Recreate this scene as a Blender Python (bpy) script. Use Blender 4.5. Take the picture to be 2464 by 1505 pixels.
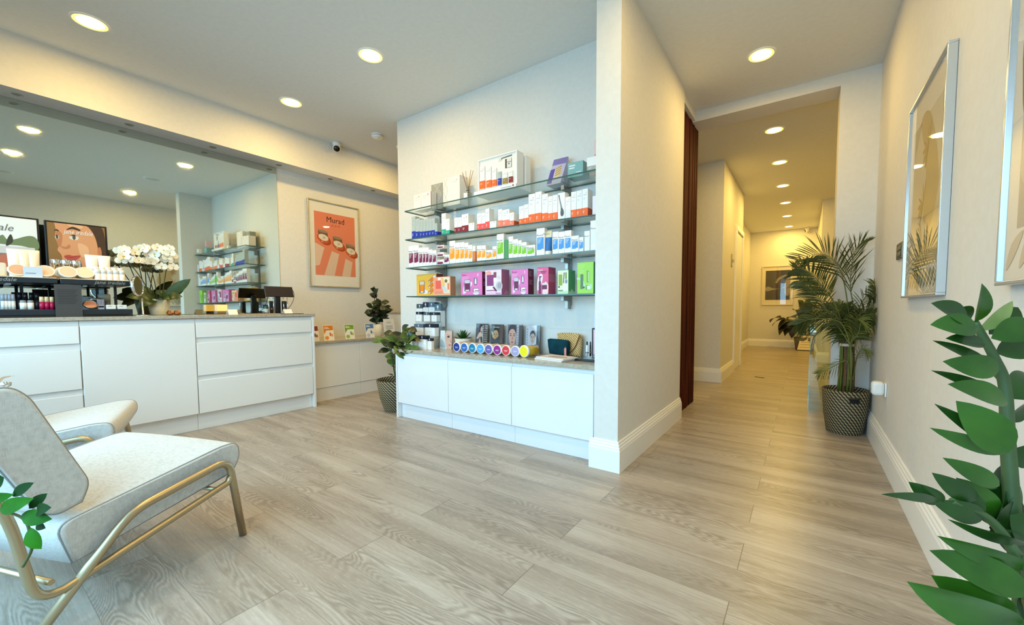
import bpy, bmesh, math, random
from mathutils import Vector, Matrix
random.seed(7)
for o in list(bpy.data.objects): bpy.data.objects.remove(o)
SC = bpy.context.scene
COL = SC.collection
PI = math.pi
V = Vector

# ------------------------------------------------------------------ camera
IW, IH, FPX, CX, CY = 2464, 1505, 969.5, 1268.0, 793.2
YAW, PITCH, ROLL, CAMZ = 0.6024, -0.0536, -0.0029, 1.0
FW = V((-math.sin(YAW)*math.cos(PITCH), math.cos(YAW)*math.cos(PITCH), math.sin(PITCH)))
_r = V((math.cos(YAW), math.sin(YAW), 0)); _u = _r.cross(FW)
RT = _r*math.cos(ROLL) + _u*math.sin(ROLL)
UP = -_r*math.sin(ROLL) + _u*math.cos(ROLL)
cam = bpy.data.cameras.new('camera'); camo = bpy.data.objects.new('camera', cam); COL.objects.link(camo)
cam.sensor_fit = 'HORIZONTAL'; cam.sensor_width = 36.0; cam.lens = 36.0*FPX/IW
cam.shift_x = (IW/2 - CX)/IW; cam.shift_y = (CY - IH/2)/IW
cam.clip_start = 0.02; cam.clip_end = 100
m3 = Matrix((RT, UP, -FW)).transposed()
camo.matrix_world = Matrix.Translation((0, 0, CAMZ)) @ m3.to_4x4()
SC.camera = camo

# ------------------------------------------------------------------ world, exposure, daylight
SC.view_settings.view_transform = 'Standard'
SC.view_settings.look = 'None'
SC.view_settings.gamma = 1.0
SC.view_settings.use_curve_mapping = False
SC.view_settings.exposure = -0.08
SC.cycles.use_denoising = True
SC.cycles.max_bounces = 8
SC.cycles.adaptive_threshold = 0.04
SC.cycles.diffuse_bounces = 4
SC.cycles.glossy_bounces = 4
SC.cycles.transparent_max_bounces = 16
SC.cycles.transmission_bounces = 6
SC.cycles.caustics_reflective = False
SC.cycles.caustics_refractive = False
SC.cycles.sample_clamp_indirect = 4.0
wd = bpy.data.worlds.new('world'); SC.world = wd; wd.use_nodes = True
bg = wd.node_tree.nodes['Background']
bg.inputs[0].default_value = (0.62, 0.82, 1.0, 1); bg.inputs[1].default_value = 1.6

WARM = (1.0, 0.665, 0.19)
DAY = (0.37, 0.73, 1.0)
DAY_W = 132.0       # daylight through the shop window
LAMP_W = 11.0        # each ceiling downlight
HALL_W = 14.0
HALLC = (1.0, 0.66, 0.15)
def area(name, loc, rot, sx, sy, watts, colour):
    l = bpy.data.lights.new(name, 'AREA'); l.shape = 'RECTANGLE'; l.size = sx; l.size_y = sy
    l.energy = watts; l.color = colour
    l.spread = math.radians(150)
    o = bpy.data.objects.new(name, l); COL.objects.link(o); o.location = loc; o.rotation_euler = rot
    return o
# daylight falling in through the window and the glazed door of the shop front (they face +y)
area('window_daylight', (-2.55, -1.18, 1.28), (math.radians(52), 0, 0), 3.5, 2.35, DAY_W, DAY)
area('door_daylight', (-0.15, -1.18, 1.25), (math.radians(52), 0, 0), 0.8, 2.1, DAY_W*0.32, DAY)

# ------------------------------------------------------------------ helpers
def ray(u, v): return RT*((u-CX)/FPX) - UP*((v-CY)/FPX) + FW
CAM = V((0, 0, CAMZ))
def at(u, v, ax, val):
    "point of the photograph on a known plane of the room (x, y or z = val)"
    d = ray(u, v); i = 'xyz'.index(ax); t = (val - CAM[i])/d[i]
    return CAM + d*t
def far(u, v, d): return CAM + ray(u, v)*d

def lin(c):
    c = c/255.0
    return c/12.92 if c <= 0.04045 else ((c+0.055)/1.055)**2.4
def S(r, g, b): return (lin(r), lin(g), lin(b), 1.0)

_M = {}
def mat(rgb, rough=0.6, metal=0.0, spec=0.5, name=None, emit=0.0, coat=0.0):
    key = (tuple(rgb), rough, metal, spec, emit, coat)
    if key in _M: return _M[key]
    m = bpy.data.materials.new(name or 'paint_%d_%d_%d' % tuple(int(c) for c in rgb[:3])); m.use_nodes = True
    b = m.node_tree.nodes['Principled BSDF']
    b.inputs['Base Color'].default_value = S(*rgb)
    b.inputs['Roughness'].default_value = rough; b.inputs['Metallic'].default_value = metal
    b.inputs['Specular IOR Level'].default_value = spec
    b.inputs['Coat Weight'].default_value = coat
    b.inputs['Coat Roughness'].default_value = 0.03
    if emit:
        b.inputs['Emission Color'].default_value = S(*rgb); b.inputs['Emission Strength'].default_value = emit
    # very fine surface variation
    nt = m.node_tree
    tc = nt.nodes.new('ShaderNodeTexCoord'); no = nt.nodes.new('ShaderNodeTexNoise'); no.inputs['Scale'].default_value = 60
    mr = nt.nodes.new('ShaderNodeMapRange'); mr.inputs[3].default_value = max(rough-0.04, 0.0); mr.inputs[4].default_value = min(rough+0.04, 1.0)
    nt.links.new(tc.outputs['Object'], no.inputs['Vector']); nt.links.new(no.outputs['Fac'], mr.inputs[0]); nt.links.new(mr.outputs[0], b.inputs['Roughness'])
    _M[key] = m; return m

class NT:
    "small node-tree writer"
    def __init__(s, name):
        s.m = bpy.data.materials.new(name); s.m.use_nodes = True; s.t = s.m.node_tree
        s.b = s.t.nodes['Principled BSDF']; s.out = s.t.nodes['Material Output']
    def n(s, typ, **kw):
        nd = s.t.nodes.new('ShaderNode'+typ)
        for k, v in kw.items(): setattr(nd, k, v)
        return nd
    def l(s, a, b): s.t.links.new(a, b)
    def math(s, op, a, b=None, c=None):
        nd = s.n('Math', operation=op)
        for i, x in enumerate((a, b, c)):
            if x is None: continue
            if isinstance(x, (int, float)): nd.inputs[i].default_value = x
            else: s.l(x, nd.inputs[i])
        return nd.outputs[0]
    def ramp(s, fac, stops):
        nd = s.n('ValToRGB'); e = nd.color_ramp.elements
        while len(e) < len(stops): e.new(0.5)
        for i, (p, c) in enumerate(stops): e[i].position = p; e[i].color = c
        s.l(fac, nd.inputs[0]); return nd.outputs[0]
    def mix(s, fac, a, b, mode='MIX'):
        nd = s.n('Mix', data_type='RGBA', blend_type=mode)
        for i, x in ((0, fac), (6, a), (7, b)):
            if isinstance(x, (int, float)): nd.inputs[i].default_value = x
            elif isinstance(x, tuple): nd.inputs[i].default_value = x
            else: s.l(x, nd.inputs[i])
        return nd.outputs[2]

def noise_mat(name, c1, c2, scale, rough=0.6, bump=0.0, stretch=(1, 1, 1), detail=4, metal=0, spec=0.5):
    t = NT(name); tc = t.n('TexCoord'); mp = t.n('Mapping'); mp.inputs['Scale'].default_value = stretch
    t.l(tc.outputs['Object'], mp.inputs[0]); no = t.n('TexNoise'); no.inputs['Scale'].default_value = scale; no.inputs['Detail'].default_value = detail
    t.l(mp.outputs[0], no.inputs['Vector'])
    t.l(t.ramp(no.outputs['Fac'], [(0.32, S(*c1)), (0.68, S(*c2))]), t.b.inputs['Base Color'])
    t.b.inputs['Roughness'].default_value = rough; t.b.inputs['Metallic'].default_value = metal; t.b.inputs['Specular IOR Level'].default_value = spec
    if bump:
        bp = t.n('Bump'); bp.inputs['Strength'].default_value = bump; bp.inputs['Distance'].default_value = 0.002
        t.l(no.outputs['Fac'], bp.inputs['Height']); t.l(bp.outputs[0], t.b.inputs['Normal'])
    return t.m

def glass_mat(name, tint, refl=0.12, rough=0.0):
    "thin clear sheet: mostly transparent, mirror-like at grazing angles"
    t = NT(name); t.t.nodes.remove(t.b)
    tr = t.n('BsdfTransparent'); tr.inputs[0].default_value = tint
    gl = t.n('BsdfGlossy'); gl.inputs['Roughness'].default_value = rough; gl.inputs['Color'].default_value = (1, 1, 1, 1)
    ge = t.n('NewGeometry'); dt = t.n('VectorMath', operation='DOT_PRODUCT'); t.l(ge.outputs['Normal'], dt.inputs[0]); t.l(ge.outputs['Incoming'], dt.inputs[1])
    sch = t.math('POWER', t.math('SUBTRACT', 1.0, t.math('MINIMUM', t.math('ABSOLUTE', dt.outputs['Value']), 1.0)), 5.0)
    mx = t.n('MixShader'); fac = t.math('MINIMUM', t.math('MULTIPLY', t.math('MULTIPLY_ADD', sch, 0.9, 0.055), refl/0.12), 1.0)
    t.l(fac, mx.inputs[0]); t.l(tr.outputs[0], mx.inputs[1]); t.l(gl.outputs[0], mx.inputs[2]); t.l(mx.outputs[0], t.out.inputs[0])
    return t.m

def cr(pts, n=8, closed=True):
    "Catmull-Rom curve through 2-D or 3-D points"
    P = [V(p) for p in pts]; k = len(P); out = []
    for i in range(k if closed else k-1):
        if closed: a, b, c, d = P[(i-1) % k], P[i], P[(i+1) % k], P[(i+2) % k]
        else: a, b, c, d = P[max(i-1, 0)], P[i], P[i+1], P[min(i+2, k-1)]
        for j in range(n):
            t = j/n; out.append(0.5*((2*b) + (c-a)*t + (2*a-5*b+4*c-d)*t*t + (3*b-a-3*c+d)*t**3))
    if not closed: out.append(P[-1])
    return out
def fillet(pts, r, n=6):
    "polyline with rounded corners"
    P = [V(p) for p in pts]; out = [P[0]]
    for i in range(1, len(P)-1):
        a, b, c = P[i-1], P[i], P[i+1]
        d1 = (a-b); d2 = (c-b); rr = min(r, d1.length*0.45, d2.length*0.45)
        p1 = b+d1.normalized()*rr; p2 = b+d2.normalized()*rr
        for j in range(n+1):
            t = j/n; out.append(p1*(1-t)**2 + b*2*t*(1-t) + p2*t*t)
    out.append(P[-1]); return out

def upc(p, k=0.5): return (CAM - V(p)).normalized() + ZW*k
class Bas:
    "flat drawing plane: origin o, right r, up u; normal n towards the viewer"
    def __init__(s, o, r, u): s.o = V(o); s.r = V(r); s.u = V(u); s.n = s.r.cross(s.u).normalized()
    def p(s, a, b, d=0.0): return s.o + s.r*a + s.u*b + s.n*d
XW, YW, ZW = V((1, 0, 0)), V((0, 1, 0)), V((0, 0, 1))

WM = {}   # object -> world matrix of its local space
class B:
    def __init__(s): s.bm = bmesh.new(); s.mats = []
    def mi(s, m):
        if m is None: return 0
        if m not in s.mats: s.mats.append(m)
        return s.mats.index(m)
    def face(s, pts, m=None, smooth=False):
        f = s.bm.faces.new([s.bm.verts.new(p) for p in pts]); f.material_index = s.mi(m); f.smooth = smooth; return f
    def box(s, a, b, m=None, bev=0.0, seg=2, rot=None, smooth=False):
        a, b = V(a), V(b); lo = V(map(min, a, b)); hi = V(map(max, a, b))
        vs = [s.bm.verts.new((x, y, z)) for x in (lo.x, hi.x) for y in (lo.y, hi.y) for z in (lo.z, hi.z)]
        q = [(0, 1, 3, 2), (4, 6, 7, 5), (0, 4, 5, 1), (2, 3, 7, 6), (0, 2, 6, 4), (1, 5, 7, 3)]
        fs = [s.bm.faces.new([vs[i] for i in f]) for f in q]
        k = s.mi(m)
        for f in fs: f.material_index = k; f.smooth = smooth
        if bev:
            es = list({e for f in fs for e in f.edges})
            r = bmesh.ops.bevel(s.bm, geom=es, offset=bev, segments=seg, profile=0.5, affect='EDGES')
            for f in r['faces']: f.material_index = k; f.smooth = True
            vs = list({v for f in r['faces'] for v in f.verts} | {v for v in vs if v.is_valid})
        if rot is not None:
            c, R = rot
            bmesh.ops.rotate(s.bm, verts=[v for v in vs if v.is_valid], cent=V(c), matrix=R)
        return vs
    def tube(s, path, r, m=None, n=10, cap=True, closed=False, smooth=True):
        P = [V(p) for p in path]; k = len(P); mi = s.mi(m); rings = []
        R = r if callable(r) else (lambda t: r)
        t0 = (P[1]-P[0]).normalized(); ref = ZW if abs(t0.z) < 0.9 else XW
        nrm = (ref - t0*ref.dot(t0)).normalized()
        for i, p in enumerate(P):
            a = P[(i-1) % k] if closed else P[max(i-1, 0)]; b = P[(i+1) % k] if closed else P[min(i+1, k-1)]
            t = (b-a)
            t = t.normalized() if t.length > 1e-9 else t0
            nn = nrm - t*nrm.dot(t); nrm = nn.normalized() if nn.length > 1e-6 else nrm
            bn = t.cross(nrm); rr = R(i/max(k-1, 1))
            rings.append([s.bm.verts.new(p + (nrm*math.cos(2*PI*j/n) + bn*math.sin(2*PI*j/n))*rr) for j in range(n)])
        for i in range(k if closed else k-1):
            A, C = rings[i], rings[(i+1) % k]
            for j in range(n):
                f = s.bm.faces.new([A[j], A[(j+1) % n], C[(j+1) % n], C[j]]); f.material_index = mi; f.smooth = smooth
        if cap and not closed:
            for rg in (rings[0][::-1], rings[-1]):
                f = s.bm.faces.new(rg); f.material_index = mi
    def lathe(s, prof, c, m=None, n=24, axis=ZW, smooth=True, ms=None, close=False, rfun=None):
        "profile of (radius, height) about an axis through c"
        c = V(c); axis = V(axis).normalized(); ref = XW if abs(axis.x) < 0.9 else YW
        e1 = (ref - axis*ref.dot(axis)).normalized(); e2 = axis.cross(e1); rings = []
        for (r, hh) in prof:
            rings.append([s.bm.verts.new(c + axis*hh + (e1*math.cos(2*PI*j/n)+e2*math.sin(2*PI*j/n))*max(r, 1e-5)*(rfun(2*PI*j/n, hh) if rfun else 1)) for j in range(n)])
        for i in range(len(prof)-1):
            mi = s.mi(ms[i] if ms else m)
            for j in range(n):
                f = s.bm.faces.new([rings[i][j], rings[i][(j+1) % n], rings[i+1][(j+1) % n], rings[i+1][j]]); f.material_index = mi; f.smooth = smooth
        return rings
    def prism(s, pts, vec, m=None, smooth=False, mcap=None):
        pts = [V(p) for p in pts]; vec = V(vec)
        a = [s.bm.verts.new(p) for p in pts]; b = [s.bm.verts.new(p+vec) for p in pts]; k = len(pts); mi = s.mi(m)
        mc = s.mi(mcap) if mcap else mi
        f = s.bm.faces.new(a[::-1]); f.material_index = mc
        f = s.bm.faces.new(b); f.material_index = mc
        for i in range(k):
            f = s.bm.faces.new([a[i], a[(i+1) % k], b[(i+1) % k], b[i]]); f.material_index = mi; f.smooth = smooth
    def art(s, bas, pts, m, d=0.0004):
        "flat shape drawn on a surface"
        q = [bas.p(p[0], p[1], d) for p in pts]
        s.face(q, m)
    def rect(s, bas, a0, b0, a1, b1, m, d=0.0004): s.art(bas, [(a0, b0), (a1, b0), (a1, b1), (a0, b1)], m, d)
    def ell(s, bas, a, b, ra, rb, m, d=0.0006, n=20, rot=0):
        s.art(bas, [(a+ra*math.cos(t)*math.cos(rot)-rb*math.sin(t)*math.sin(rot), b+ra*math.cos(t)*math.sin(rot)+rb*math.sin(t)*math.cos(rot)) for t in [2*PI*i/n for i in range(n)]], m, d)
    def text(s, bas, txt, a, b, size, m, d=0.0008, align='CENTER', shear=0.0, squash=1.0):
        me = text_mesh(txt, align, shear); mi = s.mi(m); vs = [s.bm.verts.new(bas.p(a+v.co.x*size*squash, b+v.co.y*size, d)) for v in me.vertices]
        for p in me.polygons:
            try:
                f = s.bm.faces.new([vs[i] for i in p.vertices]); f.material_index = mi
            except ValueError: pass
    def leaf(s, base, tip, up, w, m, bend=0.0, fold=0.15, n=6, shape=0.42):
        "leaf blade from base to tip; up = rough normal"
        base, tip, up = V(base), V(tip), V(up); ax = tip-base; L = ax.length
        if L < 1e-6: return
        side = ax.cross(up)
        if side.length < 1e-6: return
        side.normalize(); nn = side.cross(ax).normalized(); mi = s.mi(m); rows = []
        for i in range(n+1):
            t = i/n
            prof = math.sin(PI*t**(math.log(0.5)/math.log(shape)))**0.8 if 0 < t < 1 else 0.0
            ww = max(w*0.5*prof, 0.0004 if t < 1 else 0.0001); c = base + ax*t + nn*(bend*L*4*t*(1-t))
            rows.append((s.bm.verts.new(c - side*ww + nn*ww*fold), s.bm.verts.new(c), s.bm.verts.new(c + side*ww + nn*ww*fold)))
        for i in range(n):
            a, b = rows[i], rows[i+1]
            for k in (0, 1):
                f = s.bm.faces.new([a[k], a[k+1], b[k+1], b[k]]); f.material_index = mi; f.smooth = True
    def obj(s, name, parent=None, loc=None, recalc=True):
        if recalc: bmesh.ops.recalc_face_normals(s.bm, faces=s.bm.faces)
        if parent is not None: mw = WM[parent]
        else: mw = Matrix.Translation(V(loc) if loc is not None else (0, 0, 0))
        s.bm.transform(mw.inverted())
        me = bpy.data.meshes.new(name); s.bm.to_mesh(me); s.bm.free()
        for m in s.mats: me.materials.append(m)
        o = bpy.data.objects.new(name, me); COL.objects.link(o); WM[o] = mw.copy()
        if parent is not None: o.parent = parent
        else: o.matrix_world = mw
        return o

_T = {}
def text_mesh(txt, align, shear):
    k = (txt, align, shear)
    if k in _T: return _T[k]
    cu = bpy.data.curves.new('lettering', 'FONT'); cu.body = txt; cu.align_x = align; cu.align_y = 'CENTER'; cu.shear = shear; cu.size = 1.0; cu.resolution_u = 2
    o = bpy.data.objects.new('lettering', cu); COL.objects.link(o)
    dg = bpy.context.evaluated_depsgraph_get(); dg.update()
    me = bpy.data.meshes.new_from_object(o.evaluated_get(dg)); bpy.data.objects.remove(o); _T[k] = me
    return me

def tag(o, label=None, cat=None, group=None, kind=None):
    if label: o['label'] = label
    if cat: o['category'] = cat
    if group: o['group'] = group
    if kind: o['kind'] = kind
    return o
def thing(name, label, cat, loc=(0, 0, 0), rotz=0.0, group=None):
    o = bpy.data.objects.new(name, None); COL.objects.link(o); o.empty_display_size = 0.05
    mw = Matrix.Translation(V(loc)) @ Matrix.Rotation(rotz, 4, 'Z'); o.matrix_world = mw; WM[o] = mw
    return tag(o, label, cat, group)
def struct(b, name): return tag(b.obj(name), kind='structure')
def dup(root, loc, rotz=None, label=None, group=None):
    r = root.copy(); COL.objects.link(r); r.location = loc
    if rotz is not None: r.rotation_euler = (0, 0, rotz)
    if label: r['label'] = label
    if group: r['group'] = group
    for ch in list(root.children):
        c = ch.copy(); COL.objects.link(c); c.parent = r
        for g in list(ch.children):
            d = g.copy(); COL.objects.link(d); d.parent = c
    return r
ORD = ['first', 'second', 'third', 'fourth', 'fifth', 'sixth', 'seventh', 'eighth', 'ninth', 'tenth', 'eleventh', 'twelfth']
# ------------------------------------------------------------------ materials of the setting
M_WALL = noise_mat('wall_paint', (224, 221, 214), (228, 225, 219), 30, 0.85, bump=0, spec=0.2)
M_CEIL = noise_mat('ceiling_paint', (226, 226, 222), (230, 230, 226), 30, 0.9, spec=0.15)
M_TRIM = mat((243, 242, 238), 0.35, name='trim_gloss')
M_GLOSS = mat((236, 238, 240), 0.08, coat=0.6, name='white_gloss_lacquer')
M_SATIN = mat((238, 237, 233), 0.32, name='white_satin_lacquer')
M_SLOT = mat((226, 226, 224), 0.4, name='recess_white')
M_WHITE = mat((240, 239, 235), 0.5)
M_BLACK = mat((16, 16, 18), 0.35)
M_STEEL = mat((150, 148, 142), 0.32, metal=1.0, name='brushed_steel')
M_CHROME = mat((225, 225, 225), 0.08, metal=1.0, name='chrome')
M_BRASS = mat((188, 174, 144), 0.36, metal=1.0, name='brushed_brass')
M_MIRROR = mat((214, 224, 216), 0.0, metal=1.0, name='mirror_silver')
M_QUARTZ = noise_mat('quartz_worktop', (164, 154, 136), (186, 177, 160), 55, 0.16, detail=6)
M_CLEAR = glass_mat('clear_acrylic', (0.93, 0.95, 0.95, 1), 0.10)
M_GLASS = glass_mat('shelf_glass', (0.84, 0.92, 0.90, 1), 0.13)
M_GEDGE = mat((70, 98, 92), 0.12, name='glass_edge')
M_PANE = glass_mat('picture_glass', (0.98, 0.98, 0.98, 1), 0.14)

def floor_mat():
    t = NT('wood_plank_floor'); tc = t.n('TexCoord'); sx = t.n('SeparateXYZ'); t.l(tc.outputs['Object'], sx.inputs[0])
    X, Y = sx.outputs[0], sx.outputs[1]
    ry = t.math('DIVIDE', t.math('SUBTRACT', Y, 1.268), 0.2045)
    row = t.math('FLOOR', ry); fy = t.math('FRACT', ry)
    par = t.math('MULTIPLY', t.math('FRACT', t.math('MULTIPLY', row, 0.5)), 1.0)
    rx = t.math('ADD', t.math('DIVIDE', t.math('ADD', X, 0.183), 1.315), par)
    pl = t.math('FLOOR', rx); fx = t.math('FRACT', rx)
    cid = t.n('CombineXYZ'); t.l(pl, cid.inputs[0]); t.l(row, cid.inputs[1])
    wn = t.n('TexWhiteNoise', noise_dimensions='2D'); t.l(cid.outputs[0], wn.inputs[0])
    rnd = wn.outputs['Value']; rc = t.n('SeparateXYZ'); t.l(wn.outputs['Color'], rc.inputs[0])
    # grain coordinates, shifted for every plank
    gx = t.math('ADD', X, t.math('MULTIPLY', rc.outputs[0], 37.0)); gy = t.math('ADD', Y, t.math('MULTIPLY', rc.outputs[1], 21.0))
    def coord(sxx, syy):
        c = t.n('CombineXYZ'); t.l(t.math('MULTIPLY', gx, sxx), c.inputs[0]); t.l(t.math('MULTIPLY', gy, syy), c.inputs[1]); return c.outputs[0]
    def nz(vec, scale, det=3, dist=0.0, rough=0.5):
        n = t.n('TexNoise'); n.inputs['Scale'].default_value = scale; n.inputs['Detail'].default_value = det; n.inputs['Distortion'].default_value = dist; n.inputs['Roughness'].default_value = rough
        t.l(vec, n.inputs['Vector']); return n.outputs['Fac']
    big = nz(coord(0.9, 5.5), 1.0, 2, 0.3)                       # contour field -> cathedral rings
    ring = t.math('SINE', t.math('MULTIPLY', t.math('ADD', big, t.math('MULTIPLY', nz(coord(6, 40), 1.0, 2), 0.02)), 250.0))
    ring = t.math('MULTIPLY_ADD', ring, 0.5, 0.5)
    zone = nz(coord(0.7, 4.0), 1.3, 2)
    zone = t.n('MapRange'); 
    z2 = nz(coord(0.8, 3.6), 1.7, 2); t.l(z2, zone.inputs[0]); zone.inputs[1].default_value = 0.42; zone.inputs[2].default_value = 0.60
    streak = nz(coord(3.0, 90.0), 1.0, 5, 0.0, 0.65)             # fine fibres
    speck = nz(coord(26.0, 190.0), 1.0, 3, 0.0, 0.6)
    band = nz(coord(0.55, 9.0), 1.0, 3, 0.4)                     # broad light/dark streaks
    base = t.ramp(band, [(0.28, S(148, 134, 119)), (0.50, S(171, 157, 143)), (0.72, S(190, 178, 164))])
    fac = t.math('MULTIPLY', t.math('MULTIPLY', ring, zone.outputs[0]), 0.62)
    c1 = t.mix(fac, base, S(118, 106, 92))
    sf = t.n('MapRange'); t.l(streak, sf.inputs[0]); sf.inputs[1].default_value = 0.40; sf.inputs[2].default_value = 0.72
    c2 = t.mix(t.math('MULTIPLY', sf.outputs[0], 0.40), c1, S(126, 114, 99))
    sp = t.n('MapRange'); t.l(speck, sp.inputs[0]); sp.inputs[1].default_value = 0.52; sp.inputs[2].default_value = 0.75
    c3 = t.mix(t.math('MULTIPLY', sp.outputs[0], 0.28), c2, S(214, 205, 190))
    hv = t.n('HueSaturation'); t.l(c3, hv.inputs['Color']); t.l(t.math('MULTIPLY_ADD', rnd, 0.12, 0.94), hv.inputs['Value'])
    # seams
    ey = t.math('MINIMUM', fy, t.math('SUBTRACT', 1.0, fy)); ex = t.math('MINIMUM', fx, t.math('SUBTRACT', 1.0, fx))
    sy = t.math('LESS_THAN', ey, 0.0055); sx2 = t.math('LESS_THAN', ex, 0.0011)
    seam = t.math('MAXIMUM', t.math('MULTIPLY', sy, 0.45), t.math('MULTIPLY', sx2, 0.75))
    c4 = t.mix(seam, hv.outputs[0], S(92, 82, 70))
    t.l(c4, t.b.inputs['Base Color']); t.b.inputs['Specular IOR Level'].default_value = 0.42
    rr = t.n('MapRange'); t.l(streak, rr.inputs[0]); rr.inputs[3].default_value = 0.24; rr.inputs[4].default_value = 0.44; t.l(rr.outputs[0], t.b.inputs['Roughness'])
    bp = t.n('Bump'); bp.inputs['Strength'].default_value = 0.12; bp.inputs['Distance'].default_value = 0.001
    t.l(t.math('SUBTRACT', streak, seam), bp.inputs['Height']); t.l(bp.outputs[0], t.b.inputs['Normal'])
    return t.m
M_FLOOR = floor_mat()

# ------------------------------------------------------------------ room shell
ZC = 2.9                     # ceiling height
XL, XR = -4.77, 0.45         # left and right wall faces
b = B(); b.box((-5.2, -1.22, -0.1), (1.6, 12.15, 0), M_FLOOR); struct(b, 'floor')
b = B(); b.box((-5.2, -1.22, ZC), (1.6, 12.15, ZC+0.1), M_CEIL); struct(b, 'ceiling')
b = B(); b.box((XL-0.1, -1.15, 0), (XL, 5.95, ZC), M_WALL); struct(b, 'wall_left')
b = B(); b.box((XL, -1.05, 2.525), (-4.535, 5.82, ZC), M_WALL); struct(b, 'trim_1')            # bulkhead over counter and mirror
b = B(); b.box((-3.48, 2.73, 0), (-1.065, 2.86, ZC), M_WALL); struct(b, 'wall_middle')
b = B(); b.box((-1.065, 2.29, 0), (-0.91, 3.76, ZC), M_WALL); struct(b, 'wall_corner')
b = B(); b.box((-1.03, 4.25, 2.805), (XR, 4.50, ZC), M_WALL); b.box((0.195, 4.25, 0), (0.56, 4.5, 2.805), M_WALL)
b.box((-1.055, 3.76, 2.815), (-0.925, 4.25, ZC), M_WALL); struct(b, 'wall_back')
b = B(); b.box((XR, -1.15, 0), (XR+0.11, 4.25, ZC), M_WALL); struct(b, 'wall_right')
b = B(); b.box((-4.77, 5.82, 0), (-1.55, 5.95, ZC), M_WALL); struct(b, 'wall_rear')
b = B(); b.box((-1.55, 5.82, 0), (-0.90, 7.0, ZC), M_WALL); b.box((-1.55, 7.0, 2.18), (-0.90, 7.7, ZC), M_WALL)
b.box((-1.55, 7.7, 0), (-0.90, 7.85, ZC), M_WALL); b.box((-1.55, 7.85, 0), (-1.19, 11.9, ZC), M_WALL)
b.box((-1.55, 7.0, 0), (-1.12, 7.7, 2.18), M_WALL); struct(b, 'wall_hall_left')
b = B(); b.box((-1.55, 11.9, 0), (1.5, 12.05, ZC), M_WALL); struct(b, 'wall_hall_end')
b = B(); b.box((0.22, 8.95, 0), (1.4, 11.9, ZC), M_WALL); b.box((1.3, 4.25, 0), (1.4, 8.95, ZC), M_WALL); b.box((0.56, 4.25, 0), (1.3, 4.5, ZC), M_WALL); struct(b, 'wall_hall_right')
# shop front behind the camera: wall with a large window and a glazed door
b = B()
for x0, x1, z0, z1 in ((-4.77, -4.35, 0, ZC), (-4.35, -0.75, 0, 0.05), (-4.35, XR, 2.55, ZC), (-0.75, -0.6, 0, 2.55), (0.3, XR, 0, 2.55)):
    b.box((x0, -1.15, z0), (x1, -1.05, z1), M_WALL)
struct(b, 'wall_front')
b = B(); b.box((-5.2, -9, -0.12), (6, -1.22, -0.02), noise_mat('pavement', (150, 148, 144), (175, 173, 168), 12, 0.9)); struct(b, 'trim_2')
M_FRAMEW = mat((60, 62, 64), 0.4)
b = B()
for x in (-4.35, -3.15, -1.95, -0.80): b.box((x, -1.13, 0.05), (x+0.05, -1.07, 2.55), M_FRAMEW)
b.box((-4.35, -1.13, 0.05), (-0.75, -1.07, 0.11), M_FRAMEW); b.box((-4.35, -1.13, 2.49), (-0.75, -1.07, 2.55), M_FRAMEW)
w = struct(b, 'window_1')
b = B(); b.box((-4.30, -1.103, 0.11), (-0.80, -1.097, 2.49), M_CLEAR); b.obj('pane', w)
b = B()
for x in (-0.60, 0.24): b.box((x, -1.13, 0.0), (x+0.06, -1.07, 2.55), M_FRAMEW)
for z in (0.0, 2.1, 2.49): b.box((-0.54, -1.13, z), (0.24, -1.07, z+0.06), M_FRAMEW)
w = struct(b, 'door_1')
b = B(); b.box((-0.54, -1.103, 0.06), (0.24, -1.097, 2.1), M_CLEAR); b.obj('pane', w)

def baseboard(name, path, hgt=0.185):
    "stepped skirting board; path = floor line of the wall, room on its right-hand side"
    prof = [(0, 0), (0.022, 0), (0.022, hgt*0.70), (0.019, hgt*0.76), (0.019, hgt*0.80), (0.014, hgt*0.84), (0.014, hgt*0.89), (0.009, hgt*0.93), (0.009, hgt*0.98), (0.006, hgt), (0, hgt)]
    P = [V((p[0], p[1], 0)) for p in path]; b = B(); rings = []
    for i, p in enumerate(P):
        ds = []
        if i > 0: ds.append((P[i]-P[i-1]).normalized())
        if i < len(P)-1: ds.append((P[i+1]-P[i]).normalized())
        ns = [V((d.y, -d.x, 0)) for d in ds]; n = sum(ns, V((0, 0, 0))).normalized(); k = 1/max(n.dot(ns[0]), 0.2)
        rings.append([b.bm.verts.new(p + n*k*a + ZW*z) for a, z in prof])
    for i in range(len(rings)-1):
        for j in range(len(prof)):
            f = b.bm.faces.new([rings[i][j], rings[i][(j+1) % len(prof)], rings[i+1][(j+1) % len(prof)], rings[i+1][j]]); f.material_index = b.mi(M_TRIM)
    for r in (rings[0][::-1], rings[-1]):
        f = b.bm.faces.new(r); f.material_index = b.mi(M_TRIM)
    return struct(b, name)
baseboard('baseboard_corner', [(-0.91, 3.76), (-0.91, 2.29), (-1.092, 2.29)][::-1])
baseboard('baseboard_right', [(XR, 4.25), (XR, -1.05)])
baseboard('baseboard_back', [(0.195, 4.5), (0.195, 4.25), (XR-0.022, 4.25)])
baseboard('baseboard_hall_left', [(-1.55, 5.82), (-0.90, 5.82), (-0.90, 6.93)][::1])
baseboard('baseboard_hall_rear', [(-0.90, 7.78), (-0.90, 7.85), (-1.19, 7.85), (-1.19, 11.9), (0.22, 11.9)])
baseboard('baseboard_hall_right', [(0.22, 11.9), (0.22, 8.95), (1.3, 8.95)][::1])
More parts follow.
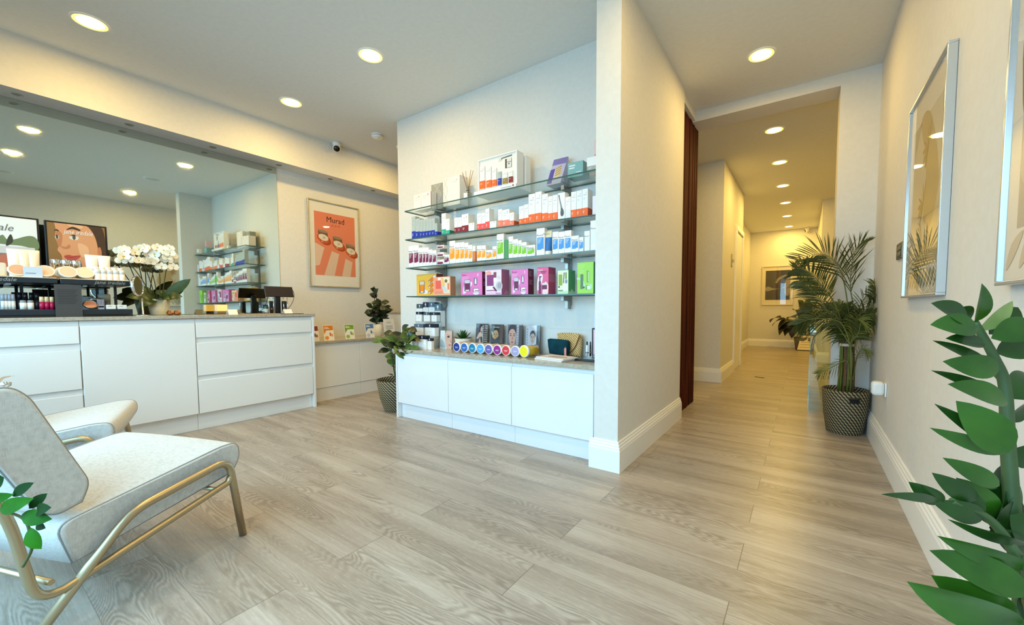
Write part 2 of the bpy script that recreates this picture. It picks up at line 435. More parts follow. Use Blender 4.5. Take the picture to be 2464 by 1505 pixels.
# white door lining on the left of the hallway
b = B()
for y in (6.93, 7.70): b.box((-1.0, y, 0), (-0.872, y+0.075, 2.1795), M_TRIM, 0.006)
b.box((-1.0, 6.93, 2.18), (-0.872, 7.775, 2.26), M_TRIM, 0.006)
b.box((-0.94, 7.005, 0.005), (-0.892, 7.695, 2.175), M_TRIM); struct(b, 'door_2')

# dark timber cladding between the corner wall and the hallway
t = NT('dark_rough_timber'); tc = t.n('TexCoord'); mp = t.n('Mapping'); mp.inputs['Scale'].default_value = (30, 30, 1.2); t.l(tc.outputs['Object'], mp.inputs[0])
no = t.n('TexNoise'); no.inputs['Scale'].default_value = 1.6; no.inputs['Detail'].default_value = 8; t.l(mp.outputs[0], no.inputs['Vector'])
t.l(t.ramp(no.outputs['Fac'], [(0.3, S(38, 11, 8)), (0.55, S(74, 24, 16)), (0.75, S(112, 46, 30))]), t.b.inputs['Base Color']); t.b.inputs['Roughness'].default_value = 0.75; t.b.inputs['Specular IOR Level'].default_value = 0.08
bp = t.n('Bump'); bp.inputs['Strength'].default_value = 0.6; bp.inputs['Distance'].default_value = 0.006; t.l(no.outputs['Fac'], bp.inputs['Height']); t.l(bp.outputs[0], t.b.inputs['Normal'])
M_TIMBER = t.m
root = thing('timber_panel', 'dark brown rough timber panel standing at the end of the corner wall', 'wall panel', (-0.98, 4.13, 0))
b = B(); b.box((-1.02, 3.762, 0.002), (-0.965, 4.50, 2.80), M_TIMBER); b.obj('core', root)
random.seed(3); y = 3.765
while y < 4.48:
    w_ = random.uniform(0.03, 0.06); d = random.uniform(0.002, 0.010)
    b = B(); b.box((-0.966, y, 0.004), (-0.952+d, min(y+w_, 4.498), 2.798), M_TIMBER, 0.003); b.obj('batten', root); y += w_+0.0008

# ------------------------------------------------------------------ ceiling fittings
def emis(name, rgb, s):
    t = NT(name); t.b.inputs['Base Color'].default_value = (0.8, 0.8, 0.8, 1); t.b.inputs['Emission Color'].default_value = rgb; t.b.inputs['Emission Strength'].default_value = s; return t.m
M_LAMP = emis('lamp_diffuser', (1.0, 0.86, 0.55, 1), 9.0)
M_LRIM = emis('lamp_rim_glow', (1.0, 0.72, 0.05, 1), 1.5)
def downlight(x, y, label, watts, group, colour=WARM):
    r = thing('ceiling_downlight', label, 'ceiling light', (x, y, ZC), 0, group)
    b = B(); b.lathe([(0.083, -0.006), (0.087, -0.008), (0.091, -0.006), (0.093, -0.001)], (x, y, ZC), M_TRIM, 32); b.obj('trim_ring', r)
    b = B(); b.lathe([(0.0, -0.0045), (0.068, -0.0045)], (x, y, ZC), M_LAMP, 32); b.lathe([(0.068, -0.0045), (0.083, -0.007)], (x, y, ZC), M_LRIM, 32); b.obj('diffuser', r)
    l = bpy.data.lights.new('downlight_lamp', 'AREA'); l.shape = 'DISK'; l.size = 0.13; l.energy = watts; l.color = colour
    lo = bpy.data.objects.new('downlight_lamp', l); COL.objects.link(lo); lo.parent = r; lo.location = (0, 0, -0.016); WM[lo] = WM[r]
    return r
G1 = 'recessed downlights in the shop ceiling'
for x, y, lb in ((-3.95, 0.65, 'round recessed downlight nearest the left edge, above the makeup displays'),
                 (-3.95, 1.92, 'round recessed downlight in the ceiling nearest the white security camera'),
                 (-3.95, 3.20, 'round recessed downlight above the low poster counter behind the partition'),
                 (-2.74, 1.92, 'round recessed downlight in the middle of the shop ceiling before the product shelves'),
                 (-2.74, 0.62, 'round recessed downlight near the window above the armchairs'),
                 (-1.60, 0.58, 'round recessed downlight near the window between shop middle and entrance'),
                 (-0.45, 1.83, 'round recessed downlight above the entrance floor right of the corner pillar'),
                 (-0.32, 3.59, 'round recessed downlight just before the beam at the hallway mouth')):
    downlight(x, y, lb, LAMP_W, G1)
for i, (x, y) in enumerate(((-0.32, 5.16), (-0.32, 6.33), (-0.33, 7.56), (-0.335, 8.81), (-0.35, 10.10), (-0.355, 11.42))):
    downlight(x, y, '%s recessed downlight in the hallway, counted from the beam' % ORD[i], HALL_W, 'row of downlights along the hallway', HALLC)
# small unlit spots in the soffit of the bulkhead
for i, y in enumerate((0.379, 0.957, 1.53, 2.112, 2.678, 3.25)):
    b = B(); b.lathe([(0.0, -0.001), (0.020, -0.001), (0.023, -0.003), (0.027, -0.003), (0.029, 0)], (-4.65, y, 2.525), None, 24, ms=[mat((128, 128, 126), 0.4), M_STEEL, M_STEEL, M_STEEL])
    tag(b.obj('soffit_spotlight', loc=(-4.65, y, 2.525)), '%s small unlit steel spotlight from the left in the soffit above the mirror wall' % ORD[i], 'spotlight', 'unlit spotlights under the bulkhead')
for x, y, lb in ((-1.62, 1.85, 'flat round white ceiling speaker seen in the mirror near the pillar'), (-0.40, 0.57, 'flat round white ceiling speaker near the entrance, at the mirror picture edge')):
    b = B(); b.lathe([(0.0, -0.006), (0.085, -0.007), (0.10, -0.008), (0.105, 0)], (x, y, ZC), None, 32, ms=[mat((205, 205, 200), 0.7), M_TRIM, M_TRIM])
    tag(b.obj('ceiling_speaker', loc=(x, y, ZC)), lb, 'ceiling speaker')
r = thing('smoke_detector', 'round white smoke detector on the ceiling beside the product wall', 'smoke detector', (-3.91, 2.80, ZC))
b = B(); b.lathe([(0.058, 0), (0.058, -0.010), (0.055, -0.012)], (-3.91, 2.80, ZC), M_WHITE, 28); b.obj('base', r)
b = B(); b.lathe([(0.050, -0.012), (0.050, -0.016)], (-3.91, 2.80, ZC), M_BLACK, 28); b.obj('vent', r)
b = B(); b.lathe([(0.056, -0.016), (0.055, -0.028), (0.045, -0.036), (0.020, -0.038), (0.018, -0.042), (0.0, -0.042)], (-3.91, 2.80, ZC), M_WHITE, 28); b.obj('dome', r)
def camera_unit(c, aim, sc, label):
    r = thing('security_camera', label, 'camera', c); c = V(c); aim = V(aim).normalized()
    b = B(); b.lathe([(0.0, 0), (0.045*sc, 0), (0.045*sc, -0.028*sc), (0.036*sc, -0.04*sc), (0.0, -0.042*sc)], c, M_WHITE, 24); b.obj('mount', r)
    q = c + ZW*(-0.062*sc) + aim*0.004
    b = B(); b.lathe([(0.0, -0.042*sc), (0.02*sc, -0.038*sc), (0.036*sc, -0.02*sc), (0.042*sc, 0), (0.042*sc, 0.022*sc), (0.034*sc, 0.03*sc)], q, M_WHITE, 24, axis=aim); b.obj('ball', r)
    b = B(); b.lathe([(0.034*sc, 0.028*sc), (0.030*sc, 0.034*sc), (0.0, 0.037*sc)], q, mat((14, 12, 16), 0.08), 24, axis=aim); b.obj('lens', r)
camera_unit((-4.47, 2.66, ZC), (0.75, -0.45, -0.55), 1.0, 'white ball security camera under the ceiling beside the bulkhead')
camera_unit((0.0, 11.82, ZC), (-0.95, -0.2, -0.3), 1.1, 'small white security camera at the far end of the hallway ceiling')
# ------------------------------------------------------------------ mirror wall
BL = lambda x: Bas((x, 0, 0), YW, ZW)          # drawing plane facing the room from the left wall: a = y, b = z
r = thing('wall_mirror', 'large frameless wall mirror above the long white drawer counter', 'mirror', (-4.767, 0.5, 0.93))
b = B(); b.box((-4.7685, -1.0, 0.948), (-4.7635, 2.135, 2.524), M_GEDGE); b.obj('edge', r)
b = B(); b.face([(-4.7632, -0.999, 0.949), (-4.7632, 2.134, 0.949), (-4.7632, 2.134, 2.523), (-4.7632, -0.999, 2.523)], M_MIRROR); b.obj('reflective_face', r, recalc=False)

# ------------------------------------------------------------------ long drawer counter
FX = -4.06
def front(root, name, y0, y1, z0, z1, x=FX, m=None, th=0.011):
    b = B(); b.box((x-th, y0, z0), (x, y1, z1), m or M_SATIN, 0.003); return b.obj(name, root)
def carcass_x(root, y0, y1, ztop, x=FX):
    b = B(); b.box((XL+0.004, y0, 0.142), (x-0.0125, y1, ztop), M_SLOT); b.obj('body', root)
    b = B(); b.box((XL+0.004, y0, 0.0), (x-0.045, y1, 0.14), M_SATIN); b.obj('plinth', root)
for (y0, y1, kind, lb) in ((-0.402, 0.531, 'drawers', 'white handleless drawer cabinet at the left edge, under the makeup displays'),
                           (0.531, 1.165, 'door', 'white cabinet with a single plain door between the two drawer cabinets'),
                           (1.165, 2.102, 'drawers', 'white handleless drawer cabinet under the payment terminal, next to the low counter')):
    r = thing('counter_cabinet', lb, 'cabinet', ((XL+FX)/2, (y0+y1)/2, 0), 0, 'cabinets of the long counter')
    carcass_x(r, y0+0.001, y1-0.001, 0.918)
    if kind == 'door': front(r, 'door', y0+0.003, y1-0.003, 0.14, 0.885)
    else:
        for z0, z1 in ((0.14, 0.415), (0.452, 0.722), (0.765, 0.885)): front(r, 'drawer', y0+0.003, y1-0.003, z0, z1)
b = B(); b.box((XL+0.004, 2.103, 0), (FX+0.004, 2.124, 0.920), M_SATIN, 0.002)
tag(b.obj('end_panel', loc=(FX-0.3, 2.113, 0)), 'white end panel closing the right side of the long drawer counter', 'panel')
b = B(); b.box((XL+0.002, -0.9, 0.921), (FX+0.012, 2.132, 0.946), M_QUARTZ, 0.002)
tag(b.obj('worktop', loc=(FX-0.3, 0.6, 0.921)), 'long beige quartz worktop lying over the drawer counter before the mirror', 'worktop')

# ------------------------------------------------------------------ low counter under the poster
LX = -4.25
for y0, y1, lb in ((2.135, 2.75, 'low white cabinet under the poster, next to the drawer counter'), (2.75, 3.365, 'low white cabinet under the white pot plant, partly behind the dark basket')):
    r = thing('low_cabinet', lb, 'cabinet', (-4.5, (y0+y1)/2, 0), 0, 'low cabinets under the poster')
    b = B(); b.box((XL+0.004, y0+0.001, 0.142), (LX-0.0125, y1-0.001, 0.620), M_SLOT); b.obj('body', r)
    b = B(); b.box((XL+0.004, y0+0.001, 0), (LX-0.012, y1-0.001, 0.14), M_SATIN); b.obj('plinth', r)
    front(r, 'door', y0+0.0015, y1-0.0015, 0.143, 0.590, LX)
b = B(); b.box((XL+0.002, 2.126, 0.621), (LX+0.012, 3.50, 0.6475), M_QUARTZ, 0.002)
tag(b.obj('worktop', loc=(-4.5, 2.8, 0.629)), 'low beige quartz worktop under the coral jar poster', 'worktop')
r = thing('tall_cabinet', 'tall white counter end behind the low counter, beside the partition edge', 'cabinet', (-4.5, 3.95, 0))
b = B(); b.box((XL+0.004, 3.505, 0), (-4.2, 4.4, 0.918), M_SATIN); b.obj('body', r)
front(r, 'door', 3.53, 4.39, 0.14, 0.9, -4.178)
b = B(); b.box((XL+0.002, 3.50, 0.92), (-4.165, 4.42, 0.944), M_QUARTZ, 0.002)
tag(b.obj('worktop', loc=(-4.5, 3.95, 0.92)), 'short beige worktop at eye level behind the low counter', 'worktop')

# ------------------------------------------------------------------ framed poster
def frame_x(root, x, sgn, y0, y1, z0, z1, m, wd=0.012, dp=0.024):
    "thin frame against a wall with normal sgn*x; x is the wall face"
    for (a, c, e, f) in ((y0, y1, z0, z0+wd), (y0, y1, z1-wd, z1), (y0, y0+wd, z0+wd, z1-wd), (y1-wd, y1, z0+wd, z1-wd)):
        b = B(); b.box((x+sgn*0.001, a, e), (x+sgn*dp, c, f), m, 0.002); b.obj('frame_bar', root)
M_PAPER = mat((244, 240, 230), 0.7)
r = thing('framed_poster', 'framed coral poster with three open cream jars on the wall beside the mirror', 'poster', (XL, 2.78, 1.26))
py0, py1, pz0, pz1 = 2.452, 3.098, 1.258, 2.275
frame_x(r, XL, 1, py0, py1, pz0, pz1, mat((214, 208, 190), 0.25, metal=0.7), 0.012, 0.026)
b = B(); b.box((XL+0.001, py0+0.011, pz0+0.011), (XL+0.012, py1-0.011, pz1-0.011), M_PAPER); b.obj('mount', r)
b = B(); q = Bas((XL+0.0125, 2.527, 1.398), YW*0.515, ZW*0.748)
CORAL = mat((236, 134, 104), 0.6); b.rect(q, 0, 0, 1, 1, CORAL)
strp = mat((233, 200, 178), 0.6); crm = mat((238, 226, 208), 0.5); jar = mat((178, 66, 30), 0.4); jar2 = mat((206, 88, 44), 0.4); lid = mat((122, 92, 74), 0.4); lidt = mat((160, 134, 112), 0.4); dk = mat((40, 24, 30), 0.5)
for poly in ([(0.03, 0.50), (0.22, 0.44), (0.10, 0.16), (0.0, 0.14), (0.0, 0.5)], [(0.40, 0.40), (0.58, 0.36), (0.45, 0.0), (0.20, 0.0)], [(0.74, 0.30), (0.92, 0.25), (0.86, 0.0), (0.64, 0.0)]):
    b.art(q, poly, strp, 0.0008)
for cx, cy in ((0.205, 0.60), (0.56, 0.525), (0.885, 0.43)):
    b.ell(q, cx+0.03, cy-0.035, 0.155, 0.075, jar, 0.0010, rot=-0.25); b.ell(q, cx-0.01, cy-0.02, 0.145, 0.065, jar2, 0.0012, rot=-0.25)
    b.art(q, [(cx-0.13, cy+0.11), (cx+0.10, cy+0.085), (cx+0.11, cy+0.025), (cx-0.12, cy+0.05)], lid, 0.0014); b.ell(q, cx-0.015, cy+0.098, 0.117, 0.022, lidt, 0.0016, rot=-0.1)
    b.ell(q, cx, cy, 0.118, 0.05, crm, 0.0018, rot=-0.15); b.art(q, cr([(cx+0.01, cy+0.02), (cx+0.05, cy), (cx+0.02, cy-0.02), (cx-0.02, cy-0.01)], 4), mat((205, 190, 165), 0.5), 0.002)
    b.text(q, 'M', cx-0.03, cy-0.07, 0.05, crm, 0.002)
b.text(q, 'Murad', 0.51, 0.895, 0.125, dk, 0.0014, squash=1.4)
for k in range(3): b.ell(q, 0.43+0.08*k, 0.81, 0.028, 0.019, mat((214, 112, 84), 0.6), 0.0014)
b.obj('print', r)
b = B(); b.face([(XL+0.0175, py0+0.012, pz0+0.012), (XL+0.0175, py1-0.012, pz0+0.012), (XL+0.0175, py1-0.012, pz1-0.012), (XL+0.0175, py0+0.012, pz1-0.012)], M_PANE); b.obj('pane', r, recalc=False)

# ------------------------------------------------------------------ cards, pot plant and sign on the low counter
def folded_card(cx, y, w, h, lb, base, c1, c2, c3, txt=None):
    r = thing('product_card', lb, 'card', (cx, y, 0.648), 0, 'upright product cards on the low counter')
    b = B(); t = 0.03
    b.prism([(cx, y-w/2, 0.648), (cx+0.003, y-w/2, 0.648), (cx-t+0.003, y-w/2, 0.648+h), (cx-t, y-w/2, 0.648+h)], (0, w, 0), base); b.obj('card', r)
    q = Bas((cx+0.0036, y-w/2, 0.648), YW*w, V((-t, 0, h)))
    b = B(); b.rect(q, 0.03, 0.66, 0.97, 0.97, c1, 0.0005); b.rect(q, 0.10, 0.76, 0.6, 0.80, M_WHITE, 0.001); b.rect(q, 0.10, 0.83, 0.5, 0.87, M_WHITE, 0.001)
    b.ell(q, 0.28, 0.16, 0.20, 0.12, c2, 0.0008); b.art(q, [(0.03, 0.4), (0.3, 0.66), (0.03, 0.66)], c1, 0.0008)
    b.rect(q, 0.58, 0.28, 0.70, 0.50, c3, 0.001); b.rect(q, 0.74, 0.24, 0.88, 0.42, c2, 0.001); b.obj('printed_face', r)
for y, lb, c1, c2, c3 in ((2.26, 'upright product card with a maroon header, half hidden by the drawer counter', (138, 40, 60), (170, 60, 60), (90, 20, 36)),
                          (2.43, 'upright product card with an orange header on the low counter', (226, 130, 30), (240, 150, 60), (200, 90, 50)),
                          (2.68, 'upright product card with a green header on the low counter', (120, 165, 40), (150, 190, 70), (90, 130, 60)),
                          (2.945, 'upright product card with a blue header beside the white plant pot', (86, 132, 182), (190, 205, 220), (50, 70, 120))):
    folded_card(-4.33, y, 0.115, 0.165, lb, M_PAPER, mat(c1, 0.5), mat(c2, 0.5), mat(c3, 0.5))
M_POTW = mat((238, 232, 216), 0.35); M_SOIL = noise_mat('potting_soil', (40, 30, 22), (70, 54, 40), 80, 0.95)
def pot_round(root, c, r0, r1, h, m, n=32):
    b = B(); b.lathe([(0, 0), (r0*0.96, 0), (r0, h*0.04), (r1, h), (r1-0.006, h), (r1-0.009, h*0.86)], c, m, n); b.obj('pot', root)
    b = B(); b.lathe([(r1-0.0085, h*0.86), (0, h*0.88)], c, M_SOIL, n); b.obj('soil', root)
def leafmat(name, c1, c2, rough=0.35): return noise_mat(name, c1, c2, 14, rough, spec=0.5)
M_RUBBER = leafmat('dark_leaf', (22, 34, 20), (44, 60, 34)); M_STEM = mat((70, 84, 40), 0.6); M_STEMB = mat((74, 58, 36), 0.7)
r = thing('potted_rubber_plant', 'small dark-leaved plant in a white pot on the low counter', 'potted plant', (-4.47, 3.13, 0.648))
pc = V((-4.47, 3.13, 0.648)); pot_round(r, pc, 0.058, 0.072, 0.15, M_POTW)
random.seed(11)
bs = B(); bl = B()
for k, (dy, dx, hh) in enumerate(((-0.02, 0, 0.40), (0.07, 0.02, 0.30), (0.02, -0.02, 0.46), (-0.08, 0.03, 0.24), (0.12, 0.01, 0.22), (0.0, 0.06, 0.28))):
    p0 = pc + V((0, 0, 0.125)); p1 = pc + V((dx, dy, 0.125+hh)); mid = (p0+p1)/2 + V((0, dy*0.3, 0))
    path = cr([p0, mid, p1], 6, False); bs.tube(path, 0.0035, M_STEMB, 6)
    for i in range(3, len(path)):
        a = random.uniform(0, 6.28) if i % 2 else random.uniform(0, 6.28); d = V((math.cos(a)*0.6, math.sin(a), random.uniform(-0.25, 0.5))).normalized()
        if path[i].x + d.x*0.1 < XL+0.02: d.x = abs(d.x)
        bl.leaf(path[i], path[i]+d*random.uniform(0.085, 0.12), upc(path[i], 0.6)+d*0.2, random.uniform(0.06, 0.078), M_RUBBER, 0.12, 0.1, 5)
bs.obj('stem', r); bl.obj('foliage', r, recalc=False)
r = thing('menu_sign', 'white upright sign with small script beside the white plant pot', 'sign', (-4.33, 3.205, 0.648))
b = B(); b.prism([(-4.30, 3.125, 0.648), (-4.296, 3.125, 0.648), (-4.326, 3.125, 0.865), (-4.330, 3.125, 0.865)], (0, 0.155, 0), mat((240, 238, 232), 0.35)); b.obj('panel', r)
b = B(); q = Bas((-4.2955, 3.125, 0.648), YW*0.155, V((-0.03, 0, 0.2095))); gy = mat((110, 108, 104), 0.6)
b.rect(q, 0.30, 0.86, 0.70, 0.875, gy); b.rect(q, 0.24, 0.79, 0.72, 0.81, gy)
for k in range(4): b.rect(q, 0.16+0.03*(k % 2), 0.62-0.055*k, 0.84-0.03*(k % 2), 0.637-0.055*k, gy)
b.rect(q, 0.10, 0.425, 0.90, 0.43, gy); b.ell(q, 0.5, 0.12, 0.035, 0.03, gy); b.obj('lettering', r)
# diffuser and small appliance on the tall counter
def reed_diffuser(c, lb, s=1.0, seed=1, basis=XW):
    r = thing('reed_diffuser', lb, 'diffuser', c); c = V(c); rd = random.Random(seed)
    b = B(); b.box(c+V((-0.024, -0.024, 0))*s, c+V((0.024, 0.024, 0.055))*s, glass_mat('diffuser_glass', (0.86, 0.86, 0.80, 1), 0.15), 0.006*s); b.obj('bottle', r)
    b = B(); b.lathe([(0.009*s, 0.055*s), (0.009*s, 0.068*s), (0.012*s, 0.068*s), (0.012*s, 0.075*s), (0.0, 0.075*s)], c, M_STEEL, 16); b.obj('neck', r)
    b = B(); f = 0.0248*s
    if basis == XW: b.box(c+V((-0.017*s, -f-0.001, 0.006*s)), c+V((0.017*s, -f, 0.046*s)), M_PAPER)
    else: b.box(c+V((f, -0.017*s, 0.006*s)), c+V((f+0.001, 0.017*s, 0.046*s)), M_PAPER)
    b.obj('label', r)
    for k in range(6):
        a = -0.55+1.1*k/5+rd.uniform(-0.08, 0.08); d = basis*math.sin(a)*0.75 + (basis.cross(ZW))*rd.uniform(-0.12, 0.12) + ZW*math.cos(a)
        b = B(); b.tube([c+V((0, 0, 0.06*s)), c+V((0, 0, 0.075*s))+d.normalized()*0.135*s], 0.0016*s, mat((150, 108, 56), 0.8), 6); b.obj('reed', r)
reed_diffuser((-4.30, 3.62, 0.9445), 'reed diffuser in a small bottle on the tall counter behind the low one', 1.15, 4, YW)
r = thing('desk_clock_radio', 'small white appliance with a grey screen on the tall counter', 'appliance', (-4.40, 3.80, 0.9445))
b = B(); b.box((-4.48, 3.69, 0.9445), (-4.34, 3.93, 1.075), M_WHITE, 0.008); b.obj('housing', r)
b = B(); b.box((-4.34, 3.715, 1.01), (-4.337, 3.86, 1.062), mat((70, 78, 66), 0.15)); b.obj('screen', r)
b = B(); b.box((-4.345, 3.72, 0.955), (-4.335, 3.88, 0.995), mat((40, 40, 42), 0.4), 0.003); b.obj('base_slot', r)

# ------------------------------------------------------------------ makeup displays on the long counter
WT = 0.9465
yl = lambda u, x: at(u, 740, 'x', x).y
navy = mat((22, 34, 44), 0.35); dark = mat((18, 16, 18), 0.3); ivory = mat((245, 228, 196), 0.5); ivl = mat((250, 244, 232), 0.4)
skin = mat((214, 152, 106), 0.6); skin2 = mat((190, 122, 80), 0.6); skin3 = mat((228, 176, 132), 0.6); hair = mat((66, 42, 24), 0.6); lips = mat((186, 78, 66), 0.5); eyew = mat((226, 212, 196), 0.5); iris = mat((78, 78, 62), 0.5)
def display(y0, y1, lb, right):
    x0, x1 = -4.62, -4.20     # back and front
    r = thing('makeup_display', lb, 'display stand', ((x0+x1)/2, (y0+y1)/2, WT), 0, 'dark makeup display stands on the long counter')
    b = B(); b.box((x0, y0, WT), (x1, y1, WT+0.012), dark); b.obj('foot', r)
    b = B(); b.box((x0, y0, WT+0.013), (x1, y1, WT+0.052), navy, 0.003); b.obj('lower_tray', r)
    b = B(); b.box((x0, y0-0.006, WT+0.228), (x1+0.006, y1+0.006, WT+0.262), navy, 0.003); b.obj('upper_shelf', r)
    b = B(); b.box((x0+0.004, y0-0.003, WT+0.2625), (x1+0.002, y1+0.003, WT+0.2665), ivory); b.obj('shelf_liner', r)
    b = B(); b.text(Bas((x1+0.006, 0, 0), YW, ZW), 'jane iredale', (y0+y1)/2+(0.06 if right else -0.05), WT+0.245, 0.034, mat((150, 150, 146), 0.4), 0.0008, shear=0.3); b.obj('shelf_lettering', r)
    for yy in ((y0+0.01, y1-0.028, y1-0.13) if right else (y0+0.01, y1-0.13)):
        b = B(); b.box((x0+0.02, yy, WT+0.052), (x0+0.035, yy+0.016, WT+0.228), navy); b.obj('post', r)
    b = B(); b.box((x0+0.012, y0+0.02, WT+0.052), (x0+0.018, y1-0.15, WT+0.15), mat((214, 224, 226), 0.3)); b.obj('inner_back', r)
    # header picture
    zb, zt = WT+0.267, 1.655 if right else 1.657; y1 -= 0.025 if right else 0.0; y0 -= 0.02
    b = B(); b.box((x0-0.02, y0, zb), (x0+0.012, y1-0.02, zt), dark, 0.003); b.obj('header_frame', r)
    q = Bas((x0+0.0125, y0+0.012, zb+0.01), YW*(y1-y0-0.044), ZW*(zt-zb-0.022)); b = B()
    if right:
        b.rect(q, 0, 0, 1, 1, mat((140, 104, 56), 0.5)); clip = lambda P: [(min(max(a, 0), 1), min(max(c, 0), 1)) for a, c in P]
        q0, q = q, Bas(q.p(0, 0.0), q.r, q.u*1.2); clip = lambda P: [(min(max(a, 0), 1), min(max(c, 0.0), 0.833)) for a, c in P]
        b.art(q, clip(cr([(0.02, 1), (0.4, 0.90), (0.82, 0.97), (0.98, 0.75), (1, 0.4), (0.97, 0.0), (0.86, 0.1), (0.8, 0.5), (0.6, 0.86), (0.2, 0.97)], 5)), hair, 0.0008)
        face = cr([(0.11, 0.93), (0.14, 0.74), (0.12, 0.62), (0.17, 0.50), (0.15, 0.43), (0.21, 0.36), (0.23, 0.22), (0.30, 0.08), (0.42, -0.02), (0.55, -0.21), (0.78, -0.21), (0.82, 0.10), (0.86, 0.42), (0.80, 0.70), (0.62, 0.88), (0.38, 0.96), (0.2, 0.97)], 5)
        b.art(q, clip(face), skin, 0.0012)
        b.art(q, clip(cr([(0.14, 0.70), (0.24, 0.68), (0.22, 0.52), (0.16, 0.5)], 5)), skin2, 0.0016)
        b.art(q, clip(cr([(0.5, 0.55), (0.66, 0.52), (0.68, 0.40), (0.55, 0.36)], 5)), skin3, 0.0016)
        b.art(q, clip(cr([(0.30, 0.92), (0.52, 0.90), (0.60, 0.80), (0.40, 0.78)], 5)), skin3, 0.0016)
        for cx, cy, w, h in ((0.44, 0.64, 0.085, 0.04), (0.155, 0.625, 0.035, 0.03)):
            b.ell(q, cx, cy, w, h, eyew, 0.002); b.ell(q, cx, cy, h*0.7, h*0.9, iris, 0.0024); b.art(q, cr([(cx-w, cy+0.01), (cx, cy+h*1.1), (cx+w, cy), (cx+w*0.6, cy+h*0.5), (cx, cy+h*0.6), (cx-w*0.6, cy+h*0.5)], 4), hair, 0.0026)
        b.art(q, cr([(0.31, 0.74), (0.42, 0.80), (0.55, 0.77), (0.54, 0.745), (0.42, 0.765)], 4), hair, 0.002)
        b.art(q, cr([(0.11, 0.72), (0.16, 0.74), (0.2, 0.71), (0.16, 0.715)], 4), hair, 0.002)
        b.art(q, cr([(0.19, 0.50), (0.27, 0.455), (0.36, 0.48), (0.35, 0.53), (0.29, 0.49)], 4), skin2, 0.002)
        b.art(q, cr([(0.25, 0.345), (0.33, 0.375), (0.40, 0.363), (0.54, 0.373), (0.44, 0.295), (0.33, 0.285)], 4), lips, 0.002)
        b.art(q, cr([(0.25, 0.35), (0.36, 0.34), (0.52, 0.37), (0.36, 0.33)], 4), mat((140, 62, 54), 0.5), 0.0024)
        b.art(q, cr([(0.85, 0.5), (0.9, 0.52), (0.92, 0.42), (0.88, 0.30), (0.85, 0.38)], 4), skin2, 0.0018); b.ell(q, 0.895, 0.35, 0.012, 0.02, M_CHROME, 0.003)
        q = q0
        b.text(q, 'jane iredale', 0.52, 0.86, 0.115, M_WHITE, 0.003, shear=0.3, squash=0.95)
    else:
        b.rect(q, 0, 0, 1, 1, mat((236, 236, 232), 0.5)); b.rect(q, 0, 0, 1, 0.52, mat((120, 116, 114), 0.5), 0.0006)
        b.art(q, cr([(0.5, 0.56), (0.58, 0.7), (0.66, 0.62), (0.9, 0.72), (1, 0.66), (1, 0.5), (0.8, 0.54)], 5), mat((112, 128, 88), 0.5), 0.0012)
        b.art(q, cr([(0.62, 0.52), (0.70, 0.60), (0.68, 0.72), (0.63, 0.62)], 5), mat((50, 56, 40), 0.5), 0.0016)
        b.rect(q, 0.42, 0.10, 0.95, 0.36, mat((226, 220, 212), 0.4), 0.0016); b.rect(q, 0.40, 0.40, 0.96, 0.52, mat((206, 202, 198), 0.4), 0.0016)
        b.ell(q, 0.69, 0.28, 0.22, 0.12, mat((186, 108, 84), 0.6), 0.002, 24)
        b.text(q, 'jane iredale', 0.34, 0.82, 0.16, mat((110, 110, 112), 0.5), 0.002, shear=0.3)
    b.obj('header_picture', r)
    b = B()
    for k, yy in enumerate((y0+0.1, y1-0.2)): b.box((x0+0.05, yy, WT+0.217), (x0+0.25, yy+0.02, WT+0.2275), M_WHITE)
    b.obj('shelf_bracing', r)
display(0.06, 0.456, 'dark makeup display stand at the left edge, header showing a pressed powder compact', False)
display(0.480, 0.828, 'dark makeup display stand with a smiling woman on its header picture', True)
ZU = WT+0.2668          # top of the upper shelves
ZLW = WT+0.0525         # top of the lower trays
def squeeze_tube(c, w, h, lb, group, body=ivl, cap=ivl, flip=True, facing=XW, band=None):
    "tube standing on its cap, crimped at the top"
    r = thing('cream_tube', lb, 'tube', c, 0, group); c = V(c); side = ZW.cross(facing)
    b = B(); b.lathe([(0, 0), (w*0.40, 0), (w*0.42, h*0.02), (w*0.42, h*0.16), (w*0.36, h*0.17)], c, cap, 20); b.obj('cap', r)
    b = B(); n = 20; rings = []
    for i in range(7):
        t = i/6; z = h*(0.17+0.83*t); wx = w*(0.42+0.10*t); wd = w*0.42*(1-t)**0.8+0.002
        rings.append([b.bm.verts.new(c+ZW*z+side*math.cos(2*PI*j/n)*wx+facing*math.sin(2*PI*j/n)*wd) for j in range(n)])
    for i in range(6):
        for j in range(n):
            f = b.bm.faces.new([rings[i][j], rings[i][(j+1) % n], rings[i+1][(j+1) % n], rings[i+1][j]]); f.smooth = True; f.material_index = b.mi(band if (band and 0 <= i < 4) else body)
    f = b.bm.faces.new(rings[-1]); f.material_index = b.mi(body)
    b.obj('body', r)
    return r
def jar(c, rad, h, lb, group, lidm=ivl, bodym=ivl, lf=0.45, name='cream_jar', cat='jar', n=18):
    r = thing(name, lb, cat, c, 0, group)
    b = B(); b.lathe([(0, 0), (rad*0.94, 0), (rad, h*0.05), (rad, h*(1-lf)), (rad*0.9, h*(1-lf))], c, bodym, n); b.obj('body', r)
    b = B(); b.lathe([(rad*0.9, h*(1-lf)+0.0005), (rad*1.02, h*(1-lf)+0.0005), (rad*1.02, h*0.97), (rad*0.96, h), (0, h)], c, lidm, n); b.obj('lid', r)
    return r
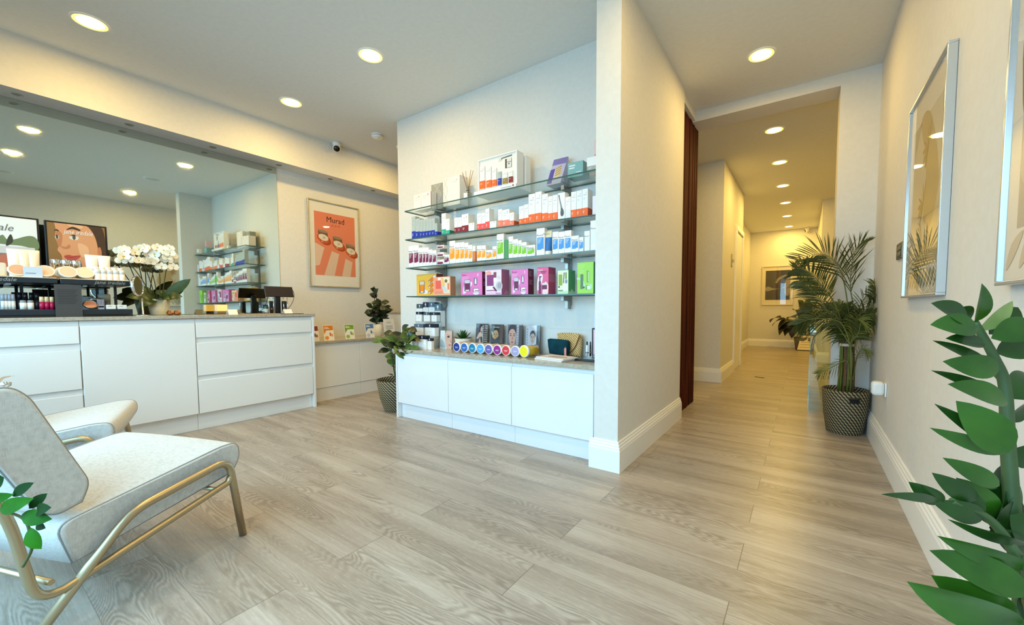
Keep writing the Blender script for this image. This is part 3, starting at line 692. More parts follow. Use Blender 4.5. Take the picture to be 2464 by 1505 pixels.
def compact(c, rad, lb, group, m, tilt=0.55, rim=None):
    "round powder compact leaning back"
    r = thing('powder_compact', lb, 'compact', c, 0, group); c = V(c); ax = V((math.cos(tilt), 0, math.sin(tilt)))
    q = c + ZW*(rad*math.cos(tilt)+0.006)
    b = B(); b.lathe([(0, -0.006), (rad, -0.006), (rad, 0.004), (rad*0.9, 0.006), (rad*0.82, 0.003)], q, rim or mat((236, 224, 204), 0.2, metal=0.15), 28, axis=ax); b.obj('case', r)
    b = B(); b.lathe([(rad*0.82, 0.0035), (0, 0.0045)], q, m, 28, axis=ax); b.obj('powder', r)
    return r
pw1, pw2, pw3 = mat((232, 190, 152), 0.6), mat((216, 158, 118), 0.6), mat((238, 206, 164), 0.6)
for i, (y, m) in enumerate(((yl(50, -4.235), pw2), (yl(115, -4.235), pw1))): compact((-4.235, y, ZU), 0.045, 'round powder compact on the left display, %s of the price card' % ('left', 'right')[i], 'compacts on the makeup displays', m)
for i in range(4): compact((-4.225-0.03*i, yl(170-3.5*i, -4.225-0.03*i), ZU), 0.046, '%s from the front in the left row of tilted compacts on the right display' % ORD[i], 'compacts on the makeup displays', pw1)
for i in range(4): compact((-4.225-0.03*i, yl(211-3.5*i, -4.225-0.03*i), ZU), 0.046, '%s from the front in the right row of tilted compacts on the right display' % ORD[i], 'compacts on the makeup displays', pw3)
for i, y in enumerate((yl(41, -4.36), yl(66, -4.36), yl(89, -4.36))): squeeze_tube((-4.36, y, ZU), 0.054, 0.19, '%s from the left of three ivory cream tubes on the left display' % ORD[i], 'ivory cream tubes on the left display', body=(ivl, ivory, ivory)[i], cap=ivory)
for i, y in enumerate((yl(227, -4.39), yl(257, -4.39))): squeeze_tube((-4.39, y, ZU), 0.066, 0.19, '%s of two tall ivory tubes behind the small jars on the right display' % ('left', 'right')[i], 'tall ivory tubes on the right display', cap=ivory)
for i, (y, x) in enumerate(((yl(141, -4.42), -4.42), (yl(165, -4.42), -4.42), (yl(190, -4.42), -4.42))): jar((x, y, ZU), 0.028, 0.142, 'foundation bottle with a mirror-bright square cap, %s from left on the right display' % ORD[i], 'bottles with bright caps on the right display', lidm=M_CHROME, bodym=mat((190, 140, 70), 0.3), lf=0.5, name='foundation_bottle', cat='bottle', n=4+12)
for i in range(5):
    for j in range(2): jar((-4.225-0.05*j, yl(239+14.6*i, -4.225), ZU), 0.0165, 0.075+0.02*j, 'tiny white sample bottle, %s from left in the %s row on the right display' % (ORD[i], ('front', 'back')[j]), 'tiny white bottles on the right display', lf=0.4, name='sample_bottle', cat='bottle', n=14)
b = B(); b.box((-4.209, yl(62, -4.205), ZU), (-4.205, yl(108, -4.205), ZU+0.066), mat((206, 214, 222), 0.4)); b.rect(BL(-4.2045), yl(67, -4.205), ZU+0.022, yl(92, -4.205), ZU+0.026, mat((110, 120, 130), 0.5))
tag(b.obj('price_card', loc=(-4.207, yl(85, -4.2), ZU)), 'pale blue-grey price card propped on the left makeup display', 'card')
r = thing('cream_box', 'wide ivory cream box at the left edge on the makeup display', 'box', (-4.38, 0.20, ZU))
b = B(); b.box((-4.43, 0.10, ZU), (-4.36, 0.262, ZU+0.095), mat((226, 206, 182), 0.4), 0.01); b.obj('body', r)
b = B(); b.box((-4.24, 0.16, ZU), (-4.205, 0.245, ZU+0.012), mat((238, 206, 160), 0.4), 0.004); tag(b.obj('powder_tray', loc=(-4.22, 0.2, ZU)), 'flat ivory powder tray at the far left front of the display shelf', 'tray')
# lower tray, left display: glosses and pencils
def lip_tube(c, rad, h, lb, group, bodym, capm, split=0.5):
    r = thing('lip_gloss', lb, 'lip gloss', c, 0, group)
    b = B(); b.lathe([(0, 0), (rad, 0), (rad, h*split), (rad*0.8, h*split)], c, bodym, 14); b.obj('tube', r)
    b = B(); b.lathe([(rad*0.8, h*split+0.0005), (rad*0.95, h*split+0.0005), (rad*0.85, h), (0, h)], c, capm, 14); b.obj('cap', r)
ros = mat((186, 22, 76), 0.3); gold = mat((232, 208, 160), 0.35)
for i in range(3): lip_tube((-4.235, yl(101+12.3*i, -4.235), ZLW), 0.0115, 0.085, 'crimson lip gloss with a pale gold cap, %s from left on the lower tray' % ORD[i], 'crimson lip glosses', ros, gold, 0.58)
for i in range(2): lip_tube((-4.24, yl(56+18*i, -4.24), ZLW), 0.015, 0.06, 'short white tube, %s of two beside the crimson glosses on the lower tray' % ('left', 'right')[i], 'short white tubes', ivl, mat((150, 150, 150), 0.4), 0.75)
for i in range(4): lip_tube((-4.24, yl(8+8.2*i, -4.24), ZLW), 0.0095, 0.10, 'slim clear-capped gloss with a pale body, %s from left on the lower tray' % ORD[i], 'slim pale glosses', mat((232, 226, 214), 0.3), mat((150, 158, 170), 0.25), 0.55)
for i in range(5): lip_tube((-4.36, yl(35+14*i, -4.36), ZLW), 0.012, 0.115, 'dark brown mascara tube, %s from left behind the glosses' % ORD[i], 'dark mascara tubes', mat((52, 44, 44), 0.35), mat((30, 26, 30), 0.3), 0.55)
YC = yl(133, -4.19)
b = B(); b.prism([(-4.192, YC, WT), (-4.189, YC, WT), (-4.189, YC, WT+0.222), (-4.192, YC, WT+0.222)], (0, 0.125, 0), mat((66, 66, 66), 0.45))
q = Bas((-4.1885, YC, WT+0.055), YW*0.125, V((0, 0, 0.165)))
for k in range(9): b.rect(q, 0.10, 0.78-0.07*k, 0.85-0.05*(k % 3), 0.80-0.07*k, mat((38, 38, 40), 0.5))
tag(b.obj('info_card', loc=(-4.19, YC+0.06, WT)), 'dark grey text card standing between the two makeup displays', 'card')
for i, y in enumerate((yl(180, -4.225), yl(218, -4.225))): compact((-4.225, y, ZLW), 0.038, '%s of two blush compacts on the lower tray of the right display' % ('left', 'right')[i], 'blush compacts on the lower tray', (pw2, mat((204, 130, 96), 0.6))[i], 0.75, M_STEEL)
b = B(); K0 = yl(236, -4.22); b.box((-4.255, K0, ZLW), (-4.22, K0+0.032, ZLW+0.07), mat((190, 184, 196), 0.3))
for k in range(4): b.rect(BL(-4.2195), K0+0.003+0.0075*k, ZLW+0.03, K0+0.006+0.0075*k, ZLW+0.068, mat((60, 56, 70), 0.4))
b.rect(BL(-4.2195), K0+0.002, ZLW+0.012, K0+0.03, ZLW+0.024, dark); tag(b.obj('lip_kit', loc=(-4.24, K0+0.016, ZLW)), 'small striped silver kit between blush compacts and white boxes', 'kit')
for i, y in enumerate((yl(256, -4.215), yl(283, -4.215))):
    b = B(); b.box((-4.26, y, ZLW), (-4.215, y+0.05, ZLW+0.032), ivl, 0.002); b.rect(BL(-4.2146), y+0.008, ZLW+0.02, y+0.03, ZLW+0.023, mat((150, 140, 130), 0.6))
    tag(b.obj('small_carton', loc=(-4.24, y+0.03, ZLW)), '%s of two small ivory cartons at the end of the lower tray' % ('left', 'right')[i], 'box', 'small ivory cartons on the lower tray')
jar((-4.40, yl(228, -4.40), ZLW), 0.032, 0.085, 'grey tester pot with a grey lid behind the silver kit', 'grey tester pots', M_STEEL, mat((112, 120, 112), 0.4))
jar((-4.46, yl(252, -4.46), ZLW), 0.034, 0.115, 'taller grey-green tester pot behind the small ivory cartons', 'grey tester pots', mat((196, 190, 170), 0.4), mat((120, 122, 108), 0.3))
# round table mirror beside the display
r = thing('table_mirror', 'round chrome table mirror on a slim stand at the end of the makeup displays', 'mirror', (-4.13, 0.868, WT))
c = V((-4.13, 0.868, WT))
b = B(); b.lathe([(0, 0), (0.055, 0), (0.056, 0.004), (0.02, 0.010), (0.008, 0.014), (0.006, 0.135), (0.0, 0.135)], c, M_CHROME, 28); b.obj('stand', r)
ax = V((0.55, 0.83, 0.05)).normalized(); q = c+V((0, -0.022, 0.225))
b = B(); b.lathe([(0.068, -0.010), (0.076, -0.010), (0.078, 0.0), (0.076, 0.010), (0.068, 0.010), (0.068, -0.010)], q, M_CHROME, 36, axis=ax); b.obj('rim', r)
b = B(); b.lathe([(0.068, 0.006), (0, 0.006)], q, M_MIRROR, 36, axis=ax); b.lathe([(0.068, -0.006), (0, -0.006)], q, dark, 36, axis=ax); b.obj('glass', r)

# ------------------------------------------------------------------ orchid
r = thing('potted_orchid', 'white orchid with five tall flower stems in a cream pot before the mirror', 'potted plant', (-4.57, yl(383, -4.57), WT))
oc = V((-4.57, yl(383, -4.57), WT)); pot_round(r, oc, 0.058, 0.078, 0.135, mat((232, 222, 188), 0.4))
M_ORL = leafmat('orchid_leaf', (28, 52, 14), (56, 84, 24)); M_PETAL = noise_mat('orchid_petal', (246, 244, 224), (252, 250, 238), 20, 0.5); M_STEMO = mat((60, 66, 24), 0.5)
bl = B()
for a, L, z, w, bd in ((1.35, 0.26, 0.19, 0.075, -0.02), (1.75, 0.22, 0.10, 0.07, 0.10), (-1.5, 0.25, 0.02, 0.075, 0.18), (-1.9, 0.20, 0.10, 0.08, 0.15), (-1.1, 0.20, -0.07, 0.07, 0.25), (0.3, 0.16, 0.0, 0.07, 0.25), (-0.4, 0.15, 0.06, 0.07, 0.2), (1.1, 0.19, 0.03, 0.065, 0.2), (2.3, 0.15, 0.08, 0.06, 0.2)):
    d = V((math.cos(a), math.sin(a), 0)); p0 = oc+ZW*0.13+d*0.01; p1 = p0+d*L*0.8+ZW*z; p1.x = max(p1.x, XL+0.03)
    bl.leaf(p0, p1, upc(p0, 0.6), w*1.25, M_ORL, bd, 0.25, 8, 0.55)
bl.obj('leaves', r, recalc=False)
random.seed(5)
tips = [(-0.165, 0.0, 0.50), (-0.09, 0.02, 0.53), (-0.03, -0.03, 0.50), (0.02, 0.02, 0.535), (0.075, 0.0, 0.48)]
for (dy, dx, hz) in tips:
    p0 = oc+V((dx*0.3, dy*0.25, 0.13)); p3 = oc+V((dx, dy, hz)); path = cr([p0, oc+V((dx*0.6, dy*0.55, 0.28)), p3+V((0, -0.01, -0.05)), p3], 6, False)
    b = B(); b.tube(path, 0.0035, M_STEMO, 6); st = b.obj('flower_stem', r)
    b = B()
    for k in range(9):
        fc = p3+V((random.uniform(-0.04, 0.05), random.uniform(-0.055, 0.055), random.uniform(-0.085, 0.045)))
        fc.x = max(fc.x, XL+0.06)
        fn = V((1, random.uniform(-0.6, 0.4), random.uniform(-0.3, 0.3))).normalized(); e1 = fn.cross(ZW).normalized(); e2 = e1.cross(fn)
        for a, L, w in ((0, 0.042, 0.052), (PI, 0.042, 0.052), (PI/2, 0.036, 0.030), (PI*1.2, 0.034, 0.028), (PI*1.8, 0.034, 0.028)):
            d = e1*math.cos(a)+e2*math.sin(a); b.leaf(fc, fc+d*L+fn*0.006, fn, w, M_PETAL, 0.05, 0.05, 5, 0.55)
        b.lathe([(0.0, 0.010), (0.006, 0.006), (0.003, 0.0)], fc, mat((220, 200, 90), 0.5), 6, axis=fn)
    b.obj('blossoms', st, recalc=False)
# gold nuggets
for i, (y, s, lb) in enumerate(((1.083, 0.026, 'left of two faceted copper tealight holders'), (1.128, 0.026, 'right of two faceted copper tealight holders'))):
    b = B(); b.lathe([(s*0.45, 0), (s*0.95, 0.012), (s, 0.022), (s*0.62, 0.040), (s*0.5, 0.038), (s*0.6, 0.02), (0, 0.012)], (-4.34, y, WT), mat((170, 112, 66), 0.3, metal=0.6), 7, smooth=False)
    tag(b.obj('tealight_holder', loc=(-4.34, y, WT)), lb+' beside the orchid', 'candle holder', 'copper tealight holders')
# candles in glass
M_CG = glass_mat('candle_glass', (0.95, 0.88, 0.70, 1), 0.15)
wax_lit = emis('lit_candle_wax', (1.0, 0.55, 0.10, 1), 1.1)
for lit in (True,):
    c = V((-4.62, yl(532, -4.62), WT)); r = thing('glass_candle', 'glowing orange candle in a square glass standing close to the mirror', 'candle', c)
    b = B(); b.box(c+V((-0.046, -0.046, 0.001)), c+V((0.046, 0.046, 0.098)), M_CG, 0.004); b.obj('glass', r)
    b = B(); b.box(c+V((-0.040, -0.040, 0.030)), c+V((0.040, 0.040, 0.092)), wax_lit if lit else mat((228, 192, 150), 0.5), 0.006); b.obj('wax', r)
    b = B(); b.box(c+V((-0.040, -0.040, 0.004)), c+V((0.040, 0.040, 0.0295)), mat((150, 124, 82), 0.4), 0.004); b.obj('base', r)
for y0, x, lb in ((1.487, -4.32, 'white tent card right of the candle'), (1.915, -4.20, 'white tent card in front of the payment terminal')):
    b = B(); b.prism([(x, y0, WT), (x+0.004, y0, WT), (x-0.028, y0, WT+0.046), (x-0.032, y0, WT+0.046)], (0, 0.075, 0), M_PAPER); b.prism([(x-0.06, y0, WT), (x-0.056, y0, WT), (x-0.032, y0, WT+0.046), (x-0.036, y0, WT+0.046)], (0, 0.075, 0), M_PAPER)
    tag(b.obj('tent_card', loc=(x-0.03, y0+0.037, WT)), lb, 'card', 'white tent cards on the long counter')
b = B(); b.box((-4.35, 1.58, WT), (-4.16, 1.88, WT+0.006), mat((196, 160, 120), 0.5), 0.001); tag(b.obj('wooden_board', loc=(-4.25, 1.73, WT)), 'thin tan board lying flat left of the payment terminal', 'board')
b = B(); b.box((-4.165, 1.86, WT), (-4.095, 2.045, WT+0.005), dark, 0.001); tag(b.obj('black_clipboard', loc=(-4.13, 1.95, WT)), 'thin black folder lying at the front right of the counter', 'folder')
# payment terminal: screen on a pillar, its dark back towards the room
r = thing('card_terminal', 'wide dark payment screen on a black pillar at the counter end', 'monitor', (-4.46, 1.98, WT))
ctr = V((-4.45, 1.98, WT+0.225))
b = B(); b.box(ctr-V((0.009, 0.135, 0.056)), ctr+V((0.009, 0.135, 0.056)), mat((38, 24, 20), 0.3), 0.006, rot=(ctr, Matrix.Rotation(-0.30, 3, 'Y'))); b.obj('screen', r)
b = B(); b.box((-4.505, 1.95, WT), (-4.465, 2.0, WT+0.20), dark, 0.006); b.obj('pillar', r)
b = B(); b.box((-4.56, 1.90, WT), (-4.42, 2.06, WT+0.006), dark, 0.003); b.obj('base_plate', r)
for y in (1.868, 1.912, 2.008, 2.045):
    b = B(); b.tube([(-4.415, y, WT+0.006), (-4.43, y, WT+0.165)], 0.0045, M_CHROME, 8); b.obj('frame_rod', r)
for y in (1.892, 2.02):
    b = B(); b.box((-4.455, y-0.018, WT+0.0065), (-4.42, y+0.018, WT+0.13), dark, 0.004); b.lathe([(0.008, 0.0), (0.0, 0.002)], (-4.4198, y, WT+0.05), M_STEEL, 12, axis=XW); b.obj('reader_unit', r)
b = B(); b.tube(cr([(-4.465, 2.118, WT+0.25), (-4.455, 2.128, WT+0.21), (-4.46, 2.122, WT+0.14), (-4.47, 2.08, WT+0.06), (-4.475, 2.02, WT+0.008)], 8, False), 0.0025, dark, 6); b.obj('cable', r)
# ------------------------------------------------------------------ product wall: low gloss cabinets
DY = 2.33                                                   # plane of the doors
for x0, x1, lb in ((-3.034, -2.39, 'left white gloss cabinet of the product wall, beside the basket plant'),
                   (-2.39, -1.742, 'middle white gloss cabinet of the product wall, mirroring the window'),
                   (-1.742, -1.09, 'right white gloss cabinet of the product wall, against the pillar')):
    r = thing('gloss_cabinet', lb, 'cabinet', ((x0+x1)/2, 2.53, 0), 0, 'gloss cabinets under the product shelves')
    b = B(); b.box((x0+0.001, DY+0.0145, 0.142), (x1-0.001, 2.726, 0.605), M_SLOT); b.obj('body', r)
    b = B(); b.box((x0+0.001, DY+0.045, 0), (x1-0.001, 2.726, 0.139), M_GLOSS); b.obj('plinth', r)
    b = B(); b.box((x0+0.0015, DY, 0.141), (x1-0.0015, DY+0.0135, 0.575), M_GLOSS, 0.003); b.obj('door', r)
b = B(); b.box((-3.056, DY-0.001, 0), (-3.036, 2.726, 0.605), M_GLOSS, 0.002); tag(b.obj('end_panel', loc=(-3.046, 2.5, 0)), 'white end panel on the left side of the gloss cabinets', 'panel')
b = B(); b.box((-1.089, DY+0.004, 0.0), (-1.068, 2.726, 0.605), M_GLOSS, 0.002); tag(b.obj('filler_panel', loc=(-1.078, 2.5, 0)), 'narrow white filler strip between right gloss cabinet and pillar', 'panel')
b = B(); b.box((-3.082, DY-0.018, 0.607), (-1.067, 2.727, 0.634), M_QUARTZ, 0.002)
tag(b.obj('worktop', loc=(-2.07, 2.52, 0.607)), 'beige quartz worktop on the gloss cabinets, carrying the row of coloured tins', 'worktop')
WB = 0.6345

# ------------------------------------------------------------------ glass shelves and their uprights
SX0, SX1, SY0, SY1 = -3.055, -1.075, 2.462, 2.706
SH = {1: (1.893, 1.904), 2: (1.634, 1.611), 3: (1.374, 1.380), 4: (1.112, 1.092)}   # height of the top face at the left and right end
def zs(k, x): a, c = SH[k]; return a + (c-a)*(x-SX0)/(SX1-SX0)
names = {1: 'topmost of the four glass shelves, carrying the large white gift kit', 2: 'second glass shelf from the top, carrying the orange-banded cartons', 3: 'third glass shelf from the top, carrying the purple, green and blue cartons', 4: 'lowest of the four glass shelves, carrying the pink gift boxes'}
for k in SH:
    a, c = SH[k]; th = 0.010; r = thing('glass_shelf', names[k], 'shelf', ((SX0+SX1)/2, 2.58, zs(k, -2.06)-th), 0, 'glass shelves of the product wall')
    P = lambda x, y, dz: V((x, y, zs(k, x)+dz))
    b = B()
    b.face([P(SX0, SY0, 0), P(SX1, SY0, 0), P(SX1, SY1, 0), P(SX0, SY1, 0)], M_GLASS)
    b.obj('sheet', r, recalc=False)
    b = B()
    for (p, q) in (((SX0, SY0), (SX1, SY0)), ((SX1, SY0), (SX1, SY1)), ((SX1, SY1), (SX0, SY1)), ((SX0, SY1), (SX0, SY0))):
        b.face([P(*p, -th), P(*q, -th), P(*q, 0), P(*p, 0)], M_GEDGE)
    b.obj('edge', r, recalc=False)
for i, ux in enumerate((-2.805, -1.475)):
    r = thing('shelf_upright', ('left', 'right')[i]+' steel upright with four brackets holding the glass shelves', 'shelf bracket', (ux, 2.71, 1.0), 0, 'steel uprights of the glass shelves')
    b = B(); b.box((ux-0.016, 2.712, 1.02), (ux+0.016, 2.7295, 1.86), M_STEEL, 0.002); b.obj('rail', r)
    for k in SH:
        z = zs(k, ux)-0.0105
        b = B(); b.box((ux-0.013, 2.605, z-0.034), (ux+0.013, 2.7118, z), M_STEEL, 0.001, 1); b.box((ux-0.013, 2.668, z-0.095), (ux+0.013, 2.7118, z-0.0345), M_STEEL, 0.001, 1); b.obj('bracket', r)

# ------------------------------------------------------------------ cartons
M_CART = mat((243, 240, 235), 0.42, name='white_card')
gtx = mat((168, 166, 164), 0.6); rdot = mat((170, 70, 60), 0.5); ink = mat((70, 72, 78), 0.6)
_cart = {}
def carton(u0, u1, vt, k, label, group, yf=2.475, dep=0.045, body=M_CART, band=None, frac=0.28, panel=None, logo='dot', side=None, z0=None, cat='box', name='product_carton', flip=False, vb=None):
    """carton on shelf k whose front face spans photo columns u0..u1 and reaches row vt"""
    um = (u0+u1)/2; x0 = at(u0, vt, 'y', yf).x; x1 = at(u1, vt, 'y', yf).x
    if z0 is None: z0 = max(zs(k, x0), zs(k, x1))+0.0006 if k else WB
    h = at(um, vt, 'y', yf).z - z0; w = x1-x0; g = 0.0004
    b = B(); b.box((x0+g, yf, z0), (x1-g, yf+dep, z0+h), body, 0.0008, 1)
    q = Bas((x0, yf, z0), XW*w, ZW*h); qs = Bas((x1-g, yf, z0), YW*dep, ZW*h)
    if band is not None:
        b.rect(q, 0.012, 0.006, 0.988, frac, band, 0.0003); b.rect(qs, 0.01, 0.006, 0.99, frac, side or band, 0.0003)
        for j in range(3): b.rect(q, 0.14, frac*(0.62-0.13*j), 0.14+0.3/(1+j*0.2), frac*(0.66-0.13*j), M_CART if sum(band.node_tree.nodes['Principled BSDF'].inputs[0].default_value[:3]) < 1.2 else M_CART, 0.0007)
    if panel is not None:
        a0, b0, a1, b1 = 0.08, 0.20, 0.90, 0.66 if logo == 'name' else 0.62
        b.rect(q, a0, b0, a1, b1, panel, 0.0003)
        for j in range(4): b.rect(q, a0+0.08, b1-0.06-0.05*j, a0+0.08+(0.5-0.07*j), b1-0.045-0.05*j, M_CART, 0.0007)
        b.ell(q, a1-0.14, b0+0.0, 0.14, 0.05*w/h*2.0, M_CART, 0.0008, 12)
    if logo == 'dot':
        b.ell(q, 0.72, 0.86, 0.05, 0.05*w/h, rdot, 0.0007, 10); b.rect(q, 0.22, 0.775, 0.80, 0.79, gtx, 0.0007)
        for j in range(2): b.rect(q, 0.22, 0.66-0.035*j, 0.55, 0.668-0.035*j, gtx, 0.0007)
    elif logo == 'name':
        nb = Bas(q.p(0.42, 0.735), XW, ZW); b.text(nb, 'Murad', 0, 0, w*0.30, ink, 0.0007)
    o = b.obj(name, loc=((x0+x1)/2, yf+dep/2, z0)); tag(o, label, cat, group)
    _cart[label] = (x0, x1, yf, z0, h)
    return o
def row(items, k, what, where, group, **kw):
    n = len(items); words = {2: 'two', 3: 'three', 4: 'four', 5: 'five', 6: 'six', 7: 'seven', 8: 'eight', 9: 'nine'}
    for i, it in enumerate(items):
        u0, u1, vt = it[:3]; kk = dict(kw); kk.update(it[3] if len(it) > 3 else {})
        extra = kk.pop('extra', '')
        pos = 'leftmost' if i == 0 else ('rightmost' if i == n-1 else ORD[i]+' from left')
        lab = '%s%s, %s of the %s %s' % (extra and extra+' ', what, pos, words.get(n, str(n)), where)
        carton(u0, u1, vt, k, lab, group, **kk)

blue = mat((6, 44, 160), 0.45); greyb = mat((182, 190, 184), 0.45); green = mat((32, 170, 134), 0.45); greend = mat((8, 118, 84), 0.45)
wine = mat((136, 8, 32), 0.45); coral = mat((246, 84, 80), 0.45); salm = mat((246, 128, 98), 0.45); oran = mat((250, 102, 8), 0.45); oran_s = mat((206, 74, 8), 0.45)
# second shelf
row([(990.2, 999.2, 521.4, {}), (999.4, 1009.9, 526.0, {}), (1010, 1016.8, 528.5, {}), (1017, 1024.2, 528.5, {}), (1024.4, 1031.6, 527.8, {}), (1031.8, 1039, 527.2, {}), (1039.2, 1046, 525.6, {}), (1046.2, 1051.8, 537.5, {})],
    2, 'blue-footed grey carton', 'at left end of second shelf', 'grey and blue cartons', body=greyb, band=blue, frac=0.33, dep=0.05)
row([(1062, 1072.4, 513.6, dict(extra='tall')), (1072.6, 1081.6, 526.9, dict(extra='short'))], 2, 'green-footed white carton', 'beside the blue-footed grey cartons', 'green-footed cartons', band=green, side=greend, frac=0.25, dep=0.07)
row([(1092.8, 1101.2, 524.3), (1101.4, 1110.6, 523.4), (1110.8, 1126.8, 515.5, dict(extra='larger'))], 2, 'dark-red-footed white carton', 'on the second shelf', 'dark-red-footed cartons', band=wine, frac=0.36, dep=0.08)
carton(1127.3, 1140.8, 536.8, 2, 'small all-white carton right of the dark-red-footed cartons', 'small white cartons of the second shelf', dep=0.06)
row([(1147.5, 1158, 513.7), (1158.2, 1167.6, 512.6), (1167.8, 1177.3, 502.2, dict(extra='taller'))], 2, 'coral-footed white carton', 'on the second shelf', 'coral-footed cartons', band=coral, frac=0.36, dep=0.06)
carton(1178, 1193.7, 532.5, 2, 'small all-white carton between coral-footed and salmon-footed cartons', 'small white cartons of the second shelf', dep=0.04)
row([(1198.2, 1207.8, 503.8), (1208, 1225.7, 504.6, dict(extra='wide')), (1225.9, 1236.5, 511.8)], 2, 'salmon-footed white carton', 'on the second shelf', 'salmon-footed cartons', band=salm, side=oran_s, frac=0.38, dep=0.07)
row([(1248.5, 1260.2, 496.3), (1260.4, 1271.5, 492.3), (1271.7, 1287.5, 466.8, dict(extra='tall')), (1287.7, 1303, 461.7, dict(extra='tall')), (1303.6, 1318.1, 467.0, dict(extra='tall')), (1318.3, 1329.4, 472.4), (1329.6, 1341.5, 469.5)],
    2, 'orange-footed white carton', 'left of the tool box', 'orange-footed cartons', band=oran, frac=0.30, dep=0.07, side=oran_s)
o = carton(1342.2, 1359.3, 463.9, 2, 'white box printed with a grey skin tool, among the orange-footed cartons', None, dep=0.06, logo=None)
x0, x1, yf, z0, h = _cart[o['label']]; q = Bas((x0, yf, z0), XW*(x1-x0), ZW*h); b = B(); tg = mat((84, 90, 92), 0.4)
b.art(q, cr([(0.10, 0.90), (0.22, 0.93), (0.32, 0.80), (0.62, 0.44), (0.80, 0.34), (0.86, 0.20), (0.72, 0.11), (0.46, 0.12), (0.38, 0.24), (0.42, 0.42), (0.18, 0.78)], 5), tg, 0.0006)
b.art(q, [(0.20, 0.86), (0.25, 0.86), (0.55, 0.42), (0.49, 0.42)], mat((170, 176, 176), 0.4), 0.0010)
b.rect(q, 0.55, 0.18, 0.75, 0.24, ink, 0.0010); b.obj('printed_tool', o)
carton(1359.8, 1373.4, 473.9, 2, 'all-white carton between the tool box and the last three orange-footed cartons', None, dep=0.07, band=mat((226, 228, 230), 0.45), frac=0.40)
row([(1374, 1386.5, 461.7), (1386.7, 1400.5, 458.6), (1400.7, 1414.6, 454.6)], 2, 'orange-footed white carton', 'right of the tool box', 'orange-footed cartons', band=oran, side=oran_s, frac=0.30, dep=0.075)
carton(1425.5, 1441, 471, 2, 'pale pink-white carton at the right end of the second shelf, against the pillar', None, dep=0.08, body=mat((236, 228, 232), 0.45), logo=None, band=mat((232, 214, 226), 0.45), frac=0.1)

# third shelf
purp = mat((122, 18, 72), 0.5); orng = mat((252, 158, 10), 0.5); lime = mat((128, 196, 24), 0.5); limed = mat((72, 152, 84), 0.5); sky = mat((72, 148, 216), 0.5)
kw3 = dict(logo='name', dep=0.04)
row([(982.8, 994.8, 592.4, dict(extra='tall')), (995, 1007.5, 590.8, dict(extra='tall')), (1007.7, 1016.6, 596.3), (1016.8, 1023.5, 596.1), (1023.7, 1031.4, 596), (1031.6, 1040, 601), (1040.2, 1049.7, 602.5)],
    3, 'slim plum-panelled carton', 'at left end of third shelf', 'plum-panelled cartons', panel=purp, **kw3)
z = zs(3, -2.75)+0.0006
for j, lb in enumerate(('bottom', 'middle', 'top')):
    carton(1051.3, 1067.6, (625.0, 607.7, 590.4)[j], 3, '%s of three flat plum-and-white cartons stacked on the third shelf' % lb, 'stack of flat plum cartons', z0=z+(0, 0.0705, 0.141)[j], dep=0.06, logo=None, panel=None, band=None)
carton(1068, 1081, 613.2, 3, 'short square plum-panelled carton right of the stacked flat ones', None, panel=purp, logo='name', dep=0.05)
row([(1081.4, 1094.7, 579.6, dict(extra='tall')), (1094.9, 1106.4, 584), (1106.6, 1117, 583.3), (1117.2, 1126.6, 584.4), (1126.8, 1136.3, 589.8)], 3, 'amber-panelled carton', 'left of the spray bottle', 'amber-panelled cartons', panel=orng, **kw3)
row([(1147, 1158.5, 591.3), (1158.7, 1168.6, 590.8), (1168.8, 1184.5, 602, dict(extra='short wide')), (1184.7, 1194.8, 592.8)], 3, 'amber-panelled carton', 'right of the spray bottle', 'amber-panelled cartons', panel=orng, **kw3)
carton(1195.2, 1212, 563.4, 3, 'tallest white carton with a lime panel, left end of the lime group', 'lime-panelled cartons', panel=lime, **kw3)
carton(1213.2, 1222.6, 577.4, 3, 'solid dark green slim carton among the lime-panelled ones', None, body=limed, logo=None, dep=0.035)
row([(1223.2, 1234.4, 569.4, dict(extra='tall')), (1234.6, 1246.3, 576), (1246.5, 1254.8, 578.6), (1255, 1267, 583.2), (1267.5, 1287.5, 590, dict(extra='short wide'))], 3, 'lime-panelled carton', 'right of the dark green one', 'lime-panelled cartons', panel=lime, **kw3)
carton(1290.7, 1310.3, 549.4, 3, 'tallest white carton with a blue panel, left of the blue tube', 'blue-panelled cartons', panel=sky, **kw3)
row([(1329.4, 1343.3, 558), (1343.5, 1358.6, 558), (1358.8, 1374.6, 554.8), (1374.8, 1392.7, 567.4, dict(extra='short wide')), (1393.3, 1404, 570.6, dict(extra='short slim'))], 3, 'blue-panelled carton', 'right of the blue tube', 'blue-panelled cartons', panel=sky, **kw3)
carton(1406, 1419.3, 556, 3, 'slim plain white carton with grey print near the right end of the third shelf', None, logo='name', dep=0.05, panel=mat((236, 236, 238), 0.5))
carton(1420.6, 1437.5, 530.6, 3, 'tall plain white carton with grey print at the right end of the third shelf', None, logo='name', dep=0.06, panel=mat((236, 236, 238), 0.5))
# bands on the stacked flat cartons (child print on each)
for o in [o for o in COL.objects if str(o.get('group', '')) == 'stack of flat plum cartons']:
    x0, x1, yf, z0, h = _cart[o['label']]; q = Bas((x0, yf, z0), XW*(x1-x0), ZW*h); b = B(); b.rect(q, 0.06, 0.12, 0.88, 0.55, purp, 0.0004)
    nb = Bas(q.p(0.28, 0.74), XW, ZW); b.text(nb, 'Murad', 0, 0, 0.014, ink, 0.0007); b.obj('plum_band', o)
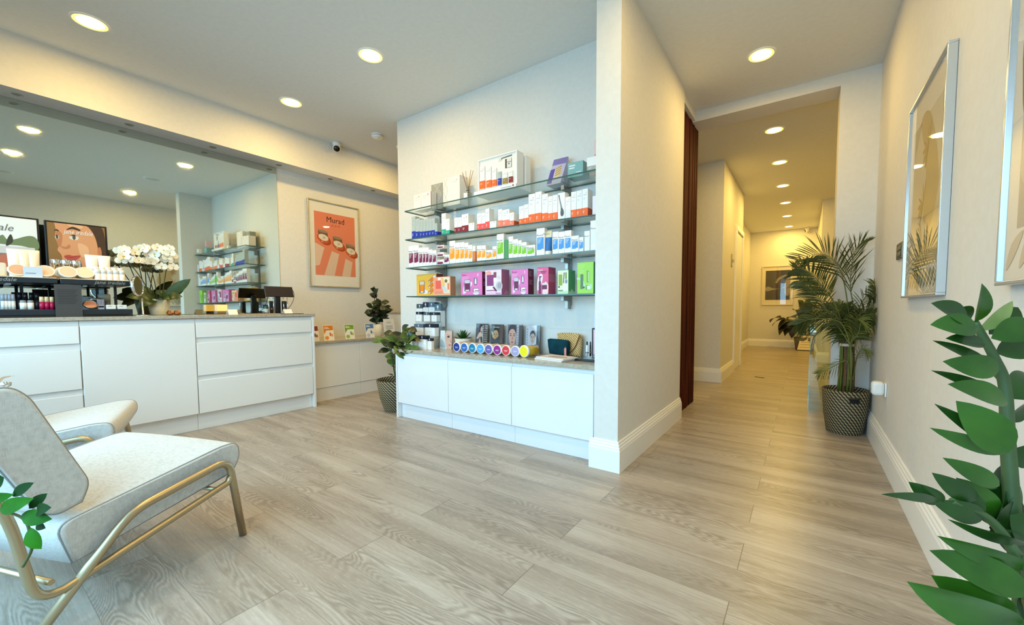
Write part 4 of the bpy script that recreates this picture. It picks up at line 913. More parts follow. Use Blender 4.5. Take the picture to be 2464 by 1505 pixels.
# amber spray bottle and blue tube
p0 = at(1142, 650, 'y', 2.49); c = V((p0.x, 2.495, zs(3, p0.x)+0.0006)); hb = at(1142, 592, 'y', 2.495).z-c.z
r = thing('spray_bottle', 'round amber spray bottle with a white cap standing between amber cartons', 'bottle', c)
b = B(); b.lathe([(0, 0), (0.015, 0), (0.017, 0.003), (0.017, hb*0.62), (0.014, hb*0.64)], c, mat((226, 128, 62), 0.35), 20); b.obj('body', r)
b = B(); b.lathe([(0.0165, hb*0.642), (0.0165, hb*0.97), (0.012, hb), (0, hb)], c, M_WHITE, 20); b.obj('cap', r)
p0 = at(1320, 620, 'y', 2.50); c = V((p0.x, 2.50, zs(3, p0.x)+0.0006))
r = squeeze_tube(c, 0.056, at(1320, 556, 'y', 2.5).z-c.z, 'blue squeeze tube with cream cap standing among the blue-panelled cartons', None, body=mat((238, 226, 190), 0.4), cap=mat((240, 232, 216), 0.4), facing=-YW, band=mat((40, 112, 178), 0.4))
b = B(); nb = Bas(c+V((0, -0.031, 0.145)), XW, ZW); b.text(nb, 'Murad', 0, 0, 0.02, ink, 0.001); b.obj('lettering', r)

# ------------------------------------------------------------------ fourth shelf: gift boxes
pink = mat((224, 120, 184), 0.45); pinkd = mat((92, 10, 48), 0.45); mag = mat((220, 92, 142), 0.45); mags = mat((176, 60, 104), 0.45); yel = mat((246, 186, 64), 0.45); orb = mat((240, 172, 128), 0.45)
lgr = mat((158, 214, 78), 0.45); lgd = mat((0, 118, 62), 0.45); mgr = mat((74, 156, 104), 0.45); palg = mat((184, 220, 180), 0.45); blob = mat((236, 214, 230), 0.45); gwin = mat((120, 96, 122), 0.4); plum = mat((108, 22, 74), 0.45); lilac = mat((214, 164, 204), 0.45); grs = mat((196, 190, 196), 0.35)
def gift(u0, u1, vt, label, front, sidem, pics, yf=2.475, dep=0.09, top=None, ry=0.0):
    x0 = at(u0, vt, 'y', yf).x; x1 = at(u1, vt, 'y', yf).x; z0 = max(zs(4, x0), zs(4, x1))+0.0006; h = at((u0+u1)/2, vt, 'y', yf).z-z0; w = x1-x0
    r = thing('gift_box', label, 'gift box', ((x0+x1)/2, yf+dep/2, z0), 0, 'gift boxes on the lowest shelf')
    b = B(); b.box((x0, yf, z0), (x1, yf+dep, z0+h), front, 0.001, 1); b.rect(Bas((x1, yf, z0), YW*dep, ZW*h), 0.0, 0, 1, 1, sidem, 0.0004); b.rect(Bas((x0, yf, z0+h), XW*w, YW*dep), 0, 0, 1, 1, top or sidem, 0.0004)
    b.obj('carton', r)
    b = B(); q = Bas((x0, yf, z0), XW*w, ZW*h); pics(b, q, Bas((x1, yf, z0), YW*dep, ZW*h)); b.obj('printed_front', r)
    return r
def pic_tube(b, q, a, c, w, h, top, body, rot=0):
    ca, sa = math.cos(rot), math.sin(rot); R = lambda x, y: (a+x*ca-y*sa, c+x*sa+y*ca)
    b.art(q, [R(-w*0.62, -h*0.54), R(w*0.58, -h*0.54), R(w*0.62, h*0.54), R(-w*0.64, h*0.54)], gwin, 0.0006)
    b.art(q, [R(-w*0.42, -h*0.40), R(w*0.42, -h*0.40), R(w*0.5, h*0.2), R(-w*0.5, h*0.2)], body, 0.0009)
    b.art(q, [R(-w*0.5, h*0.2), R(w*0.5, h*0.2), R(w*0.52, h*0.5), R(-w*0.52, h*0.5)], top, 0.0009)
    b.art(q, [R(-w*0.30, -h*0.5), R(w*0.30, -h*0.5), R(w*0.34, -h*0.40), R(-w*0.34, -h*0.40)], M_WHITE, 0.0012)
def lines(b, q, a, c, n, w, m, st=0.045, t=0.014):
    for j in range(n): b.rect(q, a, c-st*j, a+w*(1-0.13*(j % 3)), c-st*j+t, m, 0.0007)
def p_yellow(b, q, s):
    lines(b, q, 0.05, 0.90, 3, 0.5, mat((250, 210, 90), 0.5)); pic_tube(b, q, 0.28, 0.42, 0.22, 0.52, mat((226, 210, 180), 0.4), mat((244, 138, 20), 0.4))
    for j in range(3): pic_tube(b, q, 0.80, 0.76-0.25*j, 0.12, 0.40, M_WHITE, mat((240, 130, 20), 0.4), rot=-0.85)
    b.ell(q, 0.45, 0.18, 0.12, 0.10, mat((240, 226, 220), 0.5), 0.0005)
gift(1001.9, 1050, 660.2, 'yellow gift box printed with orange tubes, partly behind the peach box', yel, mat((130, 42, 10), 0.45), p_yellow, yf=2.54, dep=0.08)
def p_peach(b, q, s):
    b.rect(q, 0.04, 0.12, 0.96, 0.96, mat((238, 214, 190), 0.45), 0.0003); b.art(q, [(0.04, 0.12), (0.62, 0.12), (0.40, 0.96), (0.04, 0.96)], mat((244, 150, 116), 0.45), 0.0005)
    b.rect(q, 0.14, 0.36, 0.46, 0.80, mat((232, 96, 78), 0.45), 0.0008); lines(b, q, 0.17, 0.72, 4, 0.24, M_WHITE, 0.09); b.rect(q, 0.28, 0.82, 0.42, 0.95, M_WHITE, 0.0008)
    b.art(q, cr([(0.46, 0.94), (0.62, 0.86), (0.68, 0.55), (0.55, 0.52)], 4), mat((236, 190, 110), 0.5), 0.0008); b.art(q, cr([(0.5, 0.5), (0.68, 0.46), (0.84, 0.2), (0.62, 0.22)], 4), mat((206, 204, 204), 0.4), 0.0008)
    b.ell(q, 0.76, 0.76, 0.08, 0.09, mat((120, 96, 50), 0.5), 0.0009, 10); b.rect(q, 0.84, 0.30, 0.94, 0.64, mat((226, 126, 76), 0.4), 0.0009); b.rect(q, 0.08, 0.10, 0.55, 0.22, mat((230, 140, 112), 0.5), 0.0009)
gift(1042.6, 1083.2, 666.3, 'peach gift box with a coral label standing before the yellow box', orb, mat((186, 136, 100), 0.45), p_peach, yf=2.472, dep=0.062)
def p_pink(b, q, s):
    nb = Bas(q.p(0.06, 0.89), XW, ZW); b.text(nb, 'Murad', 0, 0, 0.017, plum, 0.0008, align='LEFT'); lines(b, q, 0.06, 0.80, 5, 0.36, mat((244, 196, 226), 0.5), 0.05)
    b.art(q, cr([(0.10, 0.08), (0.22, 0.10), (0.30, 0.3), (0.45, 0.35), (0.54, 0.5), (0.46, 0.60), (0.25, 0.55), (0.14, 0.4)], 5), blob, 0.0005)
    pic_tube(b, q, 0.31, 0.43, 0.24, 0.48, mat((206, 190, 204), 0.4), plum)
    b.art(q, cr([(0.63, 0.46), (0.62, 0.72), (0.70, 0.76), (0.77, 0.70), (0.76, 0.46), (0.70, 0.43)], 4), gwin, 0.0006); b.art(q, [(0.66, 0.48), (0.74, 0.48), (0.735, 0.66), (0.71, 0.74), (0.69, 0.74), (0.665, 0.66)], mat((236, 222, 240), 0.4), 0.0009)
    b.ell(q, 0.72, 0.10, 0.14, 0.10, blob, 0.0005); b.rect(q, 0.57, 0.12, 0.84, 0.29, gwin, 0.0007); b.rect(q, 0.61, 0.14, 0.83, 0.27, mat((244, 238, 246), 0.4), 0.0010); b.rect(q, 0.66, 0.17, 0.83, 0.20, plum, 0.0013)
    b.rect(q, 0.79, 0.82, 0.83, 0.92, blob, 0.0006); lines(b, s, 0.15, 0.88, 4, 0.5, lilac, 0.05, 0.012); lines(b, s, 0.15, 0.55, 4, 0.6, lilac, 0.05, 0.012)
gift(1109, 1160, 655.6, 'left pink gift box with a printed plum tube and a dark red side', pink, pinkd, p_pink)
def p_pinkphoto(b, q, s):
    b.rect(q, 0.03, 0.10, 0.99, 0.97, mat((232, 216, 226), 0.45), 0.0003); b.ell(q, 0.22, 0.86, 0.17, 0.10, mat((240, 160, 150), 0.45), 0.0006); b.rect(q, 0.10, 0.36, 0.52, 0.80, mat((140, 50, 116), 0.45), 0.0008); lines(b, q, 0.16, 0.72, 5, 0.3, lilac, 0.07)
    b.rect(q, 0.52, 0.68, 0.70, 0.90, mat((138, 66, 90), 0.45), 0.0007); b.ell(q, 0.84, 0.68, 0.08, 0.07, mat((214, 200, 196), 0.4), 0.0008); b.rect(q, 0.52, 0.52, 0.70, 0.66, M_WHITE, 0.0009); b.ell(q, 0.86, 0.34, 0.20, 0.19, grs, 0.0006); b.ell(q, 0.88, 0.36, 0.13, 0.12, mat((164, 158, 166), 0.3), 0.0009)
    b.rect(q, 0.22, 0.24, 0.44, 0.34, M_WHITE, 0.0008); b.art(q, [(0.46, 0.30), (0.54, 0.34), (0.74, 0.16), (0.66, 0.12)], plum, 0.0009); b.rect(q, 0.08, 0.155, 0.60, 0.19, mat((150, 60, 110), 0.45), 0.0008); nb = Bas(q.p(0.93, 0.05), XW, ZW); b.text(nb, 'Murad', 0, 0, 0.017, plum, 0.0008, align='RIGHT')
    b.art(s, cr([(0.3, 0.02), (0.9, 0.02), (0.8, 0.14), (0.62, 0.20), (0.45, 0.12)], 4), mat((200, 130, 160), 0.45), 0.0008)
gift(1167.4, 1206.5, 649.5, 'mauve gift box with a photo of plum tubes and a wire whisk bowl', mat((240, 186, 216), 0.45), mat((170, 98, 134), 0.45), p_pinkphoto, dep=0.10)
gift(1229.6, 1270.7, 648.0, 'right pink gift box with printed plum tube, beside the magenta box', pink, pinkd, p_pink, dep=0.075)
def p_mag(b, q, s):
    nb = Bas(q.p(0.08, 0.90), XW, ZW); b.text(nb, 'Murad', 0, 0, 0.016, M_WHITE, 0.0008, align='LEFT'); lines(b, q, 0.34, 0.83, 2, 0.5, plum, 0.055, 0.026)
    b.art(q, cr([(0.02, 0.2), (0.05, 0.52), (0.2, 0.72), (0.42, 0.76), (0.52, 0.64), (0.44, 0.44), (0.32, 0.30), (0.1, 0.14)], 5), blob, 0.0005); b.art(q, cr([(0.50, 0.0), (0.56, 0.3), (0.75, 0.46), (0.98, 0.34), (0.98, 0.12), (0.9, 0.0)], 5), mat((244, 206, 206), 0.45), 0.0005)
    b.art(q, [(0.16, 0.02), (0.36, 0.02), (0.36, 0.44), (0.30, 0.52), (0.31, 0.62), (0.42, 0.64), (0.42, 0.67), (0.20, 0.68), (0.22, 0.52), (0.16, 0.44)], plum, 0.0009); b.rect(q, 0.46, 0.34, 0.86, 0.42, mat((220, 206, 200), 0.4), 0.0009); b.rect(q, 0.44, 0.18, 0.88, 0.34, plum, 0.0009); lines(b, q, 0.5, 0.27, 2, 0.3, lilac, 0.05)
    lines(b, s, 0.12, 0.93, 1, 0.7, plum, 0.05, 0.012); b.rect(s, 0.02, 0.45, 0.9, 0.75, mat((184, 92, 128), 0.45), 0.0006)
gift(1292, 1319.7, 643.6, 'magenta gift box showing a plum pump bottle and jar', mag, mags, p_mag, dep=0.10)
def p_green(b, q, s):
    b.rect(q, 0.02, 0.12, 0.96, 0.97, mat((228, 224, 210), 0.45), 0.0003); b.art(q, cr([(0.1, 0.28), (0.06, 0.8), (0.2, 0.96), (0.48, 0.84), (0.46, 0.34)], 4), mat((226, 222, 180), 0.45), 0.0005); b.rect(q, 0.10, 0.36, 0.44, 0.82, mat((136, 164, 56), 0.45), 0.0008); lines(b, q, 0.14, 0.76, 5, 0.24, palg, 0.07)
    b.art(q, [(0.50, 0.45), (0.58, 0.45), (0.66, 0.90), (0.58, 0.90)], mat((92, 84, 74), 0.4), 0.0009); b.rect(q, 0.70, 0.62, 0.86, 0.90, mat((122, 160, 60), 0.45), 0.0008); b.ell(q, 0.80, 0.52, 0.11, 0.09, mat((130, 140, 150), 0.4), 0.0009); b.rect(q, 0.08, 0.26, 0.2, 0.34, mat((20, 24, 20), 0.4), 0.0009); b.rect(q, 0.0, 0.0, 1, 0.115, palg, 0.0006); b.rect(q, 0.06, 0.115, 0.5, 0.17, mat((106, 140, 80), 0.4), 0.0009)
    lines(b, s, 0.3, 0.9, 2, 0.5, mat((50, 130, 84), 0.45), 0.05, 0.012); b.art(s, cr([(0.0, 0.0), (0.95, 0.0), (0.95, 0.10), (0.66, 0.13), (0.55, 0.20), (0.42, 0.19), (0.30, 0.11), (0.0, 0.10)], 4), palg, 0.0008)
gift(1341.6, 1367.8, 650.4, 'small green gift box with a photo front between magenta and lime boxes', palg, mgr, p_green, dep=0.10)
def p_lime(b, q, s):
    lines(b, q, 0.05, 0.90, 5, 0.42, mat((190, 228, 120), 0.45), 0.06, 0.02); b.art(q, cr([(0.0, 0.52), (0.2, 0.5), (0.34, 0.46), (0.48, 0.3), (0.46, 0.2), (0.30, 0.24), (0.16, 0.44), (0.0, 0.44)], 5), palg, 0.0005); b.rect(q, 0.20, 0.15, 0.38, 0.62, mat((90, 120, 74), 0.4), 0.0008); b.ell(q, 0.42, 0.20, 0.05, 0.03, mat((30, 60, 16), 0.4), 0.0009)
    b.rect(q, 0.60, 0.36, 0.72, 0.72, mat((92, 130, 40), 0.4), 0.0008); b.rect(q, 0.66, 0.38, 0.71, 0.70, mat((206, 230, 170), 0.4), 0.0011); b.ell(q, 0.80, 0.22, 0.12, 0.09, palg, 0.0005); b.rect(q, 0.54, 0.12, 0.80, 0.26, mat((110, 150, 80), 0.4), 0.0008); b.rect(q, 0.62, 0.13, 0.80, 0.25, mat((224, 238, 210), 0.4), 0.0011)
gift(1389, 1428.4, 631.2, 'lime green gift box at the right end of the lowest shelf', lgr, lgd, p_lime, dep=0.06)

# ------------------------------------------------------------------ top shelf
palew = mat((244, 234, 224), 0.45)
carton(995.4, 1012.7, 468.7, 1, 'pale small carton at the left end of the topmost shelf', 'pale cartons of the top shelf', yf=2.525, dep=0.09, body=palew)
carton(1012.9, 1036.3, 462.6, 1, 'pale carton with a thin red side edge beside the smallest one, topmost shelf', 'pale cartons of the top shelf', yf=2.525, dep=0.07, body=palew)
x0, x1, yf, z0, h = _cart['pale carton with a thin red side edge beside the smallest one, topmost shelf']; b = B(); b.rect(Bas((x1, yf, z0), YW, ZW*h), 0.0, 0.0, 0.006, 1, mat((214, 90, 80), 0.5), 0.0005); b.obj('red_edge', [o for o in WM if o.get('label', '').startswith('pale carton with a thin red')][0])
def dna(b, q, m, n=13, a=0.62, amp=0.30, up=0.96, w=0.02):
    for j in range(n):
        t = j/(n-1); c = up-0.92*t; ph = t*6.0+0.6; d = amp*math.cos(ph)
        b.art(q, [(a-d, c-0.012), (a+d, c-0.012-0.02), (a+d, c+0.0-0.02), (a-d, c)], m, 0.0008)
        for sgn in (-1, 1): b.ell(q, a+sgn*d, c-0.01, 0.03, 0.018, m, 0.0010, 8)
for args in ((1037.3, 1064.5, 442.6, 'grey box printed with a white helix beside the tall white box', 2.60, 0.08, mat((150, 150, 142), 0.45), mat((206, 204, 196), 0.45), 0.55, 0.32), (1065, 1106, 425.5, 'tall white box with a faint helix print left of the reed diffuser', 2.575, 0.10, palew, mat((206, 200, 186), 0.45), 0.16, 0.14)):
    u0, u1, vt, lb, yf, dep, body, pm, a_, amp_ = args
    o = carton(u0, u1, vt, 1, lb, None, yf=yf, dep=dep, body=body, logo=None)
    x0, x1, yf, z0, h = _cart[lb]; q = Bas((x0, yf, z0), XW*(x1-x0), ZW*h); b = B(); dna(b, q, pm, 16, a_, amp_)
    if a_ < 0.3: b.ell(q, 0.84, 0.86, 0.02, 0.015, rdot, 0.0008, 8); b.rect(q, 0.6, 0.80, 0.86, 0.808, gtx, 0.0008)
    b.obj('helix_print', o)
p0 = at(1126, 470, 'y', 2.53); reed_diffuser((p0.x, 2.53, zs(1, p0.x)+0.0006), 'reed diffuser in a clear bottle on the topmost shelf left of the gift kit', 1.15, 9)
# large open gift kit
r = thing('gift_kit', 'large open white gift kit with six small cartons on the topmost shelf', 'gift kit', (-1.98, 2.56, zs(1, -1.98)))
kx0, kx1, ky = at(1150, 425, 'y', 2.50).x, at(1244, 400, 'y', 2.50).x, 2.50; kz0 = max(zs(1, kx0-0.02), zs(1, kx1+0.02))+0.001; kz1 = at(1197, 373, 'y', 2.50).z; kw = kx1-kx0; tray_h = 0.028
b = B(); b.box((kx0-0.02, ky-0.03, kz0), (kx1+0.012, ky+0.17, kz0+tray_h), M_CART, 0.002); nb = Bas((kx1-0.06, ky-0.03, kz0+0.014), XW, ZW); b.ell(nb, 0.045, 0.002, 0.008, 0.008, rdot, 0.0006, 12); b.rect(nb, -0.07, -0.005, 0.03, 0.001, gtx, 0.0006); b.obj('base_tray', r)
z0 = kz0+tray_h+0.0005; fr = 0.010
b = B()
for a0, b0, a1, b1 in ((kx0, z0, kx1, z0+fr), (kx0, kz1-fr, kx1, kz1), (kx0, z0+fr, kx0+fr, kz1-fr), (kx1-fr, z0+fr, kx1, kz1-fr)): b.box((a0, ky, b0), (a1, ky+0.085, b1), M_CART, 0.001, 1)
b.box((kx0+fr, ky+0.012, z0+fr), (kx1-fr, ky+0.085, kz1-fr), mat((246, 240, 228), 0.5)); b.obj('case', r)
b = B(); b.box((kx1-0.10, ky+0.10, z0), (kx1+0.012, ky+0.165, kz1-0.012), M_CART, 0.002); b.obj('lid', r)
KH = kz1-z0-2*fr; K = lambda t: kx0+fr+(kw-2*fr)*t; KZ = lambda t: z0+fr+KH*t
for (t0, t1, h0, h1, c) in ((0.02, 0.155, 0.045, 0.80, oran), (0.205, 0.335, 0.045, 0.73, oran), (0.365, 0.48, 0.045, 0.65, oran), (0.52, 0.605, 0.05, 0.49, blue), (0.65, 0.765, 0.05, 0.43, mat((156, 128, 62), 0.45)), (0.81, 0.905, 0.05, 0.44, wine)):
    x0, x1 = K(t0), K(t1); za, zb = KZ(h0), KZ(h1); b = B(); body = greyb if c is blue else M_CART; b.box((x0, ky+0.001, za), (x1, ky+0.0118, zb), body, 0.0006, 1)
    q = Bas((x0, ky+0.001, za), XW*(x1-x0), ZW*(zb-za)); f = 0.36 if c is oran else 0.5; b.rect(q, 0.01, 0.01, 0.99, f, c, 0.0004); b.rect(Bas((x1, ky+0.001, za), YW*0.0108, ZW*(zb-za)), 0, 0.01, 1, f, c, 0.0004)
    b.ell(q, 0.72, 0.88, 0.06, 0.06*(x1-x0)/(zb-za), rdot, 0.0008, 8); b.rect(q, 0.15, 0.80, 0.8, 0.815, gtx, 0.0008); lines(b, q, 0.16, f*0.7, 2, 0.4, M_CART, 0.05, 0.012); b.obj('kit_carton', r)
b = B(); q = Bas((kx0, ky+0.0118, z0), XW, ZW); kq = lambda t: K(t)-kx0; kk = lambda t: KZ(t)-z0
b.rect(q, kq(0.70), kk(0.56), kq(0.875), kk(0.86), mat((64, 60, 58), 0.4), 0.0006); b.rect(q, kq(0.745), kk(0.57), kq(0.865), kk(0.86), mat((226, 222, 216), 0.3), 0.0010); b.ell(q, kq(0.80), kk(0.69), 0.006, 0.006, ink, 0.0014, 10); b.rect(q, kq(0.75), kk(0.74), kq(0.86), kk(0.755), ink, 0.0014)
b.art(q, [(kq(0.60), kk(0.93)), (kq(0.88), kk(0.955)), (kq(0.88), kk(0.915)), (kq(0.68), kk(0.90)), (kq(0.62), kk(0.90)), (kq(0.615), kk(0.85)), (kq(0.60), kk(0.85))], mat((92, 88, 84), 0.4), 0.0010); b.ell(q, kq(0.555), kk(0.87), 0.012, 0.016, mat((222, 216, 204), 0.5), 0.0008); b.obj('printed_insert', r)
# purple pouch, teal box, white box, pink box
x0, x1 = at(1317, 420, 'y', 2.60).x, at(1345, 420, 'y', 2.60).x; z0 = max(zs(1, x0), zs(1, x1+0.03))+0.001; zt = at(1337, 378, 'y', 2.62).z
r = thing('leaning_pouch', 'lilac pouch box with a gold blister print, leaning back on the topmost shelf', 'pouch', ((x0+x1)/2, 2.64, z0))
lv = mat((132, 120, 176), 0.4); lv2 = mat((196, 188, 212), 0.4)
b = B(); b.prism([(x0, 2.585, z0), (x0, 2.700, z0), (x0+0.004, 2.690, z0+0.02), (x0+0.02, 2.672, zt), (x0+0.02, 2.664, zt)], (x1-x0+0.02, 0, 0), lv2); b.obj('pouch', r)
b = B(); q = Bas((x0, 2.585, z0), XW*(x1-x0+0.02), V((0.02, 0.079, zt-z0))); b.rect(q, 0, 0.76, 1, 1, lv, 0.0008); b.art(q, [(0, 0.05), (0.34, 0.05), (0.30, 0.62), (0.0, 0.60)], mat((92, 78, 160), 0.4), 0.0008); lines(b, q, 0.12, 0.84, 2, 0.7, M_WHITE, 0.06, 0.025)
b.art(q, [(0.34, 0.62), (0.72, 0.70), (0.86, 0.36), (0.48, 0.14)], mat((226, 200, 150), 0.4), 0.0010)
for i in range(4):
    for j in range(4): b.ell(q, 0.42+0.09*i+0.02*j, 0.60-0.09*j+0.02*i, 0.03, 0.028, mat((120, 84, 44), 0.4), 0.0013, 8)
b.obj('printed_front', r)
tealb = mat((128, 176, 174), 0.45)
o = carton(1366, 1403, 389.5, 1, 'teal box with white lettering lying right of the lilac pouch', None, yf=2.53, dep=0.10, body=tealb, logo=None)
x0, x1, yf, z0, h = _cart[o['label']]; q = Bas((x0, yf, z0), XW*(x1-x0), ZW*h); b = B(); lines(b, q, 0.10, 0.74, 2, 0.4, M_WHITE, 0.16, 0.08); lines(b, q, 0.55, 0.28, 2, 0.35, M_WHITE, 0.12, 0.04); b.obj('lettering', o)
carton(1412, 1440, 377, 1, 'white box with a grey foot at the right end of the topmost shelf', None, yf=2.475, dep=0.045, logo=None, band=mat((172, 168, 158), 0.5), frac=0.34)
o = carton(1430, 1452, 334, 1, 'tall pink two-tone box behind the white box on the topmost shelf', None, yf=2.585, dep=0.08, body=mat((236, 196, 190), 0.45), logo=None, band=mat((222, 154, 144), 0.45), frac=0.6)

# ------------------------------------------------------------------ things on the worktop
navyc = mat((20, 26, 44), 0.4); slate = mat((84, 104, 122), 0.4); slg = mat((62, 78, 84), 0.4)
r = thing('tiered_stand', 'clear acrylic tiered stand holding the dark-capped white cartons', 'display stand', (-2.72, 2.52, WB))
steps = [(2.50, 2.583, 0.105, 994, 1047.5), (2.587, 2.652, 0.235, 999, 1052), (2.656, 2.715, 0.305, 1001, 1046.5)]
for (ya, yb, hh, ua, ub) in steps:
    sx0, sx1 = at(ua, 780, 'y', ya+0.005).x, at(ub, 780, 'y', ya+0.005).x
    b = B(); b.box((sx0, ya, WB+hh), (sx1, yb, WB+hh+0.004), M_CLEAR); b.obj('tier', r)
    b = B(); b.box((sx0, ya+0.002, WB), (sx0+0.004, yb-0.002, WB+hh), M_CLEAR); b.obj('side_wall', r)
    b = B(); b.box((sx1-0.004, ya+0.002, WB), (sx1, yb-0.002, WB+hh), M_CLEAR); b.obj('side_wall', r)
def capped(u0, u1, vt, yf, z0, label, cap, dep=0.04, cf=0.28):
    x0 = at(u0, vt, 'y', yf).x; x1 = at(u1, vt, 'y', yf).x; h = at((u0+u1)/2, vt, 'y', yf).z-z0
    r = thing('capped_carton', label, 'box', ((x0+x1)/2, yf+dep/2, z0), 0, 'dark-capped white cartons on the acrylic stand')
    b = B(); b.box((x0+0.002, yf+0.001, z0), (x1-0.002, yf+dep, z0+h*(1-cf)), M_CART, 0.0008, 1); q = Bas((x0, yf+0.001, z0), XW*(x1-x0), ZW*h); lines(b, q, 0.25, 0.58, 1, 0.5, gtx, 0.05, 0.012); lines(b, q, 0.3, 0.40, 2, 0.4, gtx, 0.05, 0.01); b.obj('carton', r)
    b = B(); b.box((x0, yf, z0+h*(1-cf)+0.0004), (x1, yf+dep+0.001, z0+h), cap, 0.001, 1); q = Bas((x0, yf, z0+h*(1-cf)), XW*(x1-x0), ZW*h*cf); w_ = (x1-x0)/(h*cf)
    rr = 0.20; em = mat((226, 228, 232), 0.4)
    b.art(q, [(0.5+rr*math.cos(t)/w_*1.0, 0.60+rr*math.sin(t)) for t in [PI*(-0.15)+PI*1.3*j/12 for j in range(13)]]+[(0.5, 0.26)], em, 0.0006); b.rect(q, 0.5-0.3/w_, 0.14, 0.5+0.3/w_, 0.19, em, 0.0006); b.obj('cap', r)
T = lambda i: WB+steps[i][2]+0.0045
capped(990.6, 1001, 808.3, 2.40, WB, 'slim dark-capped carton at the lower left front of the acrylic stand', navyc, 0.035, 0.22)
capped(1006, 1024.8, 808, 2.40, WB, 'square dark-capped carton in the middle of the front row', navyc, 0.045, 0.27)
capped(1028.6, 1038, 814.3, 2.42, WB, 'shortest slim dark-capped carton at the right of the front row', navyc, 0.03, 0.25)
capped(996, 1018, 780.2, 2.505, T(0), 'slate-blue-capped carton on the first tier, behind the plant leaves', slate, 0.05, 0.30)
capped(1022, 1046, 779.8, 2.505, T(0), 'wide dark-capped carton at the right of the first tier', navyc, 0.05, 0.30)
capped(1000.5, 1014.5, 750.7, 2.59, T(1), 'tall dark-capped carton, left of the three on the second tier', navyc, 0.045, 0.29)
capped(1019, 1034.2, 752, 2.59, T(1), 'tall dark-capped carton, middle of the three on the second tier', slg, 0.045, 0.30)
capped(1037.4, 1050.3, 752, 2.59, T(1), 'tall dark-capped carton, right of the three on the second tier', navyc, 0.045, 0.30)
capped(1002, 1016.8, 732, 2.66, T(2), 'grey-green-capped carton, leftmost of the top tier', slg, 0.045, 0.45)
capped(1017.2, 1030.4, 727.6, 2.66, T(2), 'navy-capped carton, second from left on the top tier', navyc, 0.045, 0.45)
capped(1030.8, 1045.5, 727.6, 2.66, T(2), 'slate-capped carton, third from left on the top tier', slate, 0.045, 0.42)
rx0, rx1 = at(1047.2, 780, 'y', 2.645).x, at(1061, 780, 'y', 2.645).x
b = B(); b.box((rx0, 2.64, WB), (rx1, 2.71, WB+0.19), M_CLEAR); tag(b.obj('acrylic_riser', loc=((rx0+rx1)/2, 2.67, WB)), 'clear acrylic riser block right of the tiered stand', 'riser')
capped(1045.8, 1060.5, 732, 2.645, WB+0.1905, 'marbled slate-capped carton standing apart at the right of the tiers', mat((96, 116, 124), 0.4), 0.055, 0.30)
# face card in acrylic holder
sk = mat((232, 188, 168), 0.5); sk2 = mat((206, 152, 130), 0.5); hr = mat((40, 32, 34), 0.5)
def facebox(u0, u1, vt, yf, label, art, hold=0.008, lean=0.02, z0=WB, name='photo_box', cat='photo display'):
    x0 = at(u0, 830, 'y', yf).x; x1 = at(u1, 830, 'y', yf).x; h = at((u0+u1)/2, vt, 'y', yf).z-z0; w = x1-x0
    r = thing(name, label, cat, ((x0+x1)/2, yf, z0), 0, 'photo displays on the worktop')
    b = B(); b.prism([(x0, yf, z0), (x0, yf+0.010, z0), (x0, yf+0.010+lean, z0+h), (x0, yf+lean, z0+h)], (w, 0, 0), mat((120, 116, 116), 0.4)); b.obj('card', r)
    q = Bas((x0, yf, z0), XW*w, V((0, lean, h))); b = B(); art(b, q); b.obj('photo', r)
    b = B(); f = 0.05
    b.face([q.p(-f, 0, 0.006), q.p(1+f, 0, 0.006), q.p(1+f, 1.03, 0.006), q.p(-f, 1.03, 0.006)], M_CLEAR); b.box((x0-f*w, yf-0.03, z0), (x1+f*w, yf-0.006, z0+0.003), M_CLEAR); b.obj('acrylic_cover', r, recalc=False)
C1 = lambda P: [(min(max(a, 0), 1), min(max(c, 0), 1)) for a, c in P]
def face_art(b, q, cx, cy, s, skin_m, sh_m, hair_m, d=0.0010, ar=1.0):
    "simple three-quarter face: oval, hair, brows, eyes, nose, mouth"
    E = lambda P: C1([(cx+x*s*ar, cy+y*s) for x, y in P])
    b.art(q, E(cr([(-0.62, 0.1), (-0.55, 0.75), (0, 1.08), (0.55, 0.75), (0.62, 0.1), (0.3, 0.5), (0, 0.62), (-0.4, 0.5)], 5)), hair_m, d+0.0006)
    b.art(q, E(cr([(-0.5, 0.35), (-0.52, -0.15), (-0.30, -0.72), (0.0, -0.92), (0.30, -0.72), (0.50, -0.15), (0.48, 0.35), (0.25, 0.66), (-0.25, 0.66)], 5)), skin_m, d+0.0003)
    for sx in (-1, 1):
        b.art(q, E([(sx*0.12, 0.22), (sx*0.36, 0.24), (sx*0.40, 0.18), (sx*0.14, 0.16)]), hair_m, d+0.0008); b.art(q, E(cr([(sx*0.13, 0.04), (sx*0.25, 0.10), (sx*0.38, 0.04), (sx*0.25, 0.0)], 3)), hair_m, d+0.0008)
    b.art(q, E([(0.0, 0.1), (0.10, -0.28), (-0.06, -0.30)]), sh_m, d+0.0007); b.art(q, E(cr([(-0.18, -0.50), (0, -0.46), (0.18, -0.50), (0, -0.60)], 3)), mat((176, 84, 84), 0.5), d+0.0008)
